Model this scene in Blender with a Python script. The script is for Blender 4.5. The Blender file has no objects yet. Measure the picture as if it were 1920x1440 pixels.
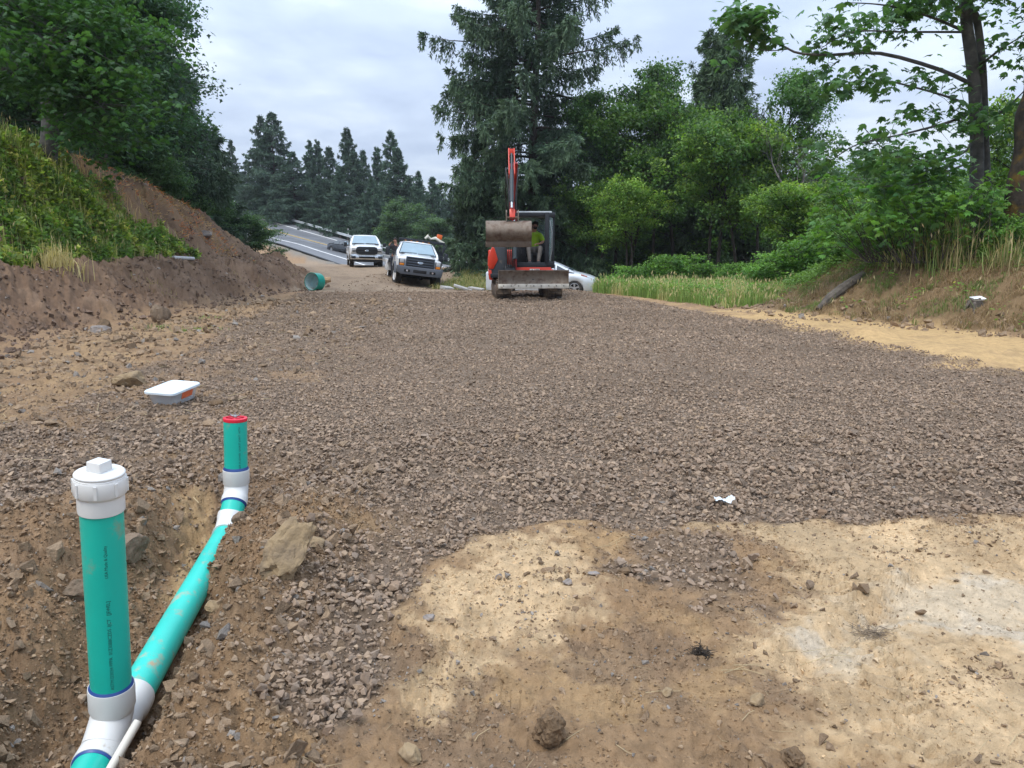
import bpy, bmesh, math, random, os
import numpy as np
from mathutils import Vector, Matrix, Euler
SKIP = set(os.environ.get('SKIP', '').split(','))
rng = np.random.default_rng(11)
random.seed(5)
C = bpy.context.scene.collection
PI = math.pi
R = math.radians
# ------------------------------------------------------------------ camera numbers
CAMH = 1.6; FPX = 1450.0; PITCH = R(10.2)
def P(px, py, Y):
    """world point that is Y metres ahead and seen at photo pixel px,py (used to survey the place)"""
    a = (px-960)/FPX; b = (720-py)/FPX
    dy = math.cos(PITCH)+b*math.sin(PITCH); dz = -math.sin(PITCH)+b*math.cos(PITCH)
    t = Y/dy
    return Vector((a*t, Y, CAMH+dz*t))
def G(px, py, z=0.0):
    a = (px-960)/FPX; b = (720-py)/FPX
    dy = math.cos(PITCH)+b*math.sin(PITCH); dz = -math.sin(PITCH)+b*math.cos(PITCH)
    t = (z-CAMH)/dz
    return (a*t, dy*t)
def PZ(px, py, zc):
    a = (px-960)/FPX*zc; b = (720-py)/FPX*zc
    return Vector((a, zc*math.cos(PITCH)+b*math.sin(PITCH), CAMH-zc*math.sin(PITCH)+b*math.cos(PITCH)))
# ------------------------------------------------------------------ numpy noise
def _h(ix, iy, seed):
    n = (ix.astype(np.int64)*374761393 + iy.astype(np.int64)*668265263 + seed*1442695041) & 0xffffffff
    n = ((n ^ (n >> 13))*1274126177) & 0xffffffff
    return (n ^ (n >> 16)) & 0xffffffff
def noise(x, y, seed=0):
    ix = np.floor(x); iy = np.floor(y); fx = x-ix; fy = y-iy
    u = fx*fx*fx*(fx*(fx*6-15)+10); v = fy*fy*fy*(fy*(fy*6-15)+10)
    def g(ox, oy):
        a = _h(ix+ox, iy+oy, seed)/4294967295.0*2*PI
        return np.cos(a)*(fx-ox)+np.sin(a)*(fy-oy)
    return ((g(0, 0)*(1-u)+g(1, 0)*u)*(1-v)+(g(0, 1)*(1-u)+g(1, 1)*u)*v)*1.5
def fbm(x, y, scale, octs=4, gain=.5, seed=0):
    s = 0; a = 1.0; f = 1.0/scale
    for o in range(octs):
        s = s+a*noise(x*f+o*17.3, y*f-o*9.1, seed+o); a *= gain; f *= 2.03
    return s
def sm(t):
    t = np.clip(t, 0, 1); return t*t*(3-2*t)
def ss(a, b, t): return sm((t-a)/(b-a))
def sdf_poly(x, y, poly):
    """signed distance, positive inside"""
    x = np.asarray(x, float); y = np.asarray(y, float)
    d = np.full(x.shape, 1e9); ins = np.zeros(x.shape, bool); n = len(poly)
    for i in range(n):
        ax, ay = poly[i]; bx, by = poly[(i+1) % n]
        ex, ey = bx-ax, by-ay; wx, wy = x-ax, y-ay
        t = np.clip((wx*ex+wy*ey)/(ex*ex+ey*ey+1e-12), 0, 1)
        d = np.minimum(d, (wx-ex*t)**2+(wy-ey*t)**2)
        c = ((ay <= y) & (by > y)) | ((by <= y) & (ay > y))
        with np.errstate(divide='ignore', invalid='ignore'):
            xi = ax+(y-ay)*(ex)/(ey if ey != 0 else 1e-12)
        ins ^= c & (x < xi)
    d = np.sqrt(d); return np.where(ins, d, -d)
# ------------------------------------------------------------------ object helpers
def tag(o, label=None, cat=None, group=None, kind=None):
    if label: o['label'] = label
    if cat: o['category'] = cat
    if group: o['group'] = group
    if kind: o['kind'] = kind
    return o
def empty(name, loc=(0, 0, 0), rot=(0, 0, 0), label=None, cat=None, group=None):
    o = bpy.data.objects.new(name, None); C.objects.link(o)
    o.location = loc; o.rotation_euler = rot; o.empty_display_size = .2
    return tag(o, label, cat, group)
def mkobj(name, me, mat=None, parent=None):
    o = bpy.data.objects.new(name, me); C.objects.link(o)
    if mat is not None and not me.materials: me.materials.append(mat)
    if parent is not None: o.parent = parent
    return o
def np_mesh(name, V, F, col=None, smooth=False, mat=None, parent=None):
    """V (n,3), F (m,k) uniform polygons, col per-vertex (n,3)"""
    V = np.ascontiguousarray(V, np.float32); F = np.ascontiguousarray(F, np.int32)
    me = bpy.data.meshes.new(name); m, k = F.shape
    me.vertices.add(len(V)); me.vertices.foreach_set('co', V.ravel())
    me.loops.add(m*k); me.loops.foreach_set('vertex_index', F.ravel())
    me.polygons.add(m)
    me.polygons.foreach_set('loop_start', np.arange(0, m*k, k, dtype=np.int32))
    me.polygons.foreach_set('loop_total', np.full(m, k, np.int32))
    me.polygons.foreach_set('use_smooth', np.full(m, smooth))
    me.update(calc_edges=True)
    if col is not None:
        at = me.attributes.new('col', 'FLOAT_COLOR', 'POINT')
        c = np.ones((len(V), 4), np.float32); c[:, :3] = col
        at.data.foreach_set('color', c.ravel())
    return mkobj(name, me, mat, parent)
def inst(T, TF, pos, rot, scl):
    """replicate template T (k,3), faces TF (f,c) at pos (n,3) rot (n,3,3) scl (n,) or (n,3)"""
    n = len(pos); k = len(T)
    scl = np.asarray(scl)
    if scl.ndim == 1: scl = scl[:, None]*np.ones((1, 3))
    V = np.einsum('nij,nkj->nki', rot, T[None]*scl[:, None, :])+pos[:, None, :]
    F = TF[None]+(np.arange(n)*k)[:, None, None]
    return V.reshape(-1, 3), F.reshape(-1, TF.shape[1])
def nrm(v): return v/np.maximum(np.linalg.norm(v, axis=-1, keepdims=True), 1e-9)
def frames(d, up):
    """rotation with local y along d and z near up"""
    d = nrm(d); x = nrm(np.cross(d, up)); z = np.cross(x, d)
    return np.stack([x, d, z], axis=-1)
def rand_rot(n, g=rng):
    q = nrm(g.normal(size=(n, 4))); w, x, y, z = q.T
    return np.stack([np.stack([1-2*(y*y+z*z), 2*(x*y-z*w), 2*(x*z+y*w)], -1),
                     np.stack([2*(x*y+z*w), 1-2*(x*x+z*z), 2*(y*z-x*w)], -1),
                     np.stack([2*(x*z-y*w), 2*(y*z+x*w), 1-2*(x*x+y*y)], -1)], -2)
class MB:
    def __init__(s): s.v = []; s.f = []
    def add(s, vs, fs):
        b = len(s.v); s.v += [Vector(v) for v in vs]; s.f += [tuple(b+i for i in f) for f in fs]; return s
    def box(s, c, d, rot=None):
        c = Vector(c); hx, hy, hz = d[0]/2, d[1]/2, d[2]/2
        vs = [Vector((x, y, z)) for x in (-hx, hx) for y in (-hy, hy) for z in (-hz, hz)]
        if rot is not None:
            m = Euler(rot).to_matrix(); vs = [m@v for v in vs]
        return s.add([v+c for v in vs], [(0, 1, 3, 2), (4, 6, 7, 5), (0, 4, 5, 1), (2, 3, 7, 6), (0, 2, 6, 4), (1, 5, 7, 3)])
    def tube(s, pts, rad, n=10, cap=True, squash=None):
        pts = [Vector(p) for p in pts]; m = len(pts)
        if not hasattr(rad, '__len__'): rad = [rad]*m
        b = len(s.v); ref = None
        for i, p in enumerate(pts):
            if i == 0: t = pts[1]-p
            elif i == m-1: t = p-pts[i-1]
            else: t = (pts[i+1]-p).normalized()+(p-pts[i-1]).normalized()
            t.normalize()
            if ref is None: ref = Vector((0, 0, 1)) if abs(t.z) < .9 else Vector((1, 0, 0))
            u = t.cross(ref).normalized(); w = u.cross(t).normalized(); ref = w
            for k in range(n):
                a = 2*PI*k/n; s.v.append(p+(u*math.cos(a)+w*math.sin(a))*rad[i])
        for i in range(m-1):
            for k in range(n):
                s.f.append((b+i*n+k, b+i*n+(k+1) % n, b+(i+1)*n+(k+1) % n, b+(i+1)*n+k))
        if cap:
            s.f.append(tuple(b+k for k in reversed(range(n)))); s.f.append(tuple(b+(m-1)*n+k for k in range(n)))
        return s
    def cyl(s, p0, p1, r0, r1=None, n=16): return s.tube([p0, p1], [r0, r0 if r1 is None else r1], n)
    def ring(s, c, ax, prof, n=24, cap=True):
        """closed lathe: prof list of (radius, along-axis) around axis ax at c"""
        c = Vector(c); ax = Vector(ax).normalized()
        r = Vector((0, 0, 1)) if abs(ax.z) < .9 else Vector((1, 0, 0))
        u = ax.cross(r).normalized(); w = ax.cross(u); b = len(s.v); m = len(prof)
        for (rr, h) in prof:
            for k in range(n):
                a = 2*PI*k/n; s.v.append(c+ax*h+(u*math.cos(a)+w*math.sin(a))*rr)
        for i in range(m-1):
            for k in range(n): s.f.append((b+i*n+k, b+i*n+(k+1) % n, b+(i+1)*n+(k+1) % n, b+(i+1)*n+k))
        if cap and prof[0] != prof[-1]:
            if prof[0][0] > 1e-5: s.f.append(tuple(b+k for k in reversed(range(n))))
            if prof[-1][0] > 1e-5: s.f.append(tuple(b+(m-1)*n+k for k in range(n)))
        return s
    def prism(s, poly, x0, x1, ax='x', taper=None):
        """poly of 2D pts (y,z) for ax x; (x,z) for y; (x,y) for z"""
        def mk(p, t):
            return {'x': (t, p[0], p[1]), 'y': (p[0], t, p[1]), 'z': (p[0], p[1], t)}[ax]
        n = len(poly); b = len(s.v)
        s.v += [Vector(mk(p, x0)) for p in poly]+[Vector(mk(p, x1)) for p in poly]
        s.f.append(tuple(b+i for i in range(n))); s.f.append(tuple(b+n+i for i in reversed(range(n))))
        for i in range(n): s.f.append((b+i, b+n+i, b+n+(i+1) % n, b+(i+1) % n))
        return s
    def loft(s, rows, mirror=True, caps=True):
        if mirror: rows = [list(r)+[(-x, y, z) for (x, y, z) in reversed(r) if abs(x) > 1e-6] for r in rows]
        b = len(s.v); n = len(rows[0])
        for r in rows: s.v += [Vector(p) for p in r]
        for i in range(len(rows)-1):
            for k in range(n-1): s.f.append((b+i*n+k, b+i*n+k+1, b+(i+1)*n+k+1, b+(i+1)*n+k))
        if caps:
            s.f.append(tuple(b+k for k in range(n))); s.f.append(tuple(b+(len(rows)-1)*n+k for k in reversed(range(n))))
        return s
    def ball(s, c, r, nu=12, nv=8, sc=(1, 1, 1)):
        c = Vector(c); prof = []
        b = len(s.v)
        for j in range(1, nv):
            t = PI*j/nv
            for k in range(nu):
                a = 2*PI*k/nu
                s.v.append(c+Vector((math.sin(t)*math.cos(a)*r*sc[0], math.sin(t)*math.sin(a)*r*sc[1], math.cos(t)*r*sc[2])))
        top = len(s.v); s.v.append(c+Vector((0, 0, r*sc[2]))); s.v.append(c-Vector((0, 0, r*sc[2])))
        for j in range(nv-2):
            for k in range(nu): s.f.append((b+j*nu+k, b+(j+1)*nu+k, b+(j+1)*nu+(k+1) % nu, b+j*nu+(k+1) % nu))
        for k in range(nu):
            s.f.append((top, b+k, b+(k+1) % nu)); s.f.append((top+1, b+(nv-2)*nu+(k+1) % nu, b+(nv-2)*nu+k))
        return s
    def build(s, name, mat, parent=None, bevel=0, seg=2, smooth=35, fn=None):
        me = bpy.data.meshes.new(name); me.from_pydata([tuple(v) for v in s.v], [], s.f)
        bm = bmesh.new(); bm.from_mesh(me)
        bmesh.ops.recalc_face_normals(bm, faces=bm.faces)
        if bevel:
            es = [e for e in bm.edges if len(e.link_faces) == 2 and e.calc_face_angle(0) > R(28)]
            if es: bmesh.ops.bevel(bm, geom=es, offset=bevel, segments=seg, affect='EDGES', profile=.5, clamp_overlap=True)
        if fn: fn(bm)
        bm.to_mesh(me); bm.free()
        if smooth:
            me.polygons.foreach_set('use_smooth', [True]*len(me.polygons)); me.set_sharp_from_angle(angle=R(smooth))
        return mkobj(name, me, mat, parent)
# ------------------------------------------------------------------ materials
def newmat(name):
    m = bpy.data.materials.new(name); m.use_nodes = True; nt = m.node_tree; nt.nodes.clear()
    out = nt.nodes.new('ShaderNodeOutputMaterial'); b = nt.nodes.new('ShaderNodeBsdfPrincipled')
    nt.links.new(b.outputs[0], out.inputs[0]); return m, nt, b, out
def N(nt, typ, **kw):
    n = nt.nodes.new(typ)
    for k, v in kw.items():
        if k in n.inputs: n.inputs[k].default_value = v
        else: setattr(n, k, v)
    return n
def mixc(nt, fac, a, b, mode='MIX'):
    n = nt.nodes.new('ShaderNodeMix'); n.data_type = 'RGBA'; n.blend_type = mode
    for i, v in ((0, fac), (6, a), (7, b)):
        if hasattr(v, 'is_linked') or hasattr(v, 'links'): nt.links.new(v, n.inputs[i])
        else: n.inputs[i].default_value = v if not (isinstance(v, tuple) and len(v) == 3) else v+(1,)
    return n.outputs[2]
def ramp(nt, src, stops):
    n = nt.nodes.new('ShaderNodeValToRGB'); e = n.color_ramp.elements
    while len(e) < len(stops): e.new(.5)
    for i, (p, c) in enumerate(stops):
        e[i].position = p; e[i].color = (c, c, c, 1) if not isinstance(c, tuple) else c+(1,)
    nt.links.new(src, n.inputs[0]); return n.outputs[0]
def mat(name, col, rough=.5, metal=0, var=.12, vscale=6, dirt=None, dirt_amt=.5, dscale=3, bump=0, bscale=60, coat=0, trans=0, ior=1.45, alpha=1, sss=0):
    m, nt, b, out = newmat(name)
    tc = N(nt, 'ShaderNodeTexCoord'); mp = tc.outputs['Object']
    n1 = N(nt, 'ShaderNodeTexNoise', Scale=vscale, Detail=6); nt.links.new(mp, n1.inputs[0])
    f = ramp(nt, n1.outputs[0], [(.3, 1-var), (.7, 1+var)])
    c = mixc(nt, 1.0, col, f, 'MULTIPLY')
    if dirt:
        n2 = N(nt, 'ShaderNodeTexNoise', Scale=dscale, Detail=8, Roughness=.65); nt.links.new(mp, n2.inputs[0])
        ff = ramp(nt, n2.outputs[0], [(.62-.3*dirt_amt, 0.0), (.72-.12*dirt_amt, 1.0)])
        c = mixc(nt, ff, c, dirt)
        rr = ramp(nt, ff, [(0, rough), (1, .9)]); nt.links.new(rr, b.inputs['Roughness'])
    else: b.inputs['Roughness'].default_value = rough
    nt.links.new(c, b.inputs['Base Color']); b.inputs['Metallic'].default_value = metal
    b.inputs['Coat Weight'].default_value = coat; b.inputs['Transmission Weight'].default_value = trans
    b.inputs['IOR'].default_value = ior; b.inputs['Alpha'].default_value = alpha
    if bump:
        n3 = N(nt, 'ShaderNodeTexNoise', Scale=bscale, Detail=4); nt.links.new(mp, n3.inputs[0])
        bp = N(nt, 'ShaderNodeBump', Strength=bump, Distance=.02); nt.links.new(n3.outputs[0], bp.inputs['Height'])
        nt.links.new(bp.outputs[0], b.inputs['Normal'])
    return m
def leafmat(name, tint=(1, 1, 1), trans=.42, rough=.5):
    m, nt, b, out = newmat(name)
    at = N(nt, 'ShaderNodeAttribute', attribute_name='col')
    oi = N(nt, 'ShaderNodeObjectInfo')
    hs = N(nt, 'ShaderNodeHueSaturation'); nt.links.new(at.outputs[0], hs.inputs['Color'])
    v = N(nt, 'ShaderNodeMapRange'); nt.links.new(oi.outputs['Random'], v.inputs[0]); v.inputs[3].default_value = 1.45; v.inputs[4].default_value = 2.1
    nt.links.new(v.outputs[0], hs.inputs['Value'])
    c = mixc(nt, 1.0, hs.outputs[0], tint, 'MULTIPLY')
    nt.links.new(c, b.inputs['Base Color']); b.inputs['Roughness'].default_value = rough
    b.inputs['Specular IOR Level'].default_value = .35
    tr = N(nt, 'ShaderNodeBsdfTranslucent'); c2 = mixc(nt, 1.0, c, (1.25, 1.35, .6), 'MULTIPLY'); nt.links.new(c2, tr.inputs[0])
    mx = N(nt, 'ShaderNodeMixShader'); mx.inputs[0].default_value = trans
    nt.links.new(b.outputs[0], mx.inputs[1]); nt.links.new(tr.outputs[0], mx.inputs[2]); nt.links.new(mx.outputs[0], out.inputs[0])
    return m
def attrmat(name, rough=.9, nscale=40, namt=.25, bump=.4, bscale=80, bdist=.01, spec=.3):
    m, nt, b, out = newmat(name)
    at = N(nt, 'ShaderNodeAttribute', attribute_name='col'); tc = N(nt, 'ShaderNodeTexCoord')
    n1 = N(nt, 'ShaderNodeTexNoise', Scale=nscale, Detail=6, Roughness=.7); nt.links.new(tc.outputs['Object'], n1.inputs[0])
    f = ramp(nt, n1.outputs[0], [(.3, 1-namt), (.7, 1+namt)])
    c = mixc(nt, 1.0, at.outputs[0], f, 'MULTIPLY'); nt.links.new(c, b.inputs['Base Color'])
    b.inputs['Roughness'].default_value = rough; b.inputs['Specular IOR Level'].default_value = spec
    n3 = N(nt, 'ShaderNodeTexNoise', Scale=bscale, Detail=5, Roughness=.7); nt.links.new(tc.outputs['Object'], n3.inputs[0])
    bp = N(nt, 'ShaderNodeBump', Strength=bump, Distance=bdist); nt.links.new(n3.outputs[0], bp.inputs['Height'])
    nt.links.new(bp.outputs[0], b.inputs['Normal'])
    return m
# ================================================================== TERRAIN
# --- pipe run surveyed first: the trench follows it
PA = PZ(214, 1372, 3.06)      # centre of the near wye
PF = PZ(425, 1000, 4.86)       # centre of the pipe where the far riser turns up
PDIR = (PF-PA).normalized()
PE = PA-PDIR*1.6              # near end, below the frame
# --- highway ribbon : px, near line py, far line py, depth of near line
ROADK = [(1250, 600, 562, 50), (1000, 572, 534, 60), (838, 540, 503, 68), (715, 507, 477, 76), (647, 486, 456, 80), (600, 471.5, 442.8, 84), (560, 458.6, 431, 88), (520, 449, 420, 92), (450, 431, 398, 100), (380, 410, 374, 110), (250, 372, 334, 128), (60, 330, 292, 155)]
RN = [P(a, b, d) for a, b, c, d in ROADK]; RF = [P(a, c, d+8) for a, b, c, d in ROADK]
# make the far line sit a real road width (7.6 m) across from the near one
for i in range(len(RN)):
    j0, j1 = max(0, i-1), min(len(RN)-1, i+1)
    t = (RN[j1]-RN[j0]); t.z = 0; t.normalize(); n = Vector((t.y, -t.x, 0))
    if n.y < 0: n = -n
    q = RN[i]+n*7.6
    qx = 960+FPX*q.x/(q.y*math.cos(PITCH)-(RN[i].z+.8-CAMH)*math.sin(PITCH))
    kx = sorted((a_, c_) for a_, b_, c_, d_ in ROADK); py = float(np.interp(qx, [k_[0] for k_ in kx], [k_[1] for k_ in kx]))
    # height of far line from its own sight line
    a = 720-py; kk = (-math.sin(PITCH)+a/FPX*math.cos(PITCH))/(math.cos(PITCH)+a/FPX*math.sin(PITCH))
    RF[i] = Vector((q.x, q.y, CAMH+kk*q.y))
rn = np.array(RN); rf = np.array(RF)
def densify(A, n=12):
    t = np.linspace(0, len(A)-1, (len(A)-1)*n+1); o = []
    for c in range(3):
        # catmull-rom
        i = np.clip(t.astype(int), 0, len(A)-2); u = t-i
        p0 = A[np.clip(i-1, 0, len(A)-1), c]; p1 = A[i, c]; p2 = A[i+1, c]; p3 = A[np.clip(i+2, 0, len(A)-1), c]
        o.append(.5*((2*p1)+(-p0+p2)*u+(2*p0-5*p1+4*p2-p3)*u*u+(-p0+3*p1-3*p2+p3)*u**3))
    return np.stack(o, -1)
rnD = densify(rn); rfD = densify(rf)
def road_at(x, y):
    """returns lateral coordinate (0 near line, 1 far line), height, plan distance in m from the carriageway"""
    shp = x.shape; x = x.ravel(); y = y.ravel()
    best = np.full(x.shape, 1e18); lat = np.zeros(x.shape); z = np.zeros(x.shape)
    for i in range(0, len(rnD)-1, 2):
        j = min(i+2, len(rnD)-1)
        ax, ay, az = (rnD[i]+rfD[i])/2; bx, by, bz = (rnD[j]+rfD[j])/2
        ex, ey = bx-ax, by-ay
        t = np.clip(((x-ax)*ex+(y-ay)*ey)/(ex*ex+ey*ey), 0, 1)
        dx = x-ax-ex*t; dy = y-ay-ey*t; d = dx*dx+dy*dy
        w = rfD[i][:2]-rnD[i][:2]; wl = np.hypot(*w)
        l = (dx*w[0]+dy*w[1])/wl/wl+.5
        bank = (rfD[i][2]-rnD[i][2])*(1-t)+(rfD[j][2]-rnD[j][2])*t
        zz = az+(bz-az)*t+bank*(np.clip(l, -.4, 1.4)-.5)
        k = d < best; best[k] = d[k]; lat[k] = l[k]; z[k] = zz[k]
    return lat.reshape(shp), z.reshape(shp), np.maximum(0, np.abs(lat-.5)-.5).reshape(shp)*7.6, np.sqrt(best).reshape(shp)
def toe_l(y):
    return np.interp(y, [-5, 5, 9, 13, 18, 25, 33, 42, 50, 60], [-5.6, -5.9, -6.9, -8.5, -7.9, -8.0, -8.3, -10.6, -14, -20])
def crest_h(y):
    return np.interp(y, [-10, 17, 20.5, 24.5, 28, 33, 37, 41, 46, 52, 60], [4.0, 4.05, 4.15, 4.15, 3.8, 3.25, 2.6, 1.85, .9, .15, 0])
def toe_r(y):
    return np.interp(y, [-5, 5, 12.9, 18.0, 20, 22, 25, 30], [19, 14.3, 9.4, 6.25, 6.2, 6.8, 9.4, 16])
BASE_Y = [-50, 0, 8, 16, 21, 24.5, 26.5, 29, 34, 40, 48, 60, 75]
BASE_Z = [0, 0, .0, .02, .04, .04, .0, -.18, -.22, -.02, .27, .2, -.4]
def mounds(x, y):
    z = 0
    for px, py, s, h in ((1480, 612, .6, .13), (1632, 634, .45, .16), (1720, 660, .6, .13), (1790, 676, .5, .12), (1050, 549, .8, .10), (985, 551, .5, .07)):
        cx, cy = G(px, py); z = z+h*np.exp(-((x-cx)**2/(s*s)+(y-cy)**2/(s*s*1.6)))
    return z
def line_coord(x, y, A, B):
    ex, ey = B[0]-A[0], B[1]-A[1]; L = math.hypot(ex, ey); ex /= L; ey /= L
    return (x-A[0])*ex+(y-A[1])*ey, (x-A[0])*ey-(y-A[1])*ex     # along, right-hand lateral
def hbase(x, y):
    x = np.asarray(x, float); y = np.asarray(y, float)
    z = np.interp(y, BASE_Y, BASE_Z)
    # slight fall to the right beyond the pad, where the forest stands
    z = z-ss(26, 33, y)*ss(-1.5, 1.5, x)*.30-ss(30, 40, y)*ss(0, 12, x)*.3
    z = z-.126*np.clip(x+4.25, -1.3, 1.6)*ss(31.5, 33.5, y)*(1-ss(39, 42, y))*ss(-9, -6.5, x)*(1-ss(-2, 0, x))
    # left bank: berm of fresh spoil, then the slope
    wob = fbm(x, y, 2.6, 3, .5, 31)*.35
    u = toe_l(y)-x+wob
    H = crest_h(y); B = np.minimum(1.08, H*.45)
    notch = .12*fbm(y, y*0+3, 1.3, 2, .5, 8)
    zl = (B+notch)*sm(u/2.0)-.14*B*sm((u-2.0)/.7)+(H-B*.9)*sm((u-2.2)/2.9)**.85+np.maximum(0, u-6.5)*.05
    zl = np.where(u > 0, zl, 0)
    zl = zl*(1-ss(52, 62, y))
    # left strip of flat before the toe is a little hummocky
    z = z+zl
    w = x-toe_r(y)+fbm(x, y, 1.8, 3, .5, 77)*.3
    hr = (1.0+.07*(x-8))*(1-ss(21, 27, y)*.8)
    z = z+np.where(w > 0, hr*sm(w/3.3)**1.0, 0)
    # pad edge piles
    z = z+mounds(x, y)
    # road corridor
    far = y > 44
    if np.any(far):
        xf, yf = x[far] if x.ndim else x, y[far] if y.ndim else y
        lat, zr, dd, dc = road_at(xf, yf)
        wt = 1-ss(1.2, np.where(lat < .5, 16.0, 9.0), dd)
        base = z[far]
        base = np.where(lat > 1, np.minimum(base, zr)-1.5*ss(2, 10, dd)-.02*np.maximum(0, dd-10), base)
        nearw = 1-ss(1.2, 13.0, dd)
        out = np.where(lat > .5, base+(zr-base)*(1-ss(1.5, 8.0, dd)), base+(zr-base)*nearw)
        # beyond the road the woods stand on ground that rises with the road
        rise = np.where(lat > 1, np.maximum(zr-2.2-.06*dd, -5), out)
        out = np.where(lat > 1, rise+(zr-rise)*(1-ss(1.5, 8.0, dd)), out)
        k = ss(44, 50, yf); z[far] = base*0+(z[far]*(1-k)+out*k)-.06*(dd < 3)
    # trench with the pipe
    s, l = line_coord(x, y, PA, PF); L = (PF-PA).length
    al = ss(-3.0, -2.2, s)*(1-ss(L+.1, L+.9, s))
    along = np.clip(s/L, -1, 1.2)
    zbot = PA.z+(PF.z-PA.z)*along-.13+.03*fbm(x, y, .3, 2, .5, 4)
    wl = .42+.12*fbm(s, s*0, .7, 2, .5, 5); wr = .27+.08*fbm(s, s*0+9, .6, 2, .5, 6)
    prof_r = ss(.10, .10+wr, l); prof_l = ss(.22, .22+wl, -l)
    pr = np.maximum(prof_r, prof_l)
    # rubble half covering the pipe on its right side, mid-run
    cov = np.exp(-((s-1.50)/.36)**4)*np.exp(-((l-.13)/.13)**2)*.27
    z = z*(1-al)+(zbot+(z-zbot)*pr+cov)*al
    # spoil lip on the right of the trench carrying the boulder, scooped bowl at the left edge
    z = z+.15*np.exp(-((s-1.25)/.75)**2)*np.exp(-((l-.62)/.26)**2)
    z = z+.11*np.exp(-((s-.0)/.95)**2)*np.exp(-((l-.50)/.15)**2)
    gx, gy = G(60, 1010); z = z+.15*np.exp(-(((x-gx)/.5)**2+((y-gy)/.3)**2))
    gx, gy = G(20, 1160); z = z-.27*np.exp(-(((x-gx)/.32)**2+((y-gy)/.3)**2))
    return z
padpoly = [G(a, b) for a, b in ((650, 520), (560, 552), (500, 585), (420, 612), (395, 640), (330, 672), (255, 690), (160, 745), (60, 790), (-300, 850), (-500, 960), (0, 965), (120, 935), (250, 930), (330, 900), (400, 905), (440, 960), (520, 960), (620, 985), (560, 1080), (500, 1130), (480, 1200), (455, 1290), (520, 1350), (620, 1400), (690, 1330), (725, 1200), (755, 1105), (830, 1050), (900, 1010), (1040, 985), (1200, 1000), (1300, 985), (1500, 978), (1920, 965), (2300, 960), (2700, 900), (2500, 770), (1925, 700), (1700, 668), (1560, 626), (1380, 598), (1200, 567), (1100, 548))]
padpoly[0] = (-7.4, 50); padpoly = padpoly+[(2.6, 28), (2.2, 31), (-1, 36), (-3.2, 44), (-4.0, 60), (-12, 60)]
patch2 = [G(a, b) for a, b in ((1230, 1000), (1370, 1010), (1480, 1060), (1440, 1130), (1320, 1150), (1230, 1120), (1150, 1060))]
claypoly = [G(a, b) for a, b in ((1545, 1215), (1600, 1150), (1720, 1095), (1860, 1085), (2050, 1095), (2100, 1200), (1920, 1230), (1830, 1185), (1700, 1200), (1600, 1260))]
sandpoly1 = [G(a, b) for a, b in ((960, 1000), (1040, 1010), (1130, 1060), (1110, 1150), (1050, 1200), (950, 1240), (830, 1330), (770, 1310), (790, 1200), (770, 1110), (850, 1050))]
sandpoly2 = [G(a, b) for a, b in ((1290, 985), (1700, 975), (1950, 972), (2500, 965), (2600, 1500), (1700, 1500), (1500, 1400), (1420, 1250), (1480, 1150), (1490, 1060), (1400, 1010))]
tanpolyr = [G(a, b) for a, b in ((1370, 586), (1560, 585), (1700, 600), (1930, 640), (2400, 700), (2500, 770), (1925, 705), (1700, 672), (1560, 630), (1390, 602))]
tanpolyl = [G(a, b) for a, b in ((560, 556), (490, 566), (330, 600), (150, 640), (0, 680), (-200, 720), (-200, 860), (60, 790), (160, 745), (255, 690), (330, 672), (395, 640), (420, 612), (500, 585))]
siltpoly = [G(a, b, -.15) for a, b in ((320, 950), (395, 935), (400, 985), (385, 1060), (300, 1080), (330, 1010))]
def wsdf(x, y, poly, amp, sc, seed):
    return sdf_poly(x, y, poly)+amp*fbm(x, y, sc, 4, .55, seed)
def gravel_mask(x, y):
    r = np.hypot(x, y)
    m = ss(-.05, .05, wsdf(x, y, padpoly, .09, .5, 60)/np.maximum(1, r/6))
    p = ss(-.05, .15, wsdf(x, y, patch2, .25, .35, 61))*.75
    m = np.maximum(m, p)
    # soil showing through on the left, around and beyond the trench
    s, l = line_coord(x, y, PA, PF)
    leftness = ss(-.2, -1.6, -l*0+(x+2.2-.35*(y-4)*0)) if False else ss(-1.3, -2.6, x+.0*y)*(1-ss(9, 15, y))
    thin = leftness*ss(-.05, .4, fbm(x, y, .9, 4, .55, 62))*.5
    m = m*(1-thin)
    # rough soil island round the boulder
    bx, by = G(640, 1000); m = m*(1-.7*np.exp(-(((x-bx)/.45)**2+((y-by)/.35)**2)))
    gx, gy = G(450, 1250); m = m*(1-.9*np.exp(-(((x-gx)/.13)**2+((y-gy)/.5)**2)))
    return m
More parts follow.
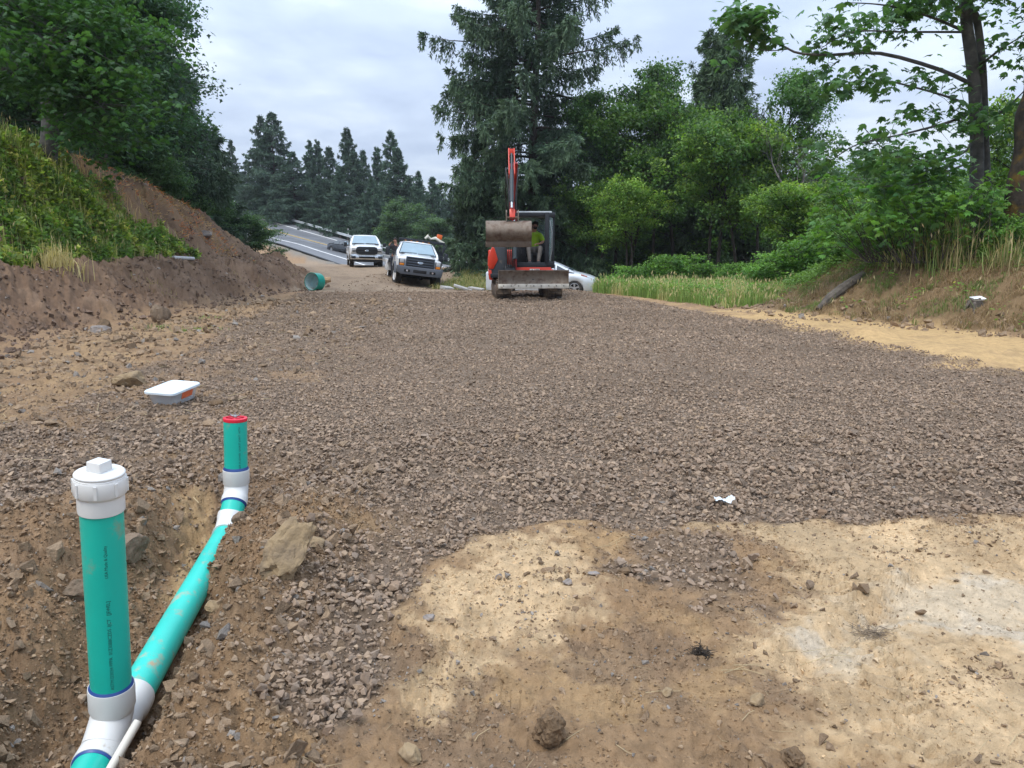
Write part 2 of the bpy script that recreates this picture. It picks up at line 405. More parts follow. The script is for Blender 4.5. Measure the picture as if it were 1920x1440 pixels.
def hfull(x, y):
    """base + all small relief"""
    z = hbase(x, y); r = np.hypot(x, y)
    g = gravel_mask(x, y)
    u = toe_l(y)-x; bank = ss(-.3, .6, u)*(1-ss(48, 55, y))
    w = x-toe_r(y); bankr = ss(-.2, .5, w)*(1-ss(30, 36, y))
    lat = ss(44, 50, y)
    rough = (.013+.016*ss(-2.2, -3.2, x)*(1-ss(3, 0, y))+.012*ss(-.5, 1, fbm(x, y, 1.5, 2, .5, 90)))*(1-lat)
    rough = rough*(1-.6*g)+bank*(1-ss(4, 7, u))*.085+bankr*.05
    # clods: ridged noise
    rd = 1-np.abs(fbm(x, y, .42, 5, .58, 41))*1.6
    rd2 = fbm(x, y, .10, 4, .6, 47)
    z = z+rough*(rd*.9+rd2*.55)+fbm(x, y, 1.7, 3, .5, 44)*.03*(1-lat)*(1-.3*g)+ss(-2.4, -3.4, x)*(1-bank)*(1-lat)*ss(24, 18, y)*.03*fbm(x, y, .35, 4, .6, 388)+bank*.16*fbm(x, y, 1.1, 4, .55, 48)*(1-ss(5, 8, u))
    # trench walls and foreground soil are crumbly
    s, l = line_coord(x, y, PA, PF)
    tr = np.exp(-((l/.95)**4))*ss(-3, -2, s)*(1-ss(3, 4, s))
    z = z+tr*(1-.4*g)*(.030*rd2+.03*fbm(x, y, .23, 4, .6, 51))
    near = (1-ss(6, 9, r))
    cl = sdf_poly(x, y, claypoly); smooth_clay = ss(-.3, .1, cl)
    z = z+near*(1-.8*smooth_clay)*(1-.6*g)*(.0055*fbm(x, y, .055, 3, .6, 381)+.010*np.abs(fbm(x, y, .30, 3, .5, 382)))
    darkpatch = ss(.05, .5, fbm(x, y, .55, 4, .55, 71))*near*(1-smooth_clay)
    z = z+darkpatch*.016*(rd2+.6)
    # wheel ruts and tread cleats in the sand
    A = G(1480, 985); Bp = G(1790, 1440)
    s2, l2 = line_coord(x, y, A, Bp)
    l2 = l2+.05*np.sin(s2*1.7)
    tread = np.exp(-((l2-.05)/.13)**4)*ss(.3, .6, s2)*(1-ss(2.6, 3, s2))
    z = z+tread*(.011*np.sign(np.sin(2*PI*(s2+np.abs(l2-.05)*.6)/.075))*ss(.1, .3, fbm(x, y, .35, 2, .5, 19)+.45)-.010)
    A = G(980, 1010); Bp = G(780, 1340)
    s3, l3 = line_coord(x, y, A, Bp)
    tread = np.exp(-((l3)/.10)**4)*ss(.2, .4, s3)*(1-ss(1.6, 2, s3))
    z = z+tread*(.009*np.sin(2*PI*(s3+.03*np.sin(l3*70))/.05)*ss(-.1, .2, fbm(x, y, .3, 2, .5, 23))-.006)
    A = G(1700, 1010); Bp = G(1450, 1330); s5, l5 = line_coord(x, y, A, Bp); l5 = l5+.06*np.sin(s5*2.1)
    tread = np.exp(-((l5)/.11)**4)*ss(.1, .3, s5)*(1-ss(1.5, 1.9, s5)); z = z+tread*(.008*np.sign(np.sin(2*PI*(s5-np.abs(l5)*.7)/.065))*ss(-.1, .2, fbm(x, y, .4, 2, .5, 29))-.007)
    # boot prints
    for k, (px, py, a) in enumerate(((1085, 1210, .3), (1230, 1130, .5), (900, 1180, .2), (1560, 1330, -.4), (1700, 1260, -.3), (1180, 1330, .1), (1330, 1400, -.2), (960, 1310, .4), (1800, 1180, -.5), (870, 1340, .1))):
        fx, fy = G(px, py); dx = (x-fx)*math.cos(a)+(y-fy)*math.sin(a); dy = -(x-fx)*math.sin(a)+(y-fy)*math.cos(a); q = (dx/.052)**2+(dy/.135)**2
        z = z-np.exp(-q**3)*(.012+.004*np.sign(np.sin(dy*2*PI/.028)))+.006*np.exp(-((np.sqrt(q)-1.25)/.18)**2)
    # curved rut beside the clay
    A = G(1560, 1215); Bp = G(1790, 1060); s4, l4 = line_coord(x, y, A, Bp)
    z = z+ss(-.6, -.2, s4)*(1-ss(.9, 1.3, s4))*(.035*np.exp(-((l4+.12)/.07)**2)-.025*np.exp(-((l4+.0)/.06)**2))
    return z
def gcolor(x, y):
    r = np.hypot(x, y); n = x.size
    def mixin(c, k, col): return c*(1-k[:, None])+np.array(col)*k[:, None]
    f1 = fbm(x, y, .6, 5, .6, 101); f2 = fbm(x, y, .12, 4, .6, 102); f3 = fbm(x, y, 2.3, 4, .5, 103)
    c = np.tile(np.array([.30, .205, .125]), (n, 1))                      # soil
    c = mixin(c, ss(-.1, .5, f1), (.36, .25, .145))
    c = mixin(c, ss(.0, .45, fbm(x, y, .5, 5, .6, 71)+.25*fbm(x, y, .07, 3, .6, 271))*.7, (.225, .16, .11))      # dark crumbs
    s_, l_ = line_coord(x, y, PA, PF)
    sand = np.maximum(ss(-.10, .16, wsdf(x, y, sandpoly1, .2, .4, 63)+.10*fbm(x, y, .09, 3, .6, 263)), ss(-.12, .2, wsdf(x, y, sandpoly2, .24, .45, 64)+.12*fbm(x, y, .09, 3, .6, 264)))
    sc = np.array([.56, .425, .275])*(1+.18*f1[:, None])
    sc = sc*(1-.22*ss(0, .6, f3)[:, None])
    c = c*(1-sand[:, None])+sc*sand[:, None]
    drk = ss(.15, .5, fbm(x, y, .45, 5, .6, 65))*sand*.45
    c = mixin(c, drk, (.36, .26, .16))
    c = mixin(c, np.exp(-((l_*1.0-.52)/.17)**2)*ss(-1.4, -.8, s_)*(1-ss(.8, 1.3, s_))*.8, (.36, .25, .15))  # tan painted along the right trench lip for its lit top edge
    cl = ss(-.12, .16, wsdf(x, y, claypoly, .24, .35, 66)+.10*fbm(x, y, .07, 3, .6, 266)); c = mixin(c, cl*.95, (.57, .48, .365))
    c = mixin(c, cl*ss(.15, .4, fbm(x, y, .35, 4, .5, 67)), (.56, .49, .40))
    # silt in the trench
    k = ss(-.04, .05, wsdf(x, y, siltpoly, .05, .1, 68)); c = mixin(c, k, (.45, .33, .19))
    # soil under the stones
    g = gravel_mask(x, y); c = mixin(c, g*.97, (.15, .117, .092)); c = mixin(c, g*ss(.1, .5, f3)*.4, (.19, .15, .12))
    # trench walls brown
    s, l = line_coord(x, y, PA, PF)
    tr = np.exp(-((l/.75)**4))*ss(-3, -2, s)*(1-ss(2.2, 3.2, s))*(1-k); c = mixin(c, tr*.8, (.23, .155, .098))
    c = mixin(c, tr*.5*ss(0, .5, f1), (.30, .20, .12))
    # lefthand soil field
    lf = ss(-1.5, -2.6, x)*(1-g)*(1-tr); c = mixin(c, lf*.7, (.24, .165, .108))
    k = ss(-.3, .3, wsdf(x, y, tanpolyl, .5, 1.2, 69)); c = mixin(c, k*.65, (.33, .235, .14)); c = mixin(c, k*ss(-.1, .3, fbm(x, y, .35, 5, .65, 171))*.7, (.2, .14, .092))
    c = mixin(c, k*ss(0, .5, fbm(x, y, 1.1, 4, .6, 70)), (.24, .165, .105))
    k = ss(-.3, .2, wsdf(x, y, tanpolyr, .5, 1.0, 72)); c = mixin(c, k, (.47, .335, .18)); c = mixin(c, k*ss(.1, .6, f1)*.6, (.33, .235, .135))
    # left bank
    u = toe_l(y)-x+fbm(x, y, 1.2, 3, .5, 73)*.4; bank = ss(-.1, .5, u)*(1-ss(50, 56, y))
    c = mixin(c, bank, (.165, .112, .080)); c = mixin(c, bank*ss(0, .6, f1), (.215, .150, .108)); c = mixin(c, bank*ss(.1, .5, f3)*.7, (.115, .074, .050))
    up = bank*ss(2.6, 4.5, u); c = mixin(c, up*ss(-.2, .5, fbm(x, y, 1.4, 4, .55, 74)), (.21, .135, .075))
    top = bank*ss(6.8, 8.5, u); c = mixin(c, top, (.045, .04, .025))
    # right bank
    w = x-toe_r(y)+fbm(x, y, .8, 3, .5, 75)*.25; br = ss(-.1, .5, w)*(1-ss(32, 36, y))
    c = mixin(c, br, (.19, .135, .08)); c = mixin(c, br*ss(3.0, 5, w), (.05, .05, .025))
    # forest floor on the right and beyond
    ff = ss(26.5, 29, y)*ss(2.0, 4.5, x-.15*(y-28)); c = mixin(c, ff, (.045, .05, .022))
    # worn drive beyond the pad
    dr = ss(27, 31, y)*(1-ff)*(1-bank)*(x > -20)*(x < 5); c = mixin(c, dr*.9, (.27, .215, .165))
    c = mixin(c, dr*ss(0, .5, fbm(x*.6+y*.2, y*.25, .8, 4, .5, 76))*.6, (.20, .155, .12))
    c = mixin(c, ss(25.5, 28, y)*ss(-3.5, -2.2, x)*(1-ss(60, 62, y))*ss(31.5, 34, y), (.16, .14, .10))
    far = ss(44, 48, y)
    if np.any(far > 0):
        lat, zr, dd, dc = road_at(x, y)
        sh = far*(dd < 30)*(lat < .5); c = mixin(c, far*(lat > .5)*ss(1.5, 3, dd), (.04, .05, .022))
        c = mixin(c, far*(lat < .5)*(1-ss(3.2, 4.5, dd+fbm(x, y, 2, 3, .5, 80))), (.19, .18, .165))
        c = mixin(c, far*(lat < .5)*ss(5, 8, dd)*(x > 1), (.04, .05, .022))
    c = c*(1+.16*fbm(x, y, .045, 3, .65, 280)*(r < 9))[:, None]*np.array([1.05, .99, .89])
    return np.clip(c, .01, .9)
def z_at(x, y): return float(hbase(np.array([float(x)]), np.array([float(y)]))[0])
def zf_at(x, y): return float(hfull(np.array([float(x)]), np.array([float(y)]))[0])

def ground_material():
    m, nt, b, out = newmat('earth')
    at = N(nt, 'ShaderNodeAttribute', attribute_name='col'); tc = N(nt, 'ShaderNodeTexCoord'); o = tc.outputs['Object']
    n1 = N(nt, 'ShaderNodeTexNoise', Scale=9, Detail=12, Roughness=.72); nt.links.new(o, n1.inputs[0])
    f = ramp(nt, n1.outputs[0], [(.28, .72), (.5, 1.0), (.75, 1.25)]); c = mixc(nt, 1, at.outputs[0], f, 'MULTIPLY')
    v = N(nt, 'ShaderNodeTexVoronoi', Scale=55, Randomness=1.0); nt.links.new(o, v.inputs[0])
    spk = ramp(nt, v.outputs['Distance'], [(.12, 1.0), (.3, 0.0)])
    sep = N(nt, 'ShaderNodeSeparateColor'); nt.links.new(v.outputs['Color'], sep.inputs[0])
    pick = ramp(nt, sep.outputs[0], [(.80, 0.0), (.84, 1.0)])
    mm = N(nt, 'ShaderNodeMath', operation='MULTIPLY'); nt.links.new(spk, mm.inputs[0]); nt.links.new(pick, mm.inputs[1])
    dk = ramp(nt, sep.outputs[1], [(.3, .55), (.8, 1.3)]); c2 = mixc(nt, 1, c, dk, 'MULTIPLY')
    c = mixc(nt, mm.outputs[0], c, c2)
    nt.links.new(c, b.inputs['Base Color']); b.inputs['Roughness'].default_value = .95; b.inputs['Specular IOR Level'].default_value = .2
    n2 = N(nt, 'ShaderNodeTexNoise', Scale=45, Detail=8, Roughness=.75); nt.links.new(o, n2.inputs[0])
    ad = N(nt, 'ShaderNodeMath', operation='MULTIPLY_ADD'); nt.links.new(mm.outputs[0], ad.inputs[0]); ad.inputs[1].default_value = .5; nt.links.new(n2.outputs[0], ad.inputs[2])
    bp = N(nt, 'ShaderNodeBump', Strength=1.0, Distance=.02); nt.links.new(ad.outputs[0], bp.inputs['Height']); nt.links.new(bp.outputs[0], b.inputs['Normal'])
    return m
def build_ground():
    th = np.concatenate([np.linspace(-PI, -R(40), 90, endpoint=False), np.linspace(-R(40), R(40), 720), np.linspace(R(40), PI, 91)[1:]])[:-1]
    r = [1.0]
    while r[-1] < 55: r.append(r[-1]*1.0058+.0008)
    while r[-1] < 1400: r.append(r[-1]*1.035)
    r = np.array(r); nr, nt_ = len(r), len(th)
    rr, tt = np.meshgrid(r, th, indexing='ij')
    x = rr*np.sin(tt); y = rr*np.cos(tt)
    back = ((np.abs(tt) > R(44)) | (rr > 60))
    z = np.zeros_like(x)
    z = hfull(x.ravel(), y.ravel()).reshape(x.shape)
    V = np.stack([x, y, z], -1).reshape(-1, 3)
    V = np.vstack([V, [[0, 0, zf_at(0, 0)]]])
    i = np.arange(nr-1)[:, None]; j = np.arange(nt_)[None]
    a = i*nt_+j; b_ = i*nt_+(j+1) % nt_
    F = np.stack([a, a+nt_, b_+nt_, b_], -1).reshape(-1, 4)
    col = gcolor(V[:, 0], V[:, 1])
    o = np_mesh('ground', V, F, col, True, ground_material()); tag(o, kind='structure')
    # close the hub below the camera
    cm = MB(); ring = [tuple(V[k]) for k in range(0, nt_)]
    bm = bmesh.new(); bm.from_mesh(o.data); bm.verts.ensure_lookup_table()
    cen = bm.verts[len(V)-1]
    for k in range(nt_):
        bm.faces.new((cen, bm.verts[k], bm.verts[(k+1) % nt_]))
    bm.to_mesh(o.data); bm.free()
    return o
if 'ground' not in SKIP: build_ground()
# ------------------------------------------------------------------ road
def ribbon(name, A, B, a, b, dz, m, parent=None, seg=None, kind='structure'):
    """strip between lateral fractions a..b of near/far lines"""
    V = []; F = []; n = len(A)
    for i in range(n):
        w = B[i]-A[i]
        for t in (a, b): V.append(A[i]+w*t+np.array([0, 0, dz]))
    F = [(2*i, 2*i+1, 2*i+3, 2*i+2) for i in range(n-1)]
    mb = MB(); mb.add(V, F); o = mb.build(name, m, parent, smooth=0)
    if parent is None: tag(o, kind=kind)
    return o
M = {}
M['asphalt'] = mat('asphalt', (.155, .16, .17), .85, var=.12, vscale=.7, bump=.3, bscale=30)
M['asphalt_worn'] = mat('asphalt_worn', (.115, .12, .127), .85, var=.15, vscale=.5)
M['seam'] = mat('seam_tar', (.03, .03, .03), .7)
M['linew'] = mat('road_paint_white', (.75, .75, .72), .6, var=.1, vscale=3)
M['liney'] = mat('road_paint_yellow', (.62, .42, .12), .6, var=.1, vscale=3)
for a, b_, nm, k in ((-.34, .10, 'road', 'asphalt'), (.10, .36, 'road_tyre_track', 'asphalt_worn'), (.36, .62, 'road', 'asphalt'), (.62, .90, 'road_tyre_track', 'asphalt_worn'), (.90, 1.24, 'road', 'asphalt')): ribbon(nm, rnD, rfD, a, b_, .02, M[k])
for a, b_, k in ((-.016, .016, 'linew'), (.984, 1.016, 'linew'), (.476, .492, 'liney'), (.508, .524, 'liney')): ribbon('road_marking', rnD, rfD, a, b_, .045, M[k])
ribbon('road_seam', rnD, rfD, -.345, -.30, .045, M['seam'])
# ------------------------------------------------------------------ gravel stones
def hull_template(seed, npt, flat):
    g = np.random.default_rng(seed); p = nrm(g.normal(size=(npt, 3)))*g.uniform(.78, 1.05, (npt, 1))
    p = p*np.array([1, .78, flat]); bm = bmesh.new(); vs = [bm.verts.new(q) for q in p]
    rs = bmesh.ops.convex_hull(bm, input=vs); un = [e for e in rs['geom_interior'] if isinstance(e, bmesh.types.BMVert)]
    bmesh.ops.delete(bm, geom=un, context='VERTS'); bmesh.ops.triangulate(bm, faces=bm.faces); bm.verts.ensure_lookup_table()
    V = np.array([v.co[:] for v in bm.verts]); F = np.array([[v.index for v in f.verts] for f in bm.faces]); bm.free(); return V, F
def stones(name, pts, size, cols, npt=9, lift=.25, flatr=(.5, .9), seed=1, m=None, tilt=1.0, full=True, label=None, cat=None):
    g = np.random.default_rng(seed); n = len(pts); K = 14; Vs = []; Fs = []; Cs = []; off = 0
    grp = g.integers(0, K, n)
    for k in range(K):
        s = grp == k
        if not s.any(): continue
        T, TF = hull_template(seed*100+k, npt, g.uniform(*flatr)); p = pts[s]; sz = size[s]
        nn = s.sum()
        az = g.uniform(0, 2*PI, nn); tl = g.normal(0, .42*tilt, (nn, 2))
        d = np.stack([np.cos(az), np.sin(az), tl[:, 0]], -1); up = np.stack([tl[:, 1], g.normal(0, .42*tilt, nn), np.ones(nn)], -1)
        rt = frames(d, up); sc = sz[:, None]*g.uniform(.75, 1.25, (nn, 3))
        p = p.copy(); p[:, 2] += sz*lift
        V, F = inst(T, TF, p, rt, sc); Vs.append(V); Fs.append(F+off); off += len(V)
        Cs.append(np.repeat(cols[s], len(T), 0))
    o = np_mesh(name, np.vstack(Vs), np.vstack(Fs), np.vstack(Cs), False, m)
    tag(o, label, cat, kind='stuff'); return o
def stone_cols(n, g):
    pal = np.array([[.245, .195, .162], [.215, .168, .14], [.275, .222, .18], [.185, .16, .148], [.31, .25, .195], [.15, .13, .12], [.235, .18, .14], [.34, .28, .22], [.22, .16, .12]])*np.array([1.15, 1.0, .80])
    w = np.array([.24, .18, .16, .11, .07, .06, .1, .03, .05]); c = pal[g.choice(len(pal), n, p=w/w.sum())]
    return (c*.5+np.array([.235, .18, .135])*.5)*g.uniform(.78, 1.22, (n, 1))
M['stone'] = attrmat('crushed_rock', .85, 55, .22, .5, 120, .006)
M['clod'] = attrmat('soil_clod', .95, 40, .25, .9, 60, .02)
def scatter(n, x0, x1, y0, y1, g):
    x = g.uniform(x0, x1, n); y = g.uniform(y0, y1, n)
    k = np.abs(x) < .74*y+3.2; return x[k], y[k]
def build_gravel():
    g = np.random.default_rng(77); X = []; Y = []; S = []
    for (y0, y1, dens, s0) in ((1.6, 3.2, 2600, .0140), (3.2, 5, 2400, .0150), (5, 8, 1700, .0170), (8, 12, 1250, .0185), (12, 18, 760, .0225), (18, 28.5, 400, .028), (28.5, 48, 50, .04)):
        w = .74*y1+3.2; n = int(2*w*(y1-y0)*dens); x, y = scatter(n, -w, w, y0, y1, g)
        X.append(x); Y.append(y); S.append(.80*s0*np.clip(g.lognormal(-.12, .45, len(x)), .35, 2.4))
    x = np.concatenate(X); y = np.concatenate(Y); s = np.concatenate(S)
    gm = gravel_mask(x, y)
    # thicker and coarser where the stone was tipped, thinner where fines were driven in
    fines = ss(.0, .55, fbm(x, y, 1.3, 4, .55, 140))*.30*ss(4.2, 6, y)
    s4, l4 = line_coord(x, y, PA, PF)
    tr = np.exp(-((l4/.8)**4))*(s4 > -1)*(s4 < 3.5)
    near_scatter = .085+.0*x
    prob = np.maximum(gm*(1-fines), near_scatter*.4*(y < 9)); prob = np.maximum(prob, tr*(.35+.5*ss(-.2, .3, fbm(x, y, .5, 3, .5, 141)))*(1-ss(-.04,.04,sdf_poly(x, y, siltpoly))*.85)); cv = np.exp(-((s4-1.5)/.45)**4)*np.exp(-((l4-.15)/.25)**2); prob = np.maximum(prob, cv)
    prob = np.maximum(prob, ((x < -1.6) & (y < 10))*.30)
    bank = toe_l(y)-x; prob = np.where(bank > 0, .03, prob); prob = np.where(x-toe_r(y) > 0, .0, prob)
    prob = np.where(y > 29, prob*.35*(x < 2)*(x > -12), prob)
    cl = sdf_poly(x, y, claypoly); prob = np.where(cl > -.2, .006, prob)
    k = g.random(len(x)) < prob; x, y, s, gm = x[k], y[k], s[k], gm[k]
    off = gm < .4; s = np.where(off, s*g.uniform(.35, .95, len(s)), s)
    coarse = sdf_poly(x, y, [G(a, b) for a, b in ((440, 1190), (740, 1190), (700, 1400), (560, 1420), (440, 1330))]) > 0
    s = np.where(coarse, s*1.15, s)
    z = hfull(x, y); cols = stone_cols(len(x), g)
    dust = g.random(len(x))*.55*off; cols = cols*(1-dust[:, None])+np.array([.34, .24, .14])*dust[:, None]
    cols = cols*(1+.12*fbm(x, y, 2.0, 3, .5, 150))[:, None]
    print('stones', len(x))
    a = y < 9
    stones('gravel', np.stack([x, y, z], -1)[a], s[a], cols[a], 11, .30, seed=3, m=M['stone'])
    stones('gravel', np.stack([x, y, z], -1)[~a], s[~a], cols[~a], 7, .25, seed=4, m=M['stone'])
    # second layer of stones lying over the first near the camera
    n = 26000; x = g.uniform(-4.5, 4.5, n); y = g.uniform(1.8, 6.5, n); gm = gravel_mask(x, y); k = g.random(n) < gm*ss(-.2, .3, fbm(x, y, .5, 3, .5, 142)); x, y = x[k], y[k]
    s = .017*np.clip(g.lognormal(0, .35, len(x)), .5, 2.0); z = hfull(x, y)+s*.9
    stones('gravel', np.stack([x, y, z], -1), s, stone_cols(len(x), g), 11, .2, seed=5, m=M['stone'])
    # soil clods on the bank and in the foreground
    n = 190000; x = g.uniform(-14, 11, n); y = 1.7*np.exp(g.random(n)*math.log(40/1.7)); k = np.abs(x) < .74*y+.8; x, y = x[k], y[k]
    u = toe_l(y)-x; w = x-toe_r(y); s4, l4 = line_coord(x, y, PA, PF); gm = gravel_mask(x, y)
    pr = np.where((u > -.6) & (u < 6.6) & (y < 50), .62, 0)
    pr = np.where((u <= -.6) & (y < 8), .07*(1-gm*.8), pr); pr = np.where((u <= -.6) & (x < -2.6) & (y < 22), .55*(1-gm*.7), pr); pr = np.where((np.abs(l4) < .9) & (s4 > -1.5) & (s4 < 2.5), .85*(1-.5*gm), pr); pr = np.where((x < -1.5) & (y < 4.6), .6, pr)
    pr = np.where((w > -1) & (w < 1.0) & (y < 20), .3, pr); pr = np.where(sdf_poly(x, y, claypoly) > -.3, .02, pr)
    pr = pr*(.35+ss(-.2, .4, fbm(x, y, .6, 3, .5, 160)))
    pr = pr*np.where(sdf_poly(x, y, siltpoly) > -.03, .12, 1)
    k = g.random(len(x)) < pr; x, y, u = x[k], y[k], u[k]
    s = np.where(u > -.6, .034, .0085+.002*y)*np.where((np.abs(line_coord(x, y, PA, PF)[1]) < .9) & (y < 6), 1.35, 1)*np.clip(g.lognormal(-.15, .55, len(x)), .3, 2.8)
    z = hfull(x, y); c = np.where((u > -.6)[:, None], np.array([.165, .112, .080]), np.array([.262, .185, .118]))*g.uniform(.75, 1.3, (len(x), 1))
    gr = g.random(len(x)) < .06; c[gr] = np.array([.26, .23, .2])*g.uniform(.8, 1.2, (gr.sum(), 1))
    stones('soil_clods', np.stack([x, y, z], -1), s, c, 10, .25, (.6, .95), seed=8, m=M['clod'])
def build_crumbs():
    g = np.random.default_rng(99); n = 90000
    x = g.uniform(-4, 5, n); y = 1.65*np.exp(g.random(n)*math.log(6.5/1.65)); k = np.abs(x) < .74*y+.5; x, y = x[k], y[k]
    gm = gravel_mask(x, y); cl = sdf_poly(x, y, claypoly)
    pr = (.10+.75*ss(.0, .5, fbm(x, y, .5, 5, .6, 71)))*(1-.9*gm)*np.where(cl > -.2, .08, 1)
    k = g.random(len(x)) < pr; x, y = x[k], y[k]; s = (.0022+.0011*y)*np.clip(g.lognormal(0, .55, len(x)), .4, 4.5); z = hfull(x, y)
    c = np.array([.29, .20, .122])*g.uniform(.6, 1.25, (len(x), 1)); gr = g.random(len(x)) < .16; c[gr] = np.array([.27, .24, .21])*g.uniform(.7, 1.3, (gr.sum(), 1))
    stones('soil_crumbs', np.stack([x, y, z], -1), s, c, 8, .2, (.6, .95), seed=18, m=M['clod'])
def build_grit():
    # fine grit and crumbs of the very soil they lie on
    g = np.random.default_rng(199); n = 300000
    x = g.uniform(-4.5, 5, n); y = 1.6*np.exp(g.random(n)**.9*math.log(8.5/1.6)); k = np.abs(x) < .74*y+.5; x, y = x[k], y[k]
    cl = sdf_poly(x, y, claypoly); gm = gravel_mask(x, y); s4, l4 = line_coord(x, y, PA, PF); tr = (np.abs(l4) < .95) & (s4 > -1.5) & (s4 < 2.6)
    pr = np.where(cl > -.1, .25, .25+.6*ss(-.2, .4, fbm(x, y, .4, 5, .65, 371))); pr = np.where(tr, .95, pr)*np.where(sdf_poly(x, y, siltpoly) > -.03, .2, 1); k = g.random(len(x)) < pr; x, y, tr = x[k], y[k], tr[k]
    s = (.0016+.00085*y)*np.clip(g.lognormal(0, .5, len(x)), .4, 4)*np.where(tr, 1.5, 1); z = hfull(x, y)-s*.1
    c = gcolor(x, y)*g.uniform(.72, 1.22, (len(x), 1))
    stones('grit', np.stack([x, y, z], -1), s, c, 7, .15, (.55, .9), seed=28, m=M['clod'])
if 'gravel' not in SKIP: build_gravel(); build_crumbs(); build_grit()
# ================================================================== PIPES AND SMALL THINGS
from mathutils import noise as mnoise
PR = .0725
M['green'] = mat('green_pvc', (.012, .45, .35), .30, var=.07, vscale=4, dirt=(.22, .30, .20), dirt_amt=.0, dscale=6)
M['green_dusty'] = mat('green_pvc_dusty', (.03, .52, .43), .38, var=.08, vscale=4, dirt=(.40, .33, .22), dirt_amt=.22, dscale=9)
M['wpvc'] = mat('white_pvc', (.66, .66, .64), .38, var=.04, vscale=5, dirt=(.42, .36, .28), dirt_amt=-.05, dscale=7)
M['primer'] = mat('blue_glue', (.02, .06, .22), .4)
M['redpl'] = mat('red_plastic', (.62, .02, .045), .38)
M['steel'] = mat('zinc_steel', (.5, .5, .5), .35, 1)
M['ink'] = mat('black_ink', (.012, .05, .045), .6)
UP = Vector((0, 0, 1))
def bez(p0, p1, p2, n=10): return [p0.lerp(p1, t).lerp(p1.lerp(p2, t), t) for t in [i/n for i in range(n+1)]]
def pipe_text(txt, size, p, ax, radial, rad, parent, flip=False):
    """print wrapped round a pipe: ax = reading direction along the pipe, radial = where the line faces"""
    cu = bpy.data.curves.new('print', 'FONT'); cu.body = txt; cu.size = size; cu.resolution_u = 2
    ob = bpy.data.objects.new('print', cu); C.objects.link(ob)
    dg = bpy.context.evaluated_depsgraph_get(); dg.update(); me = bpy.data.meshes.new_from_object(ob.evaluated_get(dg))
    bpy.data.objects.remove(ob)
    ax = ax.normalized(); radial = (radial-ax*radial.dot(ax)).normalized(); tan = radial.cross(ax).normalized()*1
    bm = bmesh.new(); bm.from_mesh(me); bmesh.ops.subdivide_edges(bm, edges=[e for e in bm.edges if e.calc_length() > size*.3], cuts=1)
    for v in bm.verts:
        a = (v.co.y-size*.35)/rad
        v.co = p+ax*v.co.x+(radial*math.cos(a)+tan*math.sin(a))*(rad+.0006)
    bm.to_mesh(me); bm.free(); me.materials.clear()
    return mkobj('print', me, M['ink'], parent)
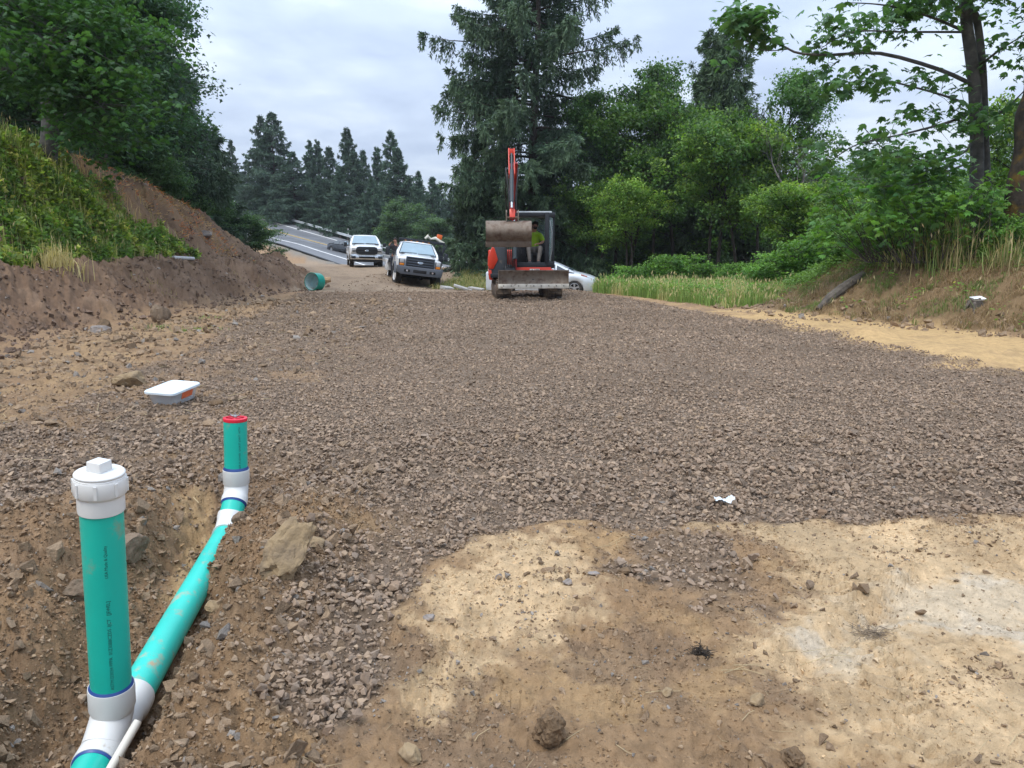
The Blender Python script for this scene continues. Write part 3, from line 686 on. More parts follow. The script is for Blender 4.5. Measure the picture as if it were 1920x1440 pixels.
def build_pipes():
    t = empty('sewer_pipe', (PA.x, PA.y, PA.z-PR), label='teal sewer pipe lying in the trench with two upright cleanout risers and white fittings', cat='pipe')
    off = -t.location
    def bl(mb, name, m, parent=t, **k):
        for i, v in enumerate(mb.v): mb.v[i] = v+off
        o = mb.build(name, m, parent, smooth=50, **k); return o
    r1b = PZ(211, 1330, 3.02); r1t = PZ(189, 930, 2.80)
    ax1 = (r1t-r1b).normalized()
    # wye body: straight run + swept branch
    hubN = PA-PDIR*.20; hubF = PA+PDIR*.23
    mb = MB(); mb.ring(PA, PDIR, [(PR*.97, -.20), (PR*1.13, -.20), (PR*1.15, -.185), (PR*1.15, -.12), (PR*1.06, -.10), (PR*1.06, .12), (PR*1.15, .145), (PR*1.15, .215), (PR*1.13, .23), (PR*.97, .23)], 40)
    j = PA+UP*.02-PDIR*.11
    path = bez(j, PA+ax1*.10+PDIR*.03, r1b-ax1*.0+ax1*.015, 14)
    mb.tube(path, [PR*1.05]*15, 36)
    mb.ring(r1b, ax1, [(PR*.97, .0), (PR*1.06, 0), (PR*1.15, .02), (PR*1.15, .10), (PR*1.13, .11), (PR*.97, .11)], 40)
    mb.tube([PA+PDIR*.12+UP*.03, PA+PDIR*.02+UP*.09, r1b], [.012, .02, .02], 8)
    bl(mb, 'wye_fitting', M['wpvc'])
    for c, a, h in ((PA, PDIR, -.201), (PA, PDIR, .231), (r1b, ax1, .111)):
        s = .006 if h > 0 else -.006
        mb = MB().ring(c+a*h, a, [(PR+.0015, 0), (PR*1.10, 0), (PR*1.05, s), (PR+.0015, s*1.5)], 36); bl(mb, 'primer_band', M['primer'])
    mb = MB().cyl(PE, PA-PDIR*.19, PR, n=48); bl(mb, 'main_pipe', M['green'])
    mb = MB().cyl(PA+PDIR*.22, PF-PDIR*.02, PR, n=48); bl(mb, 'main_pipe', M['green_dusty'])
    mb = MB().cyl(r1b+ax1*.10, r1t-ax1*.02, PR, n=48); rp = bl(mb, 'riser_pipe', M['green'])
    # print, reading upwards on the right-hand flank
    side = Vector((.52, -.855, 0)); L = (r1t-r1b).length
    pipe_text('ASTM D3034 PPPA  01Z30B8CZDS .IJCT   [JEWEL]', .0175, off+r1b+ax1*.135, ax1, side, PR, t)
    pipe_text('USA Made & Quality', .0155, off+r1b+ax1*.60, ax1, side, PR, t)
    # cleanout adapter and plug
    mb = MB().ring(r1t-ax1*.055, ax1, [(PR+.001, 0), (PR*1.07, 0), (PR*1.085, .01), (PR*1.085, .062), (PR*1.17, .067), (PR*1.22, .073), (PR*1.22, .125), (PR*1.19, .130), (PR*1.12, .131)], 48)
    for k in range(8):
        a = 2*PI*k/8+.3; u = ax1.orthogonal().normalized(); w = ax1.cross(u); d = u*math.cos(a)+w*math.sin(a)
        tn = ax1.cross(d)
        c = r1t+ax1*.045+d*PR*1.22; q = [c+tn*sx*.005+ax1*sz*.025+d*sy*.004 for sx in (-1, 1) for sy in (-1, 1) for sz in (-1, 1)]
        mb.add(q, [(0, 1, 3, 2), (4, 6, 7, 5), (0, 4, 5, 1), (2, 3, 7, 6), (0, 2, 6, 4), (1, 5, 7, 3)])
    ad = bl(mb, 'cleanout_adapter', M['wpvc'])
    mb = MB().ring(r1t+ax1*.074, ax1, [(PR*1.17, 0), (PR*1.17, .006), (PR*1.13, .007), (PR*1.13, .011), (PR*1.17, .012), (PR*1.17, .017), (PR*1.10, .022), (PR*.3, .026), (0.0001, .026)], 48)
    u = Vector((1, -.28, 0)).normalized(); u = (u-ax1*u.dot(ax1)).normalized(); w = ax1.cross(u)
    c = r1t+ax1*.116
    q = [c+u*sx*.030*(1-.06*(sz > 0))+w*sy*.030*(1-.06*(sz > 0))+ax1*sz*.020 for sx in (-1, 1) for sy in (-1, 1) for sz in (-1, 1)]
    mb.add(q, [(0, 1, 3, 2), (4, 6, 7, 5), (0, 4, 5, 1), (2, 3, 7, 6), (0, 2, 6, 4), (1, 5, 7, 3)])
    o = bl(mb, 'cleanout_plug', M['wpvc'], bevel=.0022); o.parent = ad
    # far riser
    q1 = PZ(437, 950, 4.99); q2 = PZ(443, 905, 5.06); q3 = PZ(441, 786, 4.99); ax3 = (q3-q2).normalized()
    d1 = (q1-PF).normalized()
    pth = bez(PF-PDIR*.04, PF+PDIR*.03, PF+(q1-PF)*.70, 8)
    mb = MB().tube(pth, [PR*1.13]*2+[PR*1.06]*5+[PR*1.13]*2, 32); bl(mb, 'elbow_fitting', M['wpvc'])
    mb = MB().tube([PF+(q1-PF)*.6, q1+(q1-PF)*.25], PR, 36); bl(mb, 'short_pipe', M['green'])
    pth = bez(q1+(q1-PF)*.12, q1+(q1-PF)*.6, q2+ax3*.0, 8)
    mb = MB().tube(pth, [PR*1.13]*3+[PR*1.05]*6, 32); mb.ring(q2, ax3, [(PR*1.05, -.01), (PR*1.14, .0), (PR*1.14, .09), (PR*.98, .095)], 36); bl(mb, 'elbow_fitting', M['wpvc'])
    mb = MB().ring(q2+ax3*.095, ax3, [(PR+.001, 0), (PR*1.11, 0), (PR*1.05, .01), (PR+.001, .016)], 32); bl(mb, 'primer_band', M['primer'])
    mb = MB().ring(q1+(q1-PF)*.12, d1, [(PR+.001, 0), (PR*1.12, 0), (PR*1.05, -.01), (PR+.001, -.016)], 32); bl(mb, 'primer_band', M['primer'])
    mb = MB().cyl(q2+ax3*.08, q3, PR, n=40); bl(mb, 'riser_pipe', M['green'])
    pipe_text('SDR 35 SEWER  GASKET JOINT  ASTM', .0165, off+q2+ax3*.11, ax3, Vector((.62, -.78, 0)), PR, t)
    # red mechanical test plug: rim, spokes, hub, wing nut
    mb = MB().ring(q3, ax3, [(PR*.72, -.02), (PR*1.02, -.01), (PR*1.05, .003), (PR*1.03, .010), (PR*.80, .012), (PR*.76, .006), (PR*.72, -.02)], 36)
    mb.ring(q3, ax3, [(.0001, -.012), (PR*.78, -.012), (PR*.78, -.002), (.0001, -.002)], 30)
    u = ax3.orthogonal().normalized(); w = ax3.cross(u)
    for k in range(6):
        a = 2*PI*k/6; d = u*math.cos(a)+w*math.sin(a); tn = ax3.cross(d)
        c0 = q3+d*PR*.3; c1 = q3+d*PR*.8
        q = [c+tn*s*.004+ax3*h for c in (c0, c1) for s in (-1, 1) for h in (-.004, .010)]
        mb.add(q, [(0, 1, 3, 2), (4, 6, 7, 5), (0, 4, 5, 1), (2, 3, 7, 6), (0, 2, 6, 4), (1, 5, 7, 3)])
    mb.ring(q3, ax3, [(PR*.34, -.004), (PR*.34, .009), (PR*.2, .011), (.0001, .011)], 20)
    tp = bl(mb, 'test_plug', M['redpl'])
    mb = MB().cyl(q3, q3+ax3*.042, .006, n=10); mb.ring(q3+ax3*.012, ax3, [(.013, 0), (.014, .008), (.010, .018), (.0001, .018)], 12)
    mb.tube([q3+ax3*.02, q3+ax3*.026+Vector((.028, 0, 0)), q3+ax3*.04+Vector((.032, 0, 0))], [.005, .005, .006], 8)
    mb.tube([q3+ax3*.02, q3+ax3*.026-Vector((.028, 0, 0)), q3+ax3*.04-Vector((.032, 0, 0))], [.005, .005, .006], 8)
    o = bl(mb, 'wing_nut', M['steel']); o.parent = tp
    # thin white conduit lying beside the wye
    a = PZ(259, 1352, 2.93); b = PZ(214, 1430, 2.83); d = (b-a).normalized(); e = a+d*.9
    mb = MB().tube([a, a+d*.02, b, e], [.015, .0165, .0165, .0165], 20); o = mb.build('conduit', mat('conduit_white', (.6, .57, .5), .5, var=.06, dirt=(.36, .28, .18), dirt_amt=.05, dscale=14), smooth=50)
    tag(o, 'thin off-white plastic conduit leaning against the near white pipe fitting', 'conduit')
build_pipes()
# ------------------------------------------------------------------ rocks
def rock_mesh(name, size, seed, cuts=9, sub=4, rough=.10, soft=False):
    bm = bmesh.new(); bmesh.ops.create_icosphere(bm, subdivisions=sub, radius=1); g = random.Random(seed)
    if not soft:
        for k in range(cuts):
            n = Vector((g.gauss(0, 1), g.gauss(0, 1), g.gauss(0, 1))).normalized(); d = g.uniform(.55, .82)
            for v in bm.verts:
                q = v.co.dot(n)-d
                if q > 0: v.co -= n*q
    o = Vector((seed*3.1, 0, 0))
    for v in bm.verts:
        c = v.co.copy(); f = mnoise.fractal(c*1.8+o, 1, 2, 4)*rough*1.3+mnoise.fractal(c*6+o, 1, 2, 3)*rough*.55
        v.co = c*(1+f); v.co = Vector((v.co.x*size[0], v.co.y*size[1], v.co.z*size[2]))
    me = bpy.data.meshes.new(name); bm.to_mesh(me); bm.free()
    me.polygons.foreach_set('use_smooth', [True]*len(me.polygons)); me.set_sharp_from_angle(angle=R(32)); return me
M['rock_tan'] = mat('rock_tan', (.30, .215, .12), .9, var=.3, vscale=7, dirt=(.17, .125, .08), dirt_amt=.55, dscale=6, bump=.9, bscale=25)
M['rock_brown'] = mat('rock_brown', (.20, .145, .098), .9, var=.3, vscale=9, dirt=(.12, .085, .055), dirt_amt=.5, dscale=8, bump=.9, bscale=30)
M['rock_grey'] = mat('rock_grey', (.25, .22, .20), .85, var=.25, vscale=9, dirt=(.28, .2, .13), dirt_amt=.3, dscale=8, bump=.8, bscale=30)
M['clod_dark'] = mat('clod_dark', (.15, .098, .055), .97, var=.4, vscale=14, bump=1, bscale=45)
def rock(px, py, depth_z, size, rot, mk, label, seed, sink=.35, name='rock', cat='rock', **k):
    x, y = G(px, py, depth_z); z = zf_at(x, y)
    x, y = G(px, py, z); z = zf_at(x, y)
    o = mkobj(name, rock_mesh(name, size, seed, **k), M[mk]); o.location = (x, y, z+size[2]*(1-sink)); o.rotation_euler = rot
    tag(o, label, cat); return o
def small_things():
    rock(540, 1075, .1, (.095, .065, .17), (R(-32), R(36), R(10)), 'rock_tan', 'large slab-like tan boulder leaning on the stones right of the trench', 3, sink=.4, cuts=8, rough=.2)
    rock(590, 1010, .1, (.07, .05, .035), (0, .2, .5), 'rock_tan', 'flat tan rock just above the large slab boulder', 13)
    rock(1032, 1392, 0, (.050, .047, .062), (.2, .1, .4), 'clod_dark', 'round dark soil clod standing alone at the bottom of the sand', 4, sink=.2, name='soil_clod', cat='soil clod', soft=True, rough=.22)
    rock(1485, 1432, 0, (.035, .03, .03), (.2, .1, .4), 'clod_dark', 'small dark soil clod cut by the bottom edge right of the big clod', 14, sink=.2, name='soil_clod', cat='soil clod', soft=True, rough=.22)
    rock(770, 1424, 0, (.05, .028, .025), (0, .3, -.7), 'rock_tan', 'smooth tan stone lying slanted at the bottom left of the sand', 5, cuts=6)
    rock(248, 726, 0, (.21, .17, .12), (0, .1, .3), 'rock_tan', 'broad tan rock lying left of the clear storage tub', 6)
    rock(408, 762, 0, (.085, .06, .05), (0, .1, .3), 'clod_dark', 'dark brown clod between the storage tub and the red plug', 7, name='soil_clod', cat='soil clod')
    rock(412, 1152, -.1, (.065, .05, .04), (.3, .2, .5), 'rock_tan', 'blocky tan rock on the stones close to the right side of the teal pipe', 8)
    rock(250, 1130, -.1, (.11, .09, .085), (.1, .2, .9), 'rock_brown', 'brown rock standing behind the near riser in the trench', 9)
    rock(452, 968, .05, (.075, .04, .045), (.1, -.5, -.5), 'rock_brown', 'jagged brown rock touching the white elbow of the far riser', 10)
    rock(160, 1245, -.2, (.08, .07, .06), (.1, .2, .9), 'rock_brown', 'brown lump left of the near riser low in the trench', 11)
    rock(215, 1222, -.2, (.065, .06, .055), (.4, .2, .1), 'rock_brown', 'rounded brown lump behind the foot of the near riser', 12)
    rock(1112, 1081, 0, (.030, .018, .014), (0, 0, -.2), 'rock_grey', 'small brick-shaped grey stone on the sand left of the round dark stone', 21, cuts=12)
    rock(1170, 1076, 0, (.038, .03, .026), (0, 0, .5), 'clod_dark', 'dark rounded stone with a knob, on the soil right of the brick-shaped stone', 22)
    rock(1065, 1098, 0, (.028, .02, .018), (0, 0, .5), 'rock_grey', 'grey pointed stone below the brick-shaped stone', 23)
    rock(1517, 1108, 0, (.026, .022, .022), (0, 0, .5), 'rock_brown', 'lone dark pebble on the sand above the wheel rut', 24)
    rock(1418, 1324, 0, (.030, .026, .026), (0, 0, .5), 'rock_tan', 'pale pebble beside a dark one, right of the straw', 25)
    rock(1252, 1302, 0, (.022, .02, .02), (0, 0, .5), 'rock_tan', 'small cream pebble in the middle of the dark soil patch', 26)
    rock(805, 1160, 0, (.028, .018, .016), (0, 0, .1), 'rock_grey', 'flat grey stone alone on the left of the sand patch', 27)
    rock(936, 1083, 0, (.022, .018, .018), (0, 0, .1), 'rock_grey', 'small grey stone at the top of the sand patch', 28)
    rock(302, 603, 0, (.20, .16, .24), (.1, .2, .6), 'rock_brown', 'pointed brown rock at the foot of the left bank', 31, sink=.4)
    rock(196, 622, 0, (.17, .13, .15), (.1, .2, .1), 'clod_dark', 'dark rounded rock at the left bank foot beside a flat grey one', 32, sink=.4)
    rock(185, 606, 0, (.22, .15, .10), (.1, .0, .1), 'rock_grey', 'flat grey rock at the left bank foot beside a dark one', 33, sink=.4)
    rock(234, 545, .8, (.26, .16, .12), (.0, .1, .2), 'rock_tan', 'pale tan rock lying on the face of the left berm', 34, sink=.4)
    rock(343, 553, .6, (.20, .12, .09), (.0, .1, .2), 'rock_grey', 'small grey rock on the berm face right of the pale tan rock', 35, sink=.4)
    rock(205, 566, .6, (.15, .1, .08), (.0, .1, .2), 'rock_grey', 'small grey rock lower on the berm face below the pale tan rock', 36, sink=.4)
    # ---- storage tub
    x, y = G(327, 757, 0); z = zf_at(x, y)+.01
    t = empty('storage_tub', (x, y, z), (R(5), R(1.5), R(-14)), 'clear plastic storage tub with a frosted white lid on the gravel', 'tub'); t.scale = (.84, .84, .95)
    def rrect(w, d, r, n=5):
        o = []
        for cx, cy, a0 in ((w/2-r, d/2-r, 0), (-w/2+r, d/2-r, 90), (-w/2+r, -d/2+r, 180), (w/2-r, -d/2+r, 270)):
            for k in range(n): a = R(a0+90*k/(n-1)); o.append((cx+r*math.cos(a), cy+r*math.sin(a)))
        return o
    def shell(secs):
        mb = MB(); n = len(secs[0][0])
        for pts, zz in secs: mb.v += [Vector((p[0], p[1], zz)) for p in pts]
        for i in range(len(secs)-1):
            for k in range(n): mb.f.append((i*n+k, i*n+(k+1) % n, (i+1)*n+(k+1) % n, (i+1)*n+k))
        return mb, n
    clear, nt, b, out = newmat('clear_plastic'); b.inputs['Base Color'].default_value = (.80, .83, .87, 1); b.inputs['Roughness'].default_value = .25; b.inputs['Alpha'].default_value = .48; b.inputs['Specular IOR Level'].default_value = .7
    mb, n = shell([(rrect(.28, .40, .05), .012), (rrect(.285, .405, .05), .0), (rrect(.31, .43, .05), .02), (rrect(.385, .50, .055), .145), (rrect(.41, .53, .06), .15), (rrect(.41, .53, .06), .138)])
    mb.f.append(tuple(range(n))); mb.build('tub_body', clear, t)
    lidm = mat('frosted_lid', (.66, .74, .79), .32, var=.03)
    mb, n = shell([(rrect(.415, .535, .06), .135), (rrect(.43, .55, .065), .137), (rrect(.43, .55, .065), .158), (rrect(.41, .53, .06), .166), (rrect(.395, .515, .055), .160), (rrect(.37, .49, .05), .160)])
    mb.f.append(tuple(range(5*n, 6*n))); mb.build('lid', lidm, t)
    mb = MB(); mb.box((.180, .02, .090), (.003, .20, .075), (0, R(20), 0)); mb.build('label_sticker', mat('orange_label', (.75, .17, .07), .5, var=.2, vscale=20), t)
    mb = MB(); 
    for k in range(7): mb.box((random.uniform(-.02, .02), random.uniform(-.015, .015), .02+.006*k), (.24, .36-.006*k, .003), (random.uniform(-.03, .03), random.uniform(-.03, .03), random.uniform(-.1, .1)))
    mb.box((-.03, -.12, .080), (.19, .16, .003), (R(22), R(-18), .3)); mb.box((.03, .05, .07), (.2, .2, .003), (R(-18), R(12), -.3))
    o = mb.build('papers', mat('paper', (.8, .8, .78), .8)); o.location = (x, y, z); o.rotation_euler = t.rotation_euler; o.scale = t.scale; tag(o, 'stack of loose papers inside the clear storage tub', 'papers')
    # ---- plastic scrap
    g = random.Random(3); x, y = G(1357, 955, 0); z = zf_at(x, y)+.055; mb = MB(); n = 12
    vs = [((i/n-.5)*.13*(1-.25*abs(j/n-.5)), (j/n-.5)*.07, .020*mnoise.fractal(Vector((i*.5, j*.5, 1)), 1, 2, 3)+.012*math.sin(i*.5+j*.2)) for i in range(n+1) for j in range(n+1)]
    mb.add(vs, [(i*(n+1)+j, (i+1)*(n+1)+j, (i+1)*(n+1)+j+1, i*(n+1)+j+1) for i in range(n) for j in range(n)])
    o = mb.build('plastic_scrap', mat('crumpled_plastic', (.62, .68, .72), .35)); o.location = (x, y, z); o.rotation_euler.z = -.1; tag(o, 'crumpled scrap of clear white plastic on the edge of the gravel', 'litter')
    # ---- green pipe offcut and the wooden block beside it
    c = P(590, 521, 31.0); c.z = z_at(c.x, c.y)+.35; axd = Vector((-.42, -.9, .1)).normalized(); r0 = .355
    mb = MB().ring(c, axd, [(r0, -.2), (r0, .2), (r0-.022, .2), (r0-.022, -.2), (r0, -.2)], 48); o = mb.build('pipe_offcut', mat('offcut_teal', (.01, .26, .20), .4, var=.1), smooth=40)
    tag(o, 'short wide ring cut from a teal pipe standing at the end of the dirt bank', 'pipe offcut')
    mb = MB().ring(c, axd, [(r0-.023, -.19), (r0-.026, .19), (r0-.027, .19), (r0-.024, -.19)], 40); l = mb.build('lining', mat('offcut_lining', (.45, .6, .6), .5, dirt=(.3, .2, .12), dirt_amt=.2, dscale=3), smooth=40); l.parent = o
    w = P(609, 514, 31.6); w.z = z_at(w.x, w.y)+.38
    mb = MB().tube([Vector((-.30, 0, -.06)), Vector((-.1, 0, .0)), Vector((.22, .05, .04))], [.10, .12, .11], 9); o = mb.build('log_end', mat('cut_wood', (.46, .30, .17), .8, var=.25, vscale=10), smooth=30); o.location = w; tag(o, 'short piece of pale cut wood behind the teal pipe ring', 'log')
    # ---- weathered log, stump, tray on the right bank
    M['deadwood'] = mat('dead_wood', (.10, .085, .07), .95, var=.5, vscale=8, bump=1, bscale=20)
    a = P(1535, 549, 17.6); b = P(1618, 520, 18.6); a.z = zf_at(a.x, a.y)+.06; b.z = zf_at(b.x, b.y)+.10
    mid = (a+b)/2+Vector((0, 0, .03)); mb = MB().tube([a, a.lerp(mid, .5)+Vector((0, 0, .02)), mid, b.lerp(mid, .5), b], [.05, .11, .12, .10, .06], 9)
    o = mb.build('fallen_log', M['deadwood'], smooth=30); tag(o, 'grey weathered log half buried in the right bank', 'log')
    s0 = P(1832, 530, 15.2); s0.z = zf_at(s0.x, s0.y)-.02
    mb = MB(); 
    g = random.Random(12)
    mb.tube([s0+Vector((0, 0, -.15)), s0+Vector((0, 0, .04)), s0+Vector((.02, 0, .13))], [.15, .12, .09], 9)
    for k in range(11):
        a2 = k*.57+g.uniform(-.2, .2); r = g.uniform(.15, .3); mb.tube([s0+Vector((math.cos(a2)*.06, math.sin(a2)*.06, g.uniform(.08, .18))), s0+Vector((math.cos(a2)*r*.55, math.sin(a2)*r*.5, g.uniform(.02, .12))), s0+Vector((math.cos(a2)*r, math.sin(a2)*r, -.05-.15*(math.sin(a2) < 0)))], [.045, .03, .012], 6)
    o = mb.build('stump', M['deadwood'], smooth=30); tag(o, 'small broken grey stump with roots under the white tray on the right bank', 'stump')
    mb, n = shell([(rrect(.22, .14, .03), .0), (rrect(.26, .17, .035), .035), (rrect(.27, .18, .035), .037), (rrect(.25, .16, .03), .032), (rrect(.21, .13, .03), .006)])
    mb.f.append(tuple(range(n))); mb.f.append(tuple(range(4*n, 5*n)))
    o = mb.build('tray', mat('white_tray', (.72, .73, .74), .5)); o.location = s0+Vector((.03, -.02, .135)); o.rotation_euler = (R(16), R(-4), .2); tag(o, 'white plastic tray resting on the small stump', 'tray')
    # ---- pale pipe piece on the bank
    a = P(325, 484, 22.5); b = P(362, 475, 23.5); a.z = zf_at(a.x, a.y)+.07; b.z = zf_at(b.x, b.y)+.07
    o = MB().tube([a, b], [.055, .055], 14).build('pipe_piece', mat('pale_pipe', (.42, .42, .42), .5)); tag(o, 'short pale grey pipe lying below the brambles on the left bank', 'pipe')
    o = mkobj('rock', rock_mesh('rock', (.34, .2, .16), 44), M['rock_grey']); q = P(383, 410, 30); q.z = zf_at(q.x, q.y)+.05; o.location = q; tag(o, 'pale rock on the crest of the left dirt bank', 'rock')
    # ---- rubble beside the dark conifer
    conc = mat('broken_concrete', (.36, .35, .33), .9, var=.2, vscale=5, bump=.5, bscale=20)
    for k, (px, Y, sz, rot, lab) in enumerate(((868, 31.5, (.75, .4, .09), (.1, .30, .2), 'tilted slab of broken concrete left of the excavator'), (893, 31.0, (.6, .4, .08), (.0, .12, -.3), 'flat slab of broken concrete nearest the excavator track'), (838, 32.2, (.5, .35, .16), (.2, .1, .7), 'chunk of broken concrete beside the white flatbed truck'))):
        q = P(px, 540, Y); q.z = z_at(q.x, q.y)+.08; o = MB().box((0, 0, 0), (sz[0], sz[1], sz[2])).build('concrete_slab', conc, bevel=.02); o.location = q; o.rotation_euler = rot; tag(o, lab, 'concrete slab', 'broken concrete slabs')
    # ---- root clump and twig pile on the sand
    def strands(name, px, py, n, rad, hgt, ln, w, col, label, cat, seed, flat=1.0):
        g = np.random.default_rng(seed); x, y = G(px, py, 0); z = zf_at(x, y); mb = MB()
        for k in range(n):
            a = g.uniform(0, 2*PI); c = Vector((x+g.normal(0, rad), y+g.normal(0, rad*.7), z+abs(g.normal(0, hgt)))); d = Vector((math.cos(a), math.sin(a), g.normal(0, .3)*flat)).normalized()*ln*g.uniform(.4, 1); q = c+d*.5+Vector((0, 0, g.normal(0, .25)*ln*.3))
            e = c+d; e.z = max(e.z, z+.002); q.z = max(q.z, z+.003); mb.tube([c, q, e], [w, w*.8, w*.4], 4)
        o = mb.build(name, mat(name+'_mat', col, .9, var=.4, vscale=30), smooth=60); tag(o, label, cat); return o
    strands('root_clump', 1312, 1240, 90, .018, .014, .045, .0022, (.035, .026, .018), 'dark tangled clump of roots on the sandy soil', 'roots', 5)
    strands('twig_pile', 1636, 1188, 60, .032, .010, .10, .0016, (.19, .145, .10), 'small heap of thin grey-brown twigs by the wheel rut', 'twigs', 6, .3)
    # ---- long straws
    g = np.random.default_rng(9); mb = MB()
    def straw(a, b, w=.0011):
        x0, y0 = G(*a); x1, y1 = G(*b); m_ = ((x0+x1)/2+g.normal(0, .008), (y0+y1)/2+g.normal(0, .008)); pts = []
        for (xx, yy) in ((x0, y0), m_, (x1, y1)): pts.append(Vector((xx, yy, zf_at(xx, yy)+.008)))
        mb.tube(pts, [w, w, w*.6], 5)
    for a, b in (((975, 1022), (1020, 1038)), ((1018, 1038), (1100, 1044)), ((1100, 1044), (1180, 1022)), ((1140, 1030), (1190, 1022)), ((1152, 1014), (1160, 1040)), ((1210, 1306), (1275, 1305)), ((880, 1263), (930, 1243)), ((1000, 1205), (1020, 1223)), ((975, 1205), (979, 1220)), ((1350, 1270), (1450, 1274)), ((1356, 1275), (1400, 1262)), ((1375, 1262), (1470, 1268)), ((1390, 1370), (1415, 1342)), ((1470, 1085), (1490, 1066)), ((1060, 1398), (1095, 1375)), ((1155, 1410), (1185, 1428)), ((890, 1395), (920, 1382)), ((1830, 1335), (1870, 1362)), ((1890, 1410), (1920, 1385)), ((1460, 1240), (1560, 1215)), ((1500, 1245), (1620, 1230)), ((1540, 1255), (1600, 1200)), ((1600, 1195), (1690, 1250)), ((560, 1420), (600, 1432)), ((580, 1440), (640, 1425))): straw(a, b)
    for k in range(260):
        x = g.uniform(-1.2, 3.0); y = g.uniform(1.9, 5.2)
        if gravel_mask(np.array([x]), np.array([y]))[0] > .7 and g.random() < .8: continue
        a = g.uniform(0, PI); l = g.uniform(.02, .09); pts = [Vector((x+math.cos(a)*l*t, y+math.sin(a)*l*t, zf_at(x+math.cos(a)*l*t, y+math.sin(a)*l*t)+.005)) for t in (-.5, 0, .5)]; mb.tube(pts, [.0006, .0007, .0004], 4)
    for k in range(160):
        x = g.uniform(-8, -2); y = g.uniform(4.5, 17); a = g.uniform(0, PI); l = g.uniform(.05, .22); pts = [Vector((x+math.cos(a)*l*t, y+math.sin(a)*l*t, zf_at(x+math.cos(a)*l*t, y+math.sin(a)*l*t)+.02)) for t in (-.5, 0, .5)]; mb.tube(pts, [.003, .003, .002], 4)
    o = mb.build('straw', mat('dry_straw', (.42, .33, .19), .85, var=.3, vscale=10), smooth=60); tag(o, 'dry straw and root fibres scattered over the sand', 'straw', kind='stuff')
if 'small' not in SKIP: small_things()
# ================================================================== VEHICLES, EXCAVATOR, PEOPLE
def cpaint(name, col, rough=.32, metal=0): return mat(name, col, rough, metal, var=.03, vscale=1.5, dirt=(.30, .25, .19), dirt_amt=-.25, dscale=1.5, coat=.6)
M['wpaint'] = cpaint('white_paint', (.74, .76, .78)); M['bpaint'] = cpaint('black_paint', (.012, .014, .018), .2); M['spaint'] = cpaint('silver_paint', (.60, .64, .68), .3, .2)
M['glass'] = mat('car_glass', (.045, .055, .062), .06, var=.05, coat=1)
M['wind'] = mat('windscreen', (.26, .36, .42), .12, var=.1, vscale=2, coat=1)
M['rubber'] = mat('tyre_rubber', (.028, .027, .026), .85, var=.2, dirt=(.16, .125, .09), dirt_amt=.15, dscale=5)
M['trim'] = mat('dark_trim', (.022, .026, .033), .45, var=.1)
M['grey_bumper'] = mat('grey_bumper', (.085, .095, .115), .5, var=.08, dirt=(.2, .16, .12), dirt_amt=-.1, dscale=3)
M['chrome'] = mat('chrome', (.62, .64, .66), .22, .9, var=.05)
M['lens'] = mat('lamp_lens', (.42, .42, .42), .12, var=.1, coat=1); M['amber'] = mat('amber_lens', (.62, .20, .02), .2)
M['redlens'] = mat('pink_reflector', (.5, .18, .14), .3)
M['under'] = mat('underbody', (.012, .012, .013), .9)
M['alloy'] = mat('alloy_rim', (.48, .49, .5), .35, .7, dirt=(.2, .15, .1), dirt_amt=.0)
def wheel(parent, x, y, r, w, side, rimmat='alloy', spokes=5, steer=0):
    """side +1/-1: outer face direction along x"""
    c = Vector((x, y, r)); ax = Vector((side*math.cos(steer), side*math.sin(steer), 0))
    mb = MB().ring(c, ax, [(r*.62, -w/2), (r*.92, -w/2), (r, -w*.38), (r, w*.38), (r*.93, w/2), (r*.66, w/2*1.04), (r*.62, w*.40), (r*.60, -w*.3)], 28)
    t = mb.build('wheel', M['rubber'], parent, smooth=35)
    mb = MB().ring(c, ax, [(r*.61, w*.36), (r*.64, w*.47), (r*.60, w*.49), (r*.56, w*.38), (r*.55, w*.1)], 28, False)
    mb.ring(c, ax, [(r*.17, w*.1), (r*.16, w*.42), (.001, w*.43)], 14)
    u = ax.cross(UP).normalized()
    for k in range(spokes):
        a = 2*PI*k/spokes+.3; d = u*math.cos(a)+UP*math.sin(a); n = ax.cross(d)
        for q0, q1, wd in ((.12, .60, .085),):
            p = [c+d*r*q+n*r*s*wd*(1.0 if q < .3 else 1.5)+ax*h*w for q in (q0, q1) for s in (-1, 1) for h in (.28, .42)]
            mb.add(p, [(0, 1, 3, 2), (4, 6, 7, 5), (0, 4, 5, 1), (2, 3, 7, 6), (0, 2, 6, 4), (1, 5, 7, 3)])
    mb.build('rim', M[rimmat], t, smooth=30)
    mb = MB().ring(c, ax, [(r*.58, w*.08), (.001, w*.08)], 20); mb.build('brake_disc', M['under'], t)
    return t
def quadplate(name, pts, m, parent, th=.012, bevel=0):
    """thin plate through pts (coplanar-ish polygon) with thickness along its normal"""
    pts = [Vector(p) for p in pts]; n = (pts[1]-pts[0]).cross(pts[2]-pts[1]).normalized()
    k = len(pts); mb = MB(); mb.v = pts+[p+n*th for p in pts]; mb.f = [tuple(range(k)), tuple(range(2*k-1, k-1, -1))]+[(i, (i+1) % k, k+(i+1) % k, k+i) for i in range(k)]
    return mb.build(name, m, parent, bevel=bevel)
def mir(pts, s): return [(p[0]*s, p[1], p[2]) for p in (pts if s > 0 else reversed(pts))]
def body_rows(ys, bot, belt, top, hw):
    rows = []
    for y in ys:
        b, bl, tp, w = bot(y), belt(y), top(y), hw(y)
        rows.append([(w*.94, y, b), (w, y, b+(bl-b)*.25), (w*1.0, y, b+(bl-b)*.6), (w*.975, y, bl-.03), (w*.93, y, bl+.0), (w*.55, y, tp-.008), (0, y, tp)])
    return rows
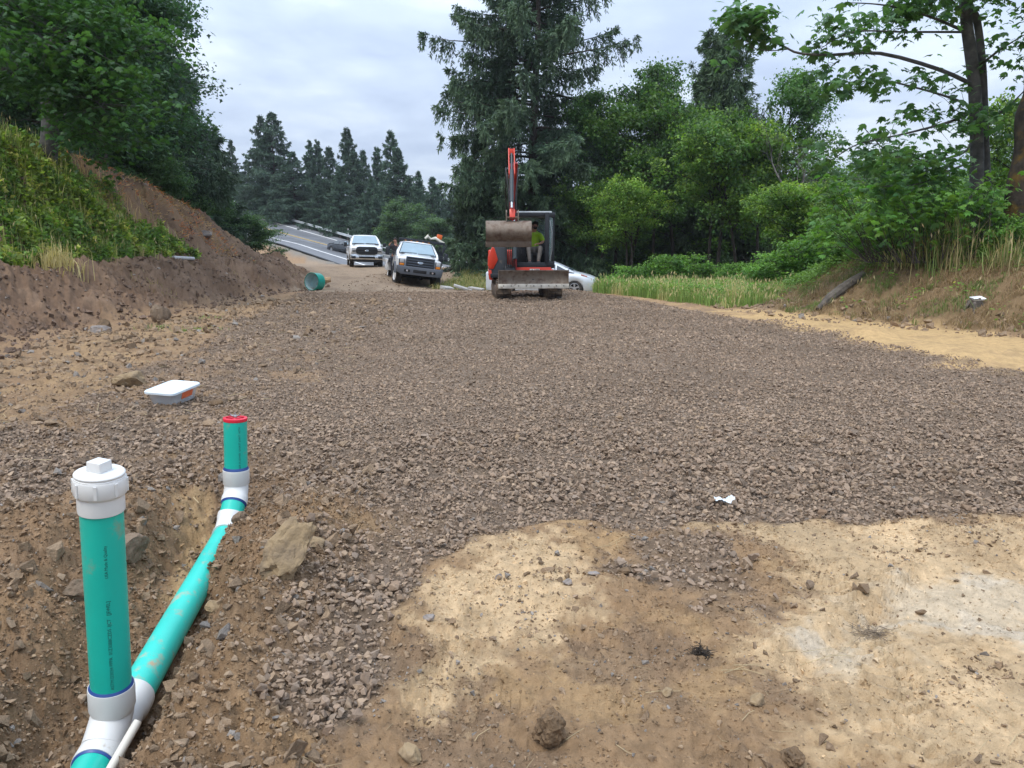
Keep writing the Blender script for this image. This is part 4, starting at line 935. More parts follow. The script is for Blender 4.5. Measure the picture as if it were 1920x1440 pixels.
def arch(y, cs, r, base, h):
    z = base
    for c in cs:
        d = abs(y-c)
        if d < r: z = max(z, base+math.sqrt(max(0, r*r-d*d))*h)
    return z
def lerpf(xs, zs): return lambda y: float(np.interp(y, xs, zs))
def ys_for(a, b, cs, r, extra=()):
    s = {a, b}|set(extra)
    for c in cs:
        for k in (-1, -.97, -.85, -.6, -.3, 0, .3, .6, .85, .97, 1): s.add(round(c+k*r, 4))
    return sorted(y for y in s if a <= y <= b)
def emblem(parent, p, w, h):
    mb = MB().ring(p, (0, -1, 0), [(1, 0), (1, .015), (.9, .022), (.001, .022)], 28)
    for i, v in enumerate(mb.v): d = v-Vector(p); mb.v[i] = Vector(p)+Vector((d.x*w/2, d.y, d.z*h/2))
    o = mb.build('emblem', M['chrome'], parent)
    mb = MB().ring(Vector(p)+Vector((0, -.023, 0)), (0, -1, 0), [(1, 0), (.001, .002)], 28)
    for i, v in enumerate(mb.v): d = v-Vector(p); mb.v[i] = Vector(p)+Vector((d.x*w*.43, d.y, d.z*h*.40))
    mb.build('badge', mat('badge_pale_blue', (.30, .38, .48), .4), o)
# ---------------------------------------------------------------- dual-wheel flatbed truck (front faces -y)
def truck_flatbed():
    q = P(783, 530, 34.2); gz = z_at(q.x, q.y)
    t = empty('flatbed_truck', (q.x, q.y, gz+.0), (R(0), R(7.2), R(13)), 'white flatbed work truck with dark grey bumper and roof marker lights, tilted to one side', 'truck')
    W = 1.0; cs = [1.0]; wr = .50
    bot = lambda y: arch(y, cs, wr, .62, .78); belt = lerpf([.05, .3, 1.4, 3.1], [1.15, 1.2, 1.28, 1.3]); top = lerpf([.05, .12, .4, 1.45, 3.1], [1.20, 1.27, 1.33, 1.42, 1.42]); hw = lerpf([.05, .25, .6, 1.5, 3.1], [.93, .985, 1.0, 1.0, 1.0])
    MB().loft(body_rows(ys_for(.05, 3.1, cs, wr, (.12, .25, .4)), bot, belt, top, hw)).build('body', M['wpaint'], t, smooth=40)
    # cab top: roof on pillars, glass set between
    rr = lambda y, z, w, wb: [(wb, y, z), (w, y, z)]
    def cabsec(y, zb, wb, zt, wt): return [(wb, y, zb), (wb*.985, y+.0, zb+(zt-zb)*.3), ((wb+wt)/2, y, zb+(zt-zb)*.62), (wt+.02, y, zt-.07), (wt-.06, y, zt-.015), (wt*.5, y, zt+.01), (0, y, zt+.02)]
    rows = []
    for (yb, yt) in ((1.30, 1.98), (1.42, 2.06), (3.02, 2.98), (3.08, 3.03)):
        s = cabsec(0, 1.29, .95, 1.95, .70); rows.append([(x, yb+(yt-yb)*min(1, max(0, (z-1.29)/.6)), z) for x, y, z in s])
    MB().loft(rows).build('cab', M['wpaint'], t, smooth=40)
    wsb = [(-.83, 1.385, 1.375), (.83, 1.385, 1.375), (.655, 1.955, 1.875), (-.655, 1.955, 1.875)]
    nn = Vector((0, -.66, .75))*.03
    ws = quadplate('windscreen', [Vector(p)+nn for p in wsb], M['wind'], t, .01)
    fr = MB()
    for a, b in ((0, 1), (1, 2), (2, 3), (3, 0)): fr.tube([Vector(wsb[a])+nn*1.0, Vector(wsb[b])+nn*1.0], .022, 6)
    fr.build('windscreen_seal', M['trim'], ws)
    wp = MB(); wp.tube([(-.75, 1.30, 1.425), (-.35, 1.33, 1.45), (-.05, 1.36, 1.455)], .014, 6); wp.tube([(.0, 1.30, 1.43), (.4, 1.33, 1.45), (.74, 1.37, 1.45)], .014, 6); wp.build('wiper', M['trim'], t)
    for s in (-1, 1):
        quadplate('side_window', mir([(.985, 1.6, 1.34), (.975, 2.55, 1.34), (.80, 2.55, 1.84), (.80, 2.02, 1.84)], s), M['glass'], t, .012)
        # headlamp with amber corner
        MB().box((s*.80, .02, 1.005), (.25, .09, .30)).build('headlight_housing', M['trim'], t, bevel=.01)
        MB().box((s*.79, -.03, 1.06), (.20, .03, .16)).build('headlight', M['lens'], t, bevel=.015)
        MB().box((s*.79, -.03, .915), (.20, .03, .10)).build('turn_signal', M['amber'], t, bevel=.01)
        MB().prism([(wy, wz) for wy, wz in [(1.0+.56*math.cos(a), .5+.50*math.sin(a)) for a in np.linspace(.0, PI, 12)]+[(1.0+.47*math.cos(a), .5+.42*math.sin(a)) for a in np.linspace(PI, 0, 12)]], s*.97, s*1.06, 'x').build('fender_flare', M['grey_bumper'], t)
        # tow mirror
        mb = MB(); mb.box((s*1.34, 1.62, 1.42), (.17, .10, .36)); o = mb.build('mirror', M['trim'], t, bevel=.03)
        mb = MB(); mb.tube([(s*.96, 1.55, 1.40), (s*1.27, 1.62, 1.46)], .02, 6); mb.tube([(s*.96, 1.55, 1.30), (s*1.27, 1.62, 1.36)], .02, 6); mb.build('mirror_arm', M['trim'], o)
        wheel(t, s*.86, 1.0, .42, .26, s, 'wpaint', 8, R(10))
        wheel(t, s*.86, 4.9, .42, .28, s, 'wpaint', 8); wheel(t, s*.58, 4.9, .42, .22, s, 'wpaint', 8)
    # grille: frame, three bars
    g = MB(); g.box((0, .0, 1.04), (1.22, .10, .46)); gr = g.build('grille', M['trim'], t, bevel=.03)
    fm = mat('grille_bar', (.055, .068, .09), .4)
    g = MB(); g.box((0, -.065, 1.255), (1.26, .05, .05)); g.box((0, -.065, .825), (1.26, .05, .05)); g.box((-.605, -.065, 1.04), (.05, .05, .46)); g.box((.605, -.065, 1.04), (.05, .05, .46))
    for z in (.93, 1.04, 1.15): g.box((0, -.065, z), (1.12, .045, .052))
    g.build('grille_bar', fm, gr, bevel=.008)
    emblem(t, (0, -.10, 1.045), .26, .11)
    # bumper
    b = MB().prism([(-1.02, .86), (-.98, .58), (-.80, .50), (.80, .50), (.98, .58), (1.02, .86), (.62, .84), (-.62, .84)], -.20, .06, 'y'); b.box((0, -.12, .83), (1.98, .14, .06)); bo = b.build('bumper', M['grey_bumper'], t, bevel=.02)
    b = MB(); b.box((0, -.205, .67), (.58, .02, .13)); b.box((-.56, -.205, .67), (.26, .02, .11)); b.box((.56, -.205, .67), (.26, .02, .11)); b.build('bumper_opening', M['under'], bo, bevel=.01)
    for s in (-1, 1): MB().ring((s*.56, -.215, .67), (0, -1, 0), [(.045, 0), (.045, .01), (.0001, .012)], 14).build('tow_hook', M['chrome'], bo)
    # chassis
    mb = MB(); mb.box((0, 2.9, .55), (.8, 5.0, .18)); mb.tube([(-.7, 1.0, .42), (.7, 1.0, .42)], .07, 8); mb.tube([(-.6, 4.9, .42), (.6, 4.9, .42)], .09, 8); mb.box((0, 1.5, .62), (1.5, 1.8, .2)); mb.ball((.2, 1.0, .42), .14); mb.build('chassis', M['under'], t)
    for k in range(5): MB().box(((k-2)*.27, 2.08, 1.985), (.09, .05, .03)).build('roof_marker_light', M['amber'], t, bevel=.008)
    MB().box((-1.07, 4.0, .72), (.26, 1.0, .42)).build('tool_box', M['wpaint'], t, bevel=.02)
    MB().box((-1.17, 5.0, .95), (.04, 3.5, .18)).build('bed_rail', M['wpaint'], t, bevel=.01)
    for y in (1.55, 2.66): MB().box((-1.0, y, .95), (.012, .016, .6)).build('door_gap', M['under'], t)
    # flatbed with headboard rack
    mb = MB(); mb.box((0, 5.0, .98), (2.3, 3.6, .10)); mb.box((0, 3.26, 1.0), (2.3, .08, .2)); mb.build('flatbed', M['trim'], t, bevel=.01)
    mb = MB(); mb.box((.35, 3.22, 2.05), (2.2, .07, .13))
    for x in (-.70, -.3, .1, .5, .94, 1.4): mb.box((x, 3.22, 1.5), (.05, .05, 1.05))
    mb.box((0, 3.22, 1.55), (2.1, .04, .06)); mb.build('headboard_rack', M['trim'], t, bevel=.006)
    # loads on the rack : pale bent bag and orange box
    mw = t.matrix_basis.copy()
    T = Matrix.Translation(t.location)@t.rotation_euler.to_matrix().to_4x4()
    def put(o): o.matrix_world = T; return o
    mb = MB(); mb.tube([(.48, 3.3, 2.20), (.60, 3.3, 2.33), (.76, 3.35, 2.20), (.98, 3.32, 2.28), (1.2, 3.3, 2.14), (1.42, 3.3, 2.10)], [.05, .09, .06, .08, .09, .04], 9)
    o = put(mb.build('tarp_bundle', mat('pale_tarp', (.62, .60, .52), .7, var=.15), smooth=60)); tag(o, 'crumpled pale tarp bundle tied on the rack of the flatbed truck', 'tarp')
    mb = MB(); mb.box((1.17, 3.4, 2.36), (.24, .24, .22), (0, .1, 0)); o = put(mb.build('warning_box', mat('orange_plastic', (.72, .14, .03), .5), bevel=.02)); tag(o, 'small orange box on top of the truck rack beside the pale tarp', 'box')
    mb = MB()
    g = random.Random(2)
    for k in range(14): a = Vector((1.0+g.uniform(-.3, .5), 3.4+g.uniform(0, .3), 1.1+g.uniform(0, .2))); mb.tube([a, a+Vector((g.uniform(-.1, .35), .1, g.uniform(.3, .9)))], .022, 5)
    mb.box((1.15, 3.7, 1.35), (.5, .6, .6)); o = put(mb.build('tool_rack', M['trim'])); tag(o, 'dark heap of tools and boxes on the truck bed behind the cab', 'tools')
    return t, T
# ---------------------------------------------------------------- pickup
def truck_pickup():
    q = P(688, 500, 47.5); gz = z_at(q.x, q.y)
    t = empty('pickup_truck', (q.x, q.y, gz+.0), (0, R(1.5), R(14)), 'white crew cab pickup with black grille parked behind the flatbed truck', 'pickup')
    cs = [.95, 4.6]; wr = .52
    bot = lambda y: arch(y, cs, wr, .50, .95); belt = lerpf([0, .3, 1.5, 5.7], [1.10, 1.18, 1.27, 1.32]); top = lerpf([0, .12, .4, 1.45, 5.7], [1.16, 1.24, 1.30, 1.40, 1.40]); hw = lerpf([0, .12, .35, .8, 5.5, 5.7], [.80, .93, .985, 1.01, 1.01, .98])
    MB().loft(body_rows(ys_for(0, 5.7, cs, wr, (.12, .25, .4)), bot, belt, top, hw)).build('body', M['wpaint'], t, smooth=40)
    rows = []
    for (yb, yt) in ((1.35, 2.12), (1.5, 2.25), (3.9, 3.6), (3.98, 3.68)):
        s = [(.94, 0, 1.28), (.925, 0, 1.48), (.85, 0, 1.7), (.74, 0, 1.88), (.66, 0, 1.935), (.35, 0, 1.955), (0, 0, 1.96)]
        rows.append([(x, yb+(yt-yb)*(z-1.28)/.66, z) for x, y, z in s])
    MB().loft(rows).build('cab', M['wpaint'], t, smooth=40)
    wsb = [(-.82, 1.44, 1.375), (.82, 1.44, 1.375), (.665, 2.05, 1.87), (-.665, 2.05, 1.87)]; nn = Vector((0, -.63, .77))*.035
    ws = quadplate('windscreen', [Vector(p)+nn for p in wsb], M['wind'], t, .01)
    fr = MB()
    for a, b in ((0, 1),): fr.tube([Vector(wsb[a])+nn, Vector(wsb[b])+nn], .03, 6)
    fr.tube([(-.7, 1.40, 1.43), (-.1, 1.42, 1.43)], .02, 6); fr.tube([(.05, 1.40, 1.43), (.66, 1.42, 1.43)], .02, 6); fr.build('wiper', M['trim'], ws)
    for s in (-1, 1):
        quadplate('side_window', mir([(.965, 1.75, 1.33), (.965, 2.72, 1.33), (.80, 2.72, 1.81), (.80, 2.2, 1.81)], s), M['glass'], t, .012)
        quadplate('side_window', mir([(.965, 2.82, 1.33), (.965, 3.7, 1.33), (.80, 3.55, 1.81), (.80, 2.82, 1.81)], s), M['glass'], t, .012)
        for y in (1.62, 2.78, 3.82): MB().box((s*1.009, y, .92), (.006, .014, .72)).build('door_gap', M['under'], t)
        for y in (2.55, 3.65): MB().box((s*1.03, y, 1.16), (.03, .2, .035)).build('door_handle', M['trim'], t, bevel=.008)
        h = MB().prism([(-.93, .80), (-.90, 1.16), (-.60, 1.14), (-.66, .80)] if s < 0 else [(.93, .80), (.66, .80), (.60, 1.14), (.90, 1.16)], -.035, .12, 'y').build('headlight', M['lens'], t, bevel=.015)
        MB().box((s*.76, -.05, .97), (.20, .02, .06)).build('lamp_bar', M['trim'], h)
        MB().box((s*.80, -.13, .60), (.26, .05, .15)).build('fog_lamp_bezel', M['trim'], t, bevel=.02)
        MB().box((s*1.20, 1.70, 1.36), (.20, .10, .26)).build('mirror', M['trim'], t, bevel=.03)
        MB().box((s*1.03, 1.70, 1.30), (.16, .05, .06)).build('mirror_arm', M['trim'], t)
        MB().box((s*1.0, 2.75, .44), (.10, 2.3, .06)).build('running_board', M['chrome'], t, bevel=.01)
        wheel(t, s*.87, .95, .40, .26, s, 'alloy', 6); wheel(t, s*.87, 4.6, .40, .26, s, 'alloy', 6)
    g = MB().prism([(-.62, .82), (-.66, 1.0), (-.60, 1.2), (-.45, 1.24), (.45, 1.24), (.60, 1.2), (.66, 1.0), (.62, .82), (.45, .76), (-.45, .76)], -.06, .06, 'y').build('grille', M['trim'], t, bevel=.015)
    mb = MB(); mb.box((0, -.075, 1.06), (1.2, .03, .04)); mb.box((0, -.075, .94), (1.2, .03, .04)); mb.build('grille_bar', mat('grille_dark', (.03, .034, .04), .3), g)
    emblem(t, (0, -.10, 1.0), .24, .10)
    b = MB().prism([(-1.0, .76), (-1.0, .50), (-.9, .46), (.9, .46), (1.0, .50), (1.0, .76), (.66, .78), (.5, .70), (-.5, .70), (-.66, .78)], -.12, .10, 'y').build('bumper', M['chrome'], t, bevel=.02)
    MB().box((0, -.13, .60), (.95, .03, .12)).build('bumper_opening', M['under'], b, bevel=.01)
    MB().box((0, -.04, .40), (1.8, .16, .16)).build('air_dam', M['under'], b)
    mb = MB(); mb.box((0, 2.9, .42), (.9, 4.8, .14)); mb.box((0, 4.6, .4), (1.5, .14, .14)); mb.build('chassis', M['under'], t)
    MB().box((0, -.06, .30), (.62, .02, .0)).build('lower_lip', M['under'], b)
# ---------------------------------------------------------------- cars: side profile lofted
def car(name, q, rot, label, paint, L, W, H, cs, wr, belt, top, roof, hw, gl, lights=True):
    t = empty(name, q, rot, label, 'car')
    bot = lambda y: arch(y, cs, wr, .22, 1.0)
    MB().loft(body_rows(ys_for(0, L, cs, wr, (.06, .15, .3, .5, .8, 1.4, L-.5, L-.2, L-.08)), bot, lerpf(*belt), lerpf(*top), lerpf(*hw))).build('body', M[paint], t, smooth=45)
    # greenhouse: rows from windscreen base to tail
    rows = []; bz = lerpf(*belt)
    ylist = roof[0]; rz = lerpf(*roof)
    for y in ylist:
        b = lerpf(*top)(y)-.05; z = rz(y); w = lerpf(*hw)(y)*.90; k = max(0.0, min(1, (z-b)/(H-b)))
        wt = w*(1-.27*k)
        rows.append([(w, y, b), (w*(1-.06*k), y, b+(z-b)*.35), (w*(1-.17*k), y, b+(z-b)*.75), (wt*.93, y, z-.02*k), (wt*.5, y, z+.012*k), (0, y, z+.018*k)])
    MB().loft(rows).build('roof', M[paint], t, smooth=50)
    for s in (-1, 1):
        for pts in gl['side']:
            def wx(y, z):
                b = lerpf(*top)(y)-.05; zt = rz(y); w = lerpf(*hw)(y)*.90; k = max(0, min(1, (zt-b)/(H-b))); f = (z-b)/max(.05, (zt-b))
                return float(np.interp(f, [0, .35, .75, 1], [w, w*(1-.06*k), w*(1-.17*k), w*(1-.27*k)*.93]))+.012
            quadplate('side_window', mir([(wx(y, z), y, z) for y, z in pts], s), M['glass'], t, .008)
        MB().box((s*(W/2+.10), gl['mir'][0], gl['mir'][1]), (.20, .12, .13)).build('mirror', M[paint], t, bevel=.04)
        for y in gl['gaps']: MB().box((s*(lerpf(*hw)(y)+.002), y, .62), (.006, .012, .6)).build('door_gap', M['under'], t)
        for c in cs: wheel(t, s*(W/2-.12), c, wr-.045, .21, s, 'alloy', gl.get('spokes', 5))
        MB().loft([[(s*a, y, z), (s*b, y, z2)] for (a, b, y, z, z2) in gl['lamp']], mirror=False, caps=False).build('headlight', M['lens'], t)
    a, b, c, d, wa, wb = gl['ws']
    quadplate('windscreen', [(-wa, a, b), (wa, a, b), (wb, c, d), (-wb, c, d)], M['wind'], t, .01)
    MB().box((0, 2.0, .25), (W*.8, L*.7, .12)).build('underside', M['under'], t)
    MB().box((0, -.01, .42), (W*.55, .04, .14)).build('air_intake', M['trim'], t, bevel=.01)
    return t
def prius():
    q = P(1122, 552, 31.2); q.z = z_at(q.x, q.y)+.06
    L = 4.46; top = ([0, .08, .3, .6, .95, 1.15, 3.9, 4.46], [.62, .70, .80, .88, .96, 1.02, 1.08, .95])
    belt = ([0, .1, .4, 1.0, 3.9, 4.46], [.55, .66, .76, .88, .98, .9]); hw = ([0, .04, .15, .4, .8, 3.8, 4.3, 4.46], [.42, .58, .74, .84, .875, .875, .80, .68])
    roof = ([.95, 1.2, 1.6, 2.0, 2.35, 2.7, 3.2, 3.8, 4.2], [.95, 1.08, 1.26, 1.40, 1.475, 1.49, 1.44, 1.29, 1.12])
    gl = dict(side=[[(1.22, 1.0), (1.62, 1.0), (1.62, 1.2)], [(1.68, 1.0), (2.62, 1.0), (2.62, 1.40), (2.25, 1.40), (1.68, 1.22)], [(2.70, 1.01), (3.50, 1.03), (3.45, 1.30), (2.70, 1.40)]], mir=(1.75, 1.03), gaps=(1.42, 2.66, 3.6),
              lamp=[(.52, .66, .10, .60, .62), (.66, .79, .30, .70, .72), (.77, .83, .62, .79, .81)], ws=(1.02, 1.0, 2.12, 1.44, .66, .54))
    t = car('hatchback_car', (q.x, q.y, q.z), (0, 0, R(82)), 'silver grey hatchback car parked behind the excavator, its nose towards the tall grass', 'spaint', L, 1.75, 1.49, [.92, 3.62], .36, belt, top, roof, hw, gl)
    for s in (-1, 1):
        MB().box((s*.80, .55, .80), (.03, .26, .05), (R(18), 0, 0)).build('side_reflector', M['redlens'], t, bevel=.01)
        MB().box((s*.70, .10, .42), (.16, .03, .16), (0, 0, s*.6)).build('fog_lamp', M['trim'], t, bevel=.01)
def sedan():
    q = P(674, 478, 84.5); lat, zr, dd, dc = road_at(np.array([q.x]), np.array([q.y])); q.z = float(zr[0])+.03
    L = 4.8; top = ([0, .08, .3, 1.1, 1.3, 3.9, 4.72, 4.8], [.66, .74, .82, .93, .96, 1.05, 1.06, .9]); belt = ([0, .1, .4, 1.0, 3.9, 4.8], [.6, .7, .78, .86, .96, .9]); hw = ([0, .05, .2, .5, 4.2, 4.7, 4.8], [.55, .72, .85, .90, .90, .82, .72])
    roof = ([1.12, 1.5, 1.9, 2.3, 2.9, 3.4, 3.9, 4.25], [.92, 1.12, 1.32, 1.42, 1.44, 1.37, 1.18, 1.03])
    gl = dict(side=[[(1.55, .98), (2.6, .98), (2.6, 1.34), (2.1, 1.32)], [(2.68, .98), (3.6, 1.0), (3.4, 1.28), (2.68, 1.34)]], mir=(1.75, 1.0), gaps=(1.5, 2.64, 3.7), lamp=[(.5, .72, .12, .66, .68), (.78, .87, .42, .74, .78)], ws=(1.22, .98, 2.0, 1.35, .70, .56))
    car('sedan_car', (q.x, q.y, q.z), (R(3), R(6), R(50)), 'black sedan driving down the road behind the white pickup', 'bpaint', L, 1.82, 1.45, [.95, 3.8], .37, belt, top, roof, hw, gl)
# ---------------------------------------------------------------- people
def figure(parent_name, joints, edges, radii, skin, label, loc, clothes):
    """one continuous body grown with the Skin modifier, clothes grown the same way a little thicker"""
    def grow(name, keep, grow_r, m, parent=None):
        idx = [i for i in range(len(joints)) if i in keep]; mp = {a: k for k, a in enumerate(idx)}
        me = bpy.data.meshes.new(name); me.from_pydata([joints[i] for i in idx], [(mp[a], mp[b]) for a, b in edges if a in mp and b in mp], []); o = mkobj(name, me, None, parent)
        md = o.modifiers.new('skin', 'SKIN'); md.use_smooth_shade = True
        for k, i in enumerate(idx):
            sv = me.skin_vertices[0].data[k]; sv.radius = (radii[i][0]+grow_r, radii[i][1]+grow_r); sv.use_root = (k == 0)
        o.modifiers.new('sub', 'SUBSURF').levels = 2; o.modifiers['sub'].render_levels = 2
        dg = bpy.context.evaluated_depsgraph_get(); dg.update(); me2 = bpy.data.meshes.new_from_object(o.evaluated_get(dg)); o.modifiers.clear(); o.data = me2; me2.materials.clear(); me2.materials.append(m)
        me2.polygons.foreach_set('use_smooth', [True]*len(me2.polygons)); return o
    body = grow('person', set(range(len(joints))), 0, skin); tag(body, label, 'person'); body.location = loc
    for nm, keep, gr, m in clothes: grow(nm, keep, gr, m, body)
    return body
M['skin'] = mat('skin', (.42, .21, .14), .55, var=.08); M['hair'] = mat('dark_hair', (.02, .015, .012), .7, bump=.6); M['hiviz'] = mat('hi_vis_shirt', (.30, .50, .02), .7, var=.08, vscale=10)
M['greyp'] = mat('grey_trousers', (.17, .155, .14), .85, var=.15, vscale=10); M['shoe'] = mat('shoe', (.035, .035, .04), .7); M['sole'] = mat('shoe_sole', (.5, .5, .48), .7); M['darkcl'] = mat('dark_jacket', (.022, .018, .022), .8, var=.2); M['jean'] = mat('dark_jeans', (.03, .035, .05), .85)
# joint order: 0 pelvis 1 waist 2 chest 3 neck 4 headlow 5 headtop | 6 Lsh 7 Lelb 8 Lwr 9 Lhand | 10 Rsh 11 Relb 12 Rwr 13 Rhand | 14 Lhip 15 Lknee 16 Lank 17 Ltoe | 18 Rhip 19 Rknee 20 Rank 21 Rtoe
EDG = [(0, 1), (1, 2), (2, 3), (3, 4), (4, 5), (2, 6), (6, 7), (7, 8), (8, 9), (2, 10), (10, 11), (11, 12), (12, 13), (0, 14), (14, 15), (15, 16), (16, 17), (0, 18), (18, 19), (19, 20), (20, 21)]
RAD = [(.15, .11), (.14, .10), (.15, .11), (.055, .055), (.078, .09), (.075, .088)]+[(.06, .06), (.043, .043), (.03, .028), (.036, .02)]*2+[(.085, .085), (.062, .062), (.042, .045), (.04, .03)]*2
def fingers(parent, wr, hand, m):
    d = (hand-wr).normalized(); s = d.cross(UP).normalized(); 
    if s.length < .5: s = Vector((1, 0, 0))
    n = s.cross(d); mb = MB()
    for k, (o, l) in enumerate(((-.03, .065), (-.01, .08), (.01, .085), (.03, .07))):
        b = hand+s*o+d*.01; mb.tube([b, b+d*l*.5-n*.006, b+d*l*.85-n*.03, b+d*l*.8-n*.05], [.010, .009, .008, .006], 6)
    b = wr.lerp(hand, .5)+s*.028; mb.tube([b, b+s*.03+d*.03, b+s*.035+d*.06-n*.02], [.012, .010, .007], 6)
    o = mb.build('fingers', m, parent, smooth=60); return o
def headbits(body, hc, facing, cap=None, beard=False):
    """hc head centre; eyes, nose, mouth, ears, hair"""
    f = Vector(facing).normalized(); s = f.cross(UP).normalized()
    mb = MB(); mb.tube([hc+f*.085+UP*.015, hc+f*.108-UP*.018, hc+f*.09-UP*.028], [.008, .012, .008], 7); mb.build('nose', M['skin'], body, smooth=60)
    [MB().ball(hc+s*k*.088, .02, 8, 6, (.5, .8, 1.4)).build('ear', M['skin'], body, smooth=60) for k in (-1, 1)]
    [MB().ball(hc+f*.083+s*k*.032+UP*.015, .008, 8, 6).build('eye', M['hair'], body, smooth=60) for k in (-1, 1)]
    mb = MB(); mb.tube([hc+f*.088+s*.026-UP*.055, hc+f*.096-UP*.053, hc+f*.088-s*.026-UP*.055], .006, 6); mb.build('mouth', mat('lips', (.3, .14, .10), .6), body)
    mb = MB(); mb.ball(hc-f*.012+UP*.03, .108, 16, 10, (.93, .98, .98))
    for i, v in enumerate(mb.v):
        dlt = v-hc
        if dlt.dot(f) > .03 and dlt.z < .05: mb.v[i] = v-f*.05
        if mb.v[i].z < hc.z-.05: mb.v[i] = Vector((v.x*.0+hc.x+(v.x-hc.x)*.8, hc.y+(v.y-hc.y)*.8, hc.z-.05))
    mb.build('hair' if cap is None else 'cap', M['hair'] if cap is None else cap, body, smooth=60)
    if cap is not None:
        mb = MB(); mb.prism([(a*.0+math.cos(t)*.075, math.sin(t)*.07) for a, t in [(0, k*PI/10) for k in range(11)]], -.006, .006, 'z'); o = mb.build('cap_brim', cap, body)
        o.rotation_euler = (0, 0, math.atan2(f.y, f.x)-PI/2); o.location = hc+f*.07+UP*.065
    if beard:
        mb = MB(); mb.ball(hc+f*.05-UP*.065, .055, 10, 8, (1.1, .9, .9)); mb.build('beard', M['hair'], body, smooth=60)
def standing_person(T):
    # behind the open door, leaning in; raised hand near the face
    b = P(741, 525, 36.6); b.z = z_at(b.x, b.y)+.10
    J = [(0, 0, .95), (.02, 0, 1.12), (.06, -.02, 1.36), (.07, -.03, 1.53), (.06, -.05, 1.62), (.05, -.05, 1.75),
         (-.14, -.02, 1.44), (-.28, -.14, 1.24), (-.19, -.28, 1.47), (-.13, -.27, 1.56), (.26, -.02, 1.42), (.34, -.15, 1.17), (.36, -.33, 1.05), (.36, -.40, 1.03),
         (-.10, 0, .88), (-.12, -.03, .48), (-.12, .02, .09), (-.13, -.14, .04), (.10, 0, .88), (.14, -.05, .48), (.13, .0, .09), (.14, -.16, .04)]
    J = [Vector(j) for j in J]
    p = figure('person', J, EDG, RAD, M['skin'], 'person in dark clothes standing beside the flatbed truck cab, one hand raised to the face', b,
               [('jacket', {0, 1, 2, 3, 6, 7, 8, 10, 11, 12}, .024, M['darkcl']), ('trousers', {0, 14, 15, 16, 18, 19, 20}, .022, M['jean']), ('shoes', {16, 17}, .018, M['shoe']), ('shoes', {20, 21}, .018, M['shoe'])])
    headbits(p, J[4].lerp(J[5], .5), (-.55, -.8, 0)); fingers(p, J[8], J[9], M['skin']); fingers(p, J[12], J[13], M['skin'])
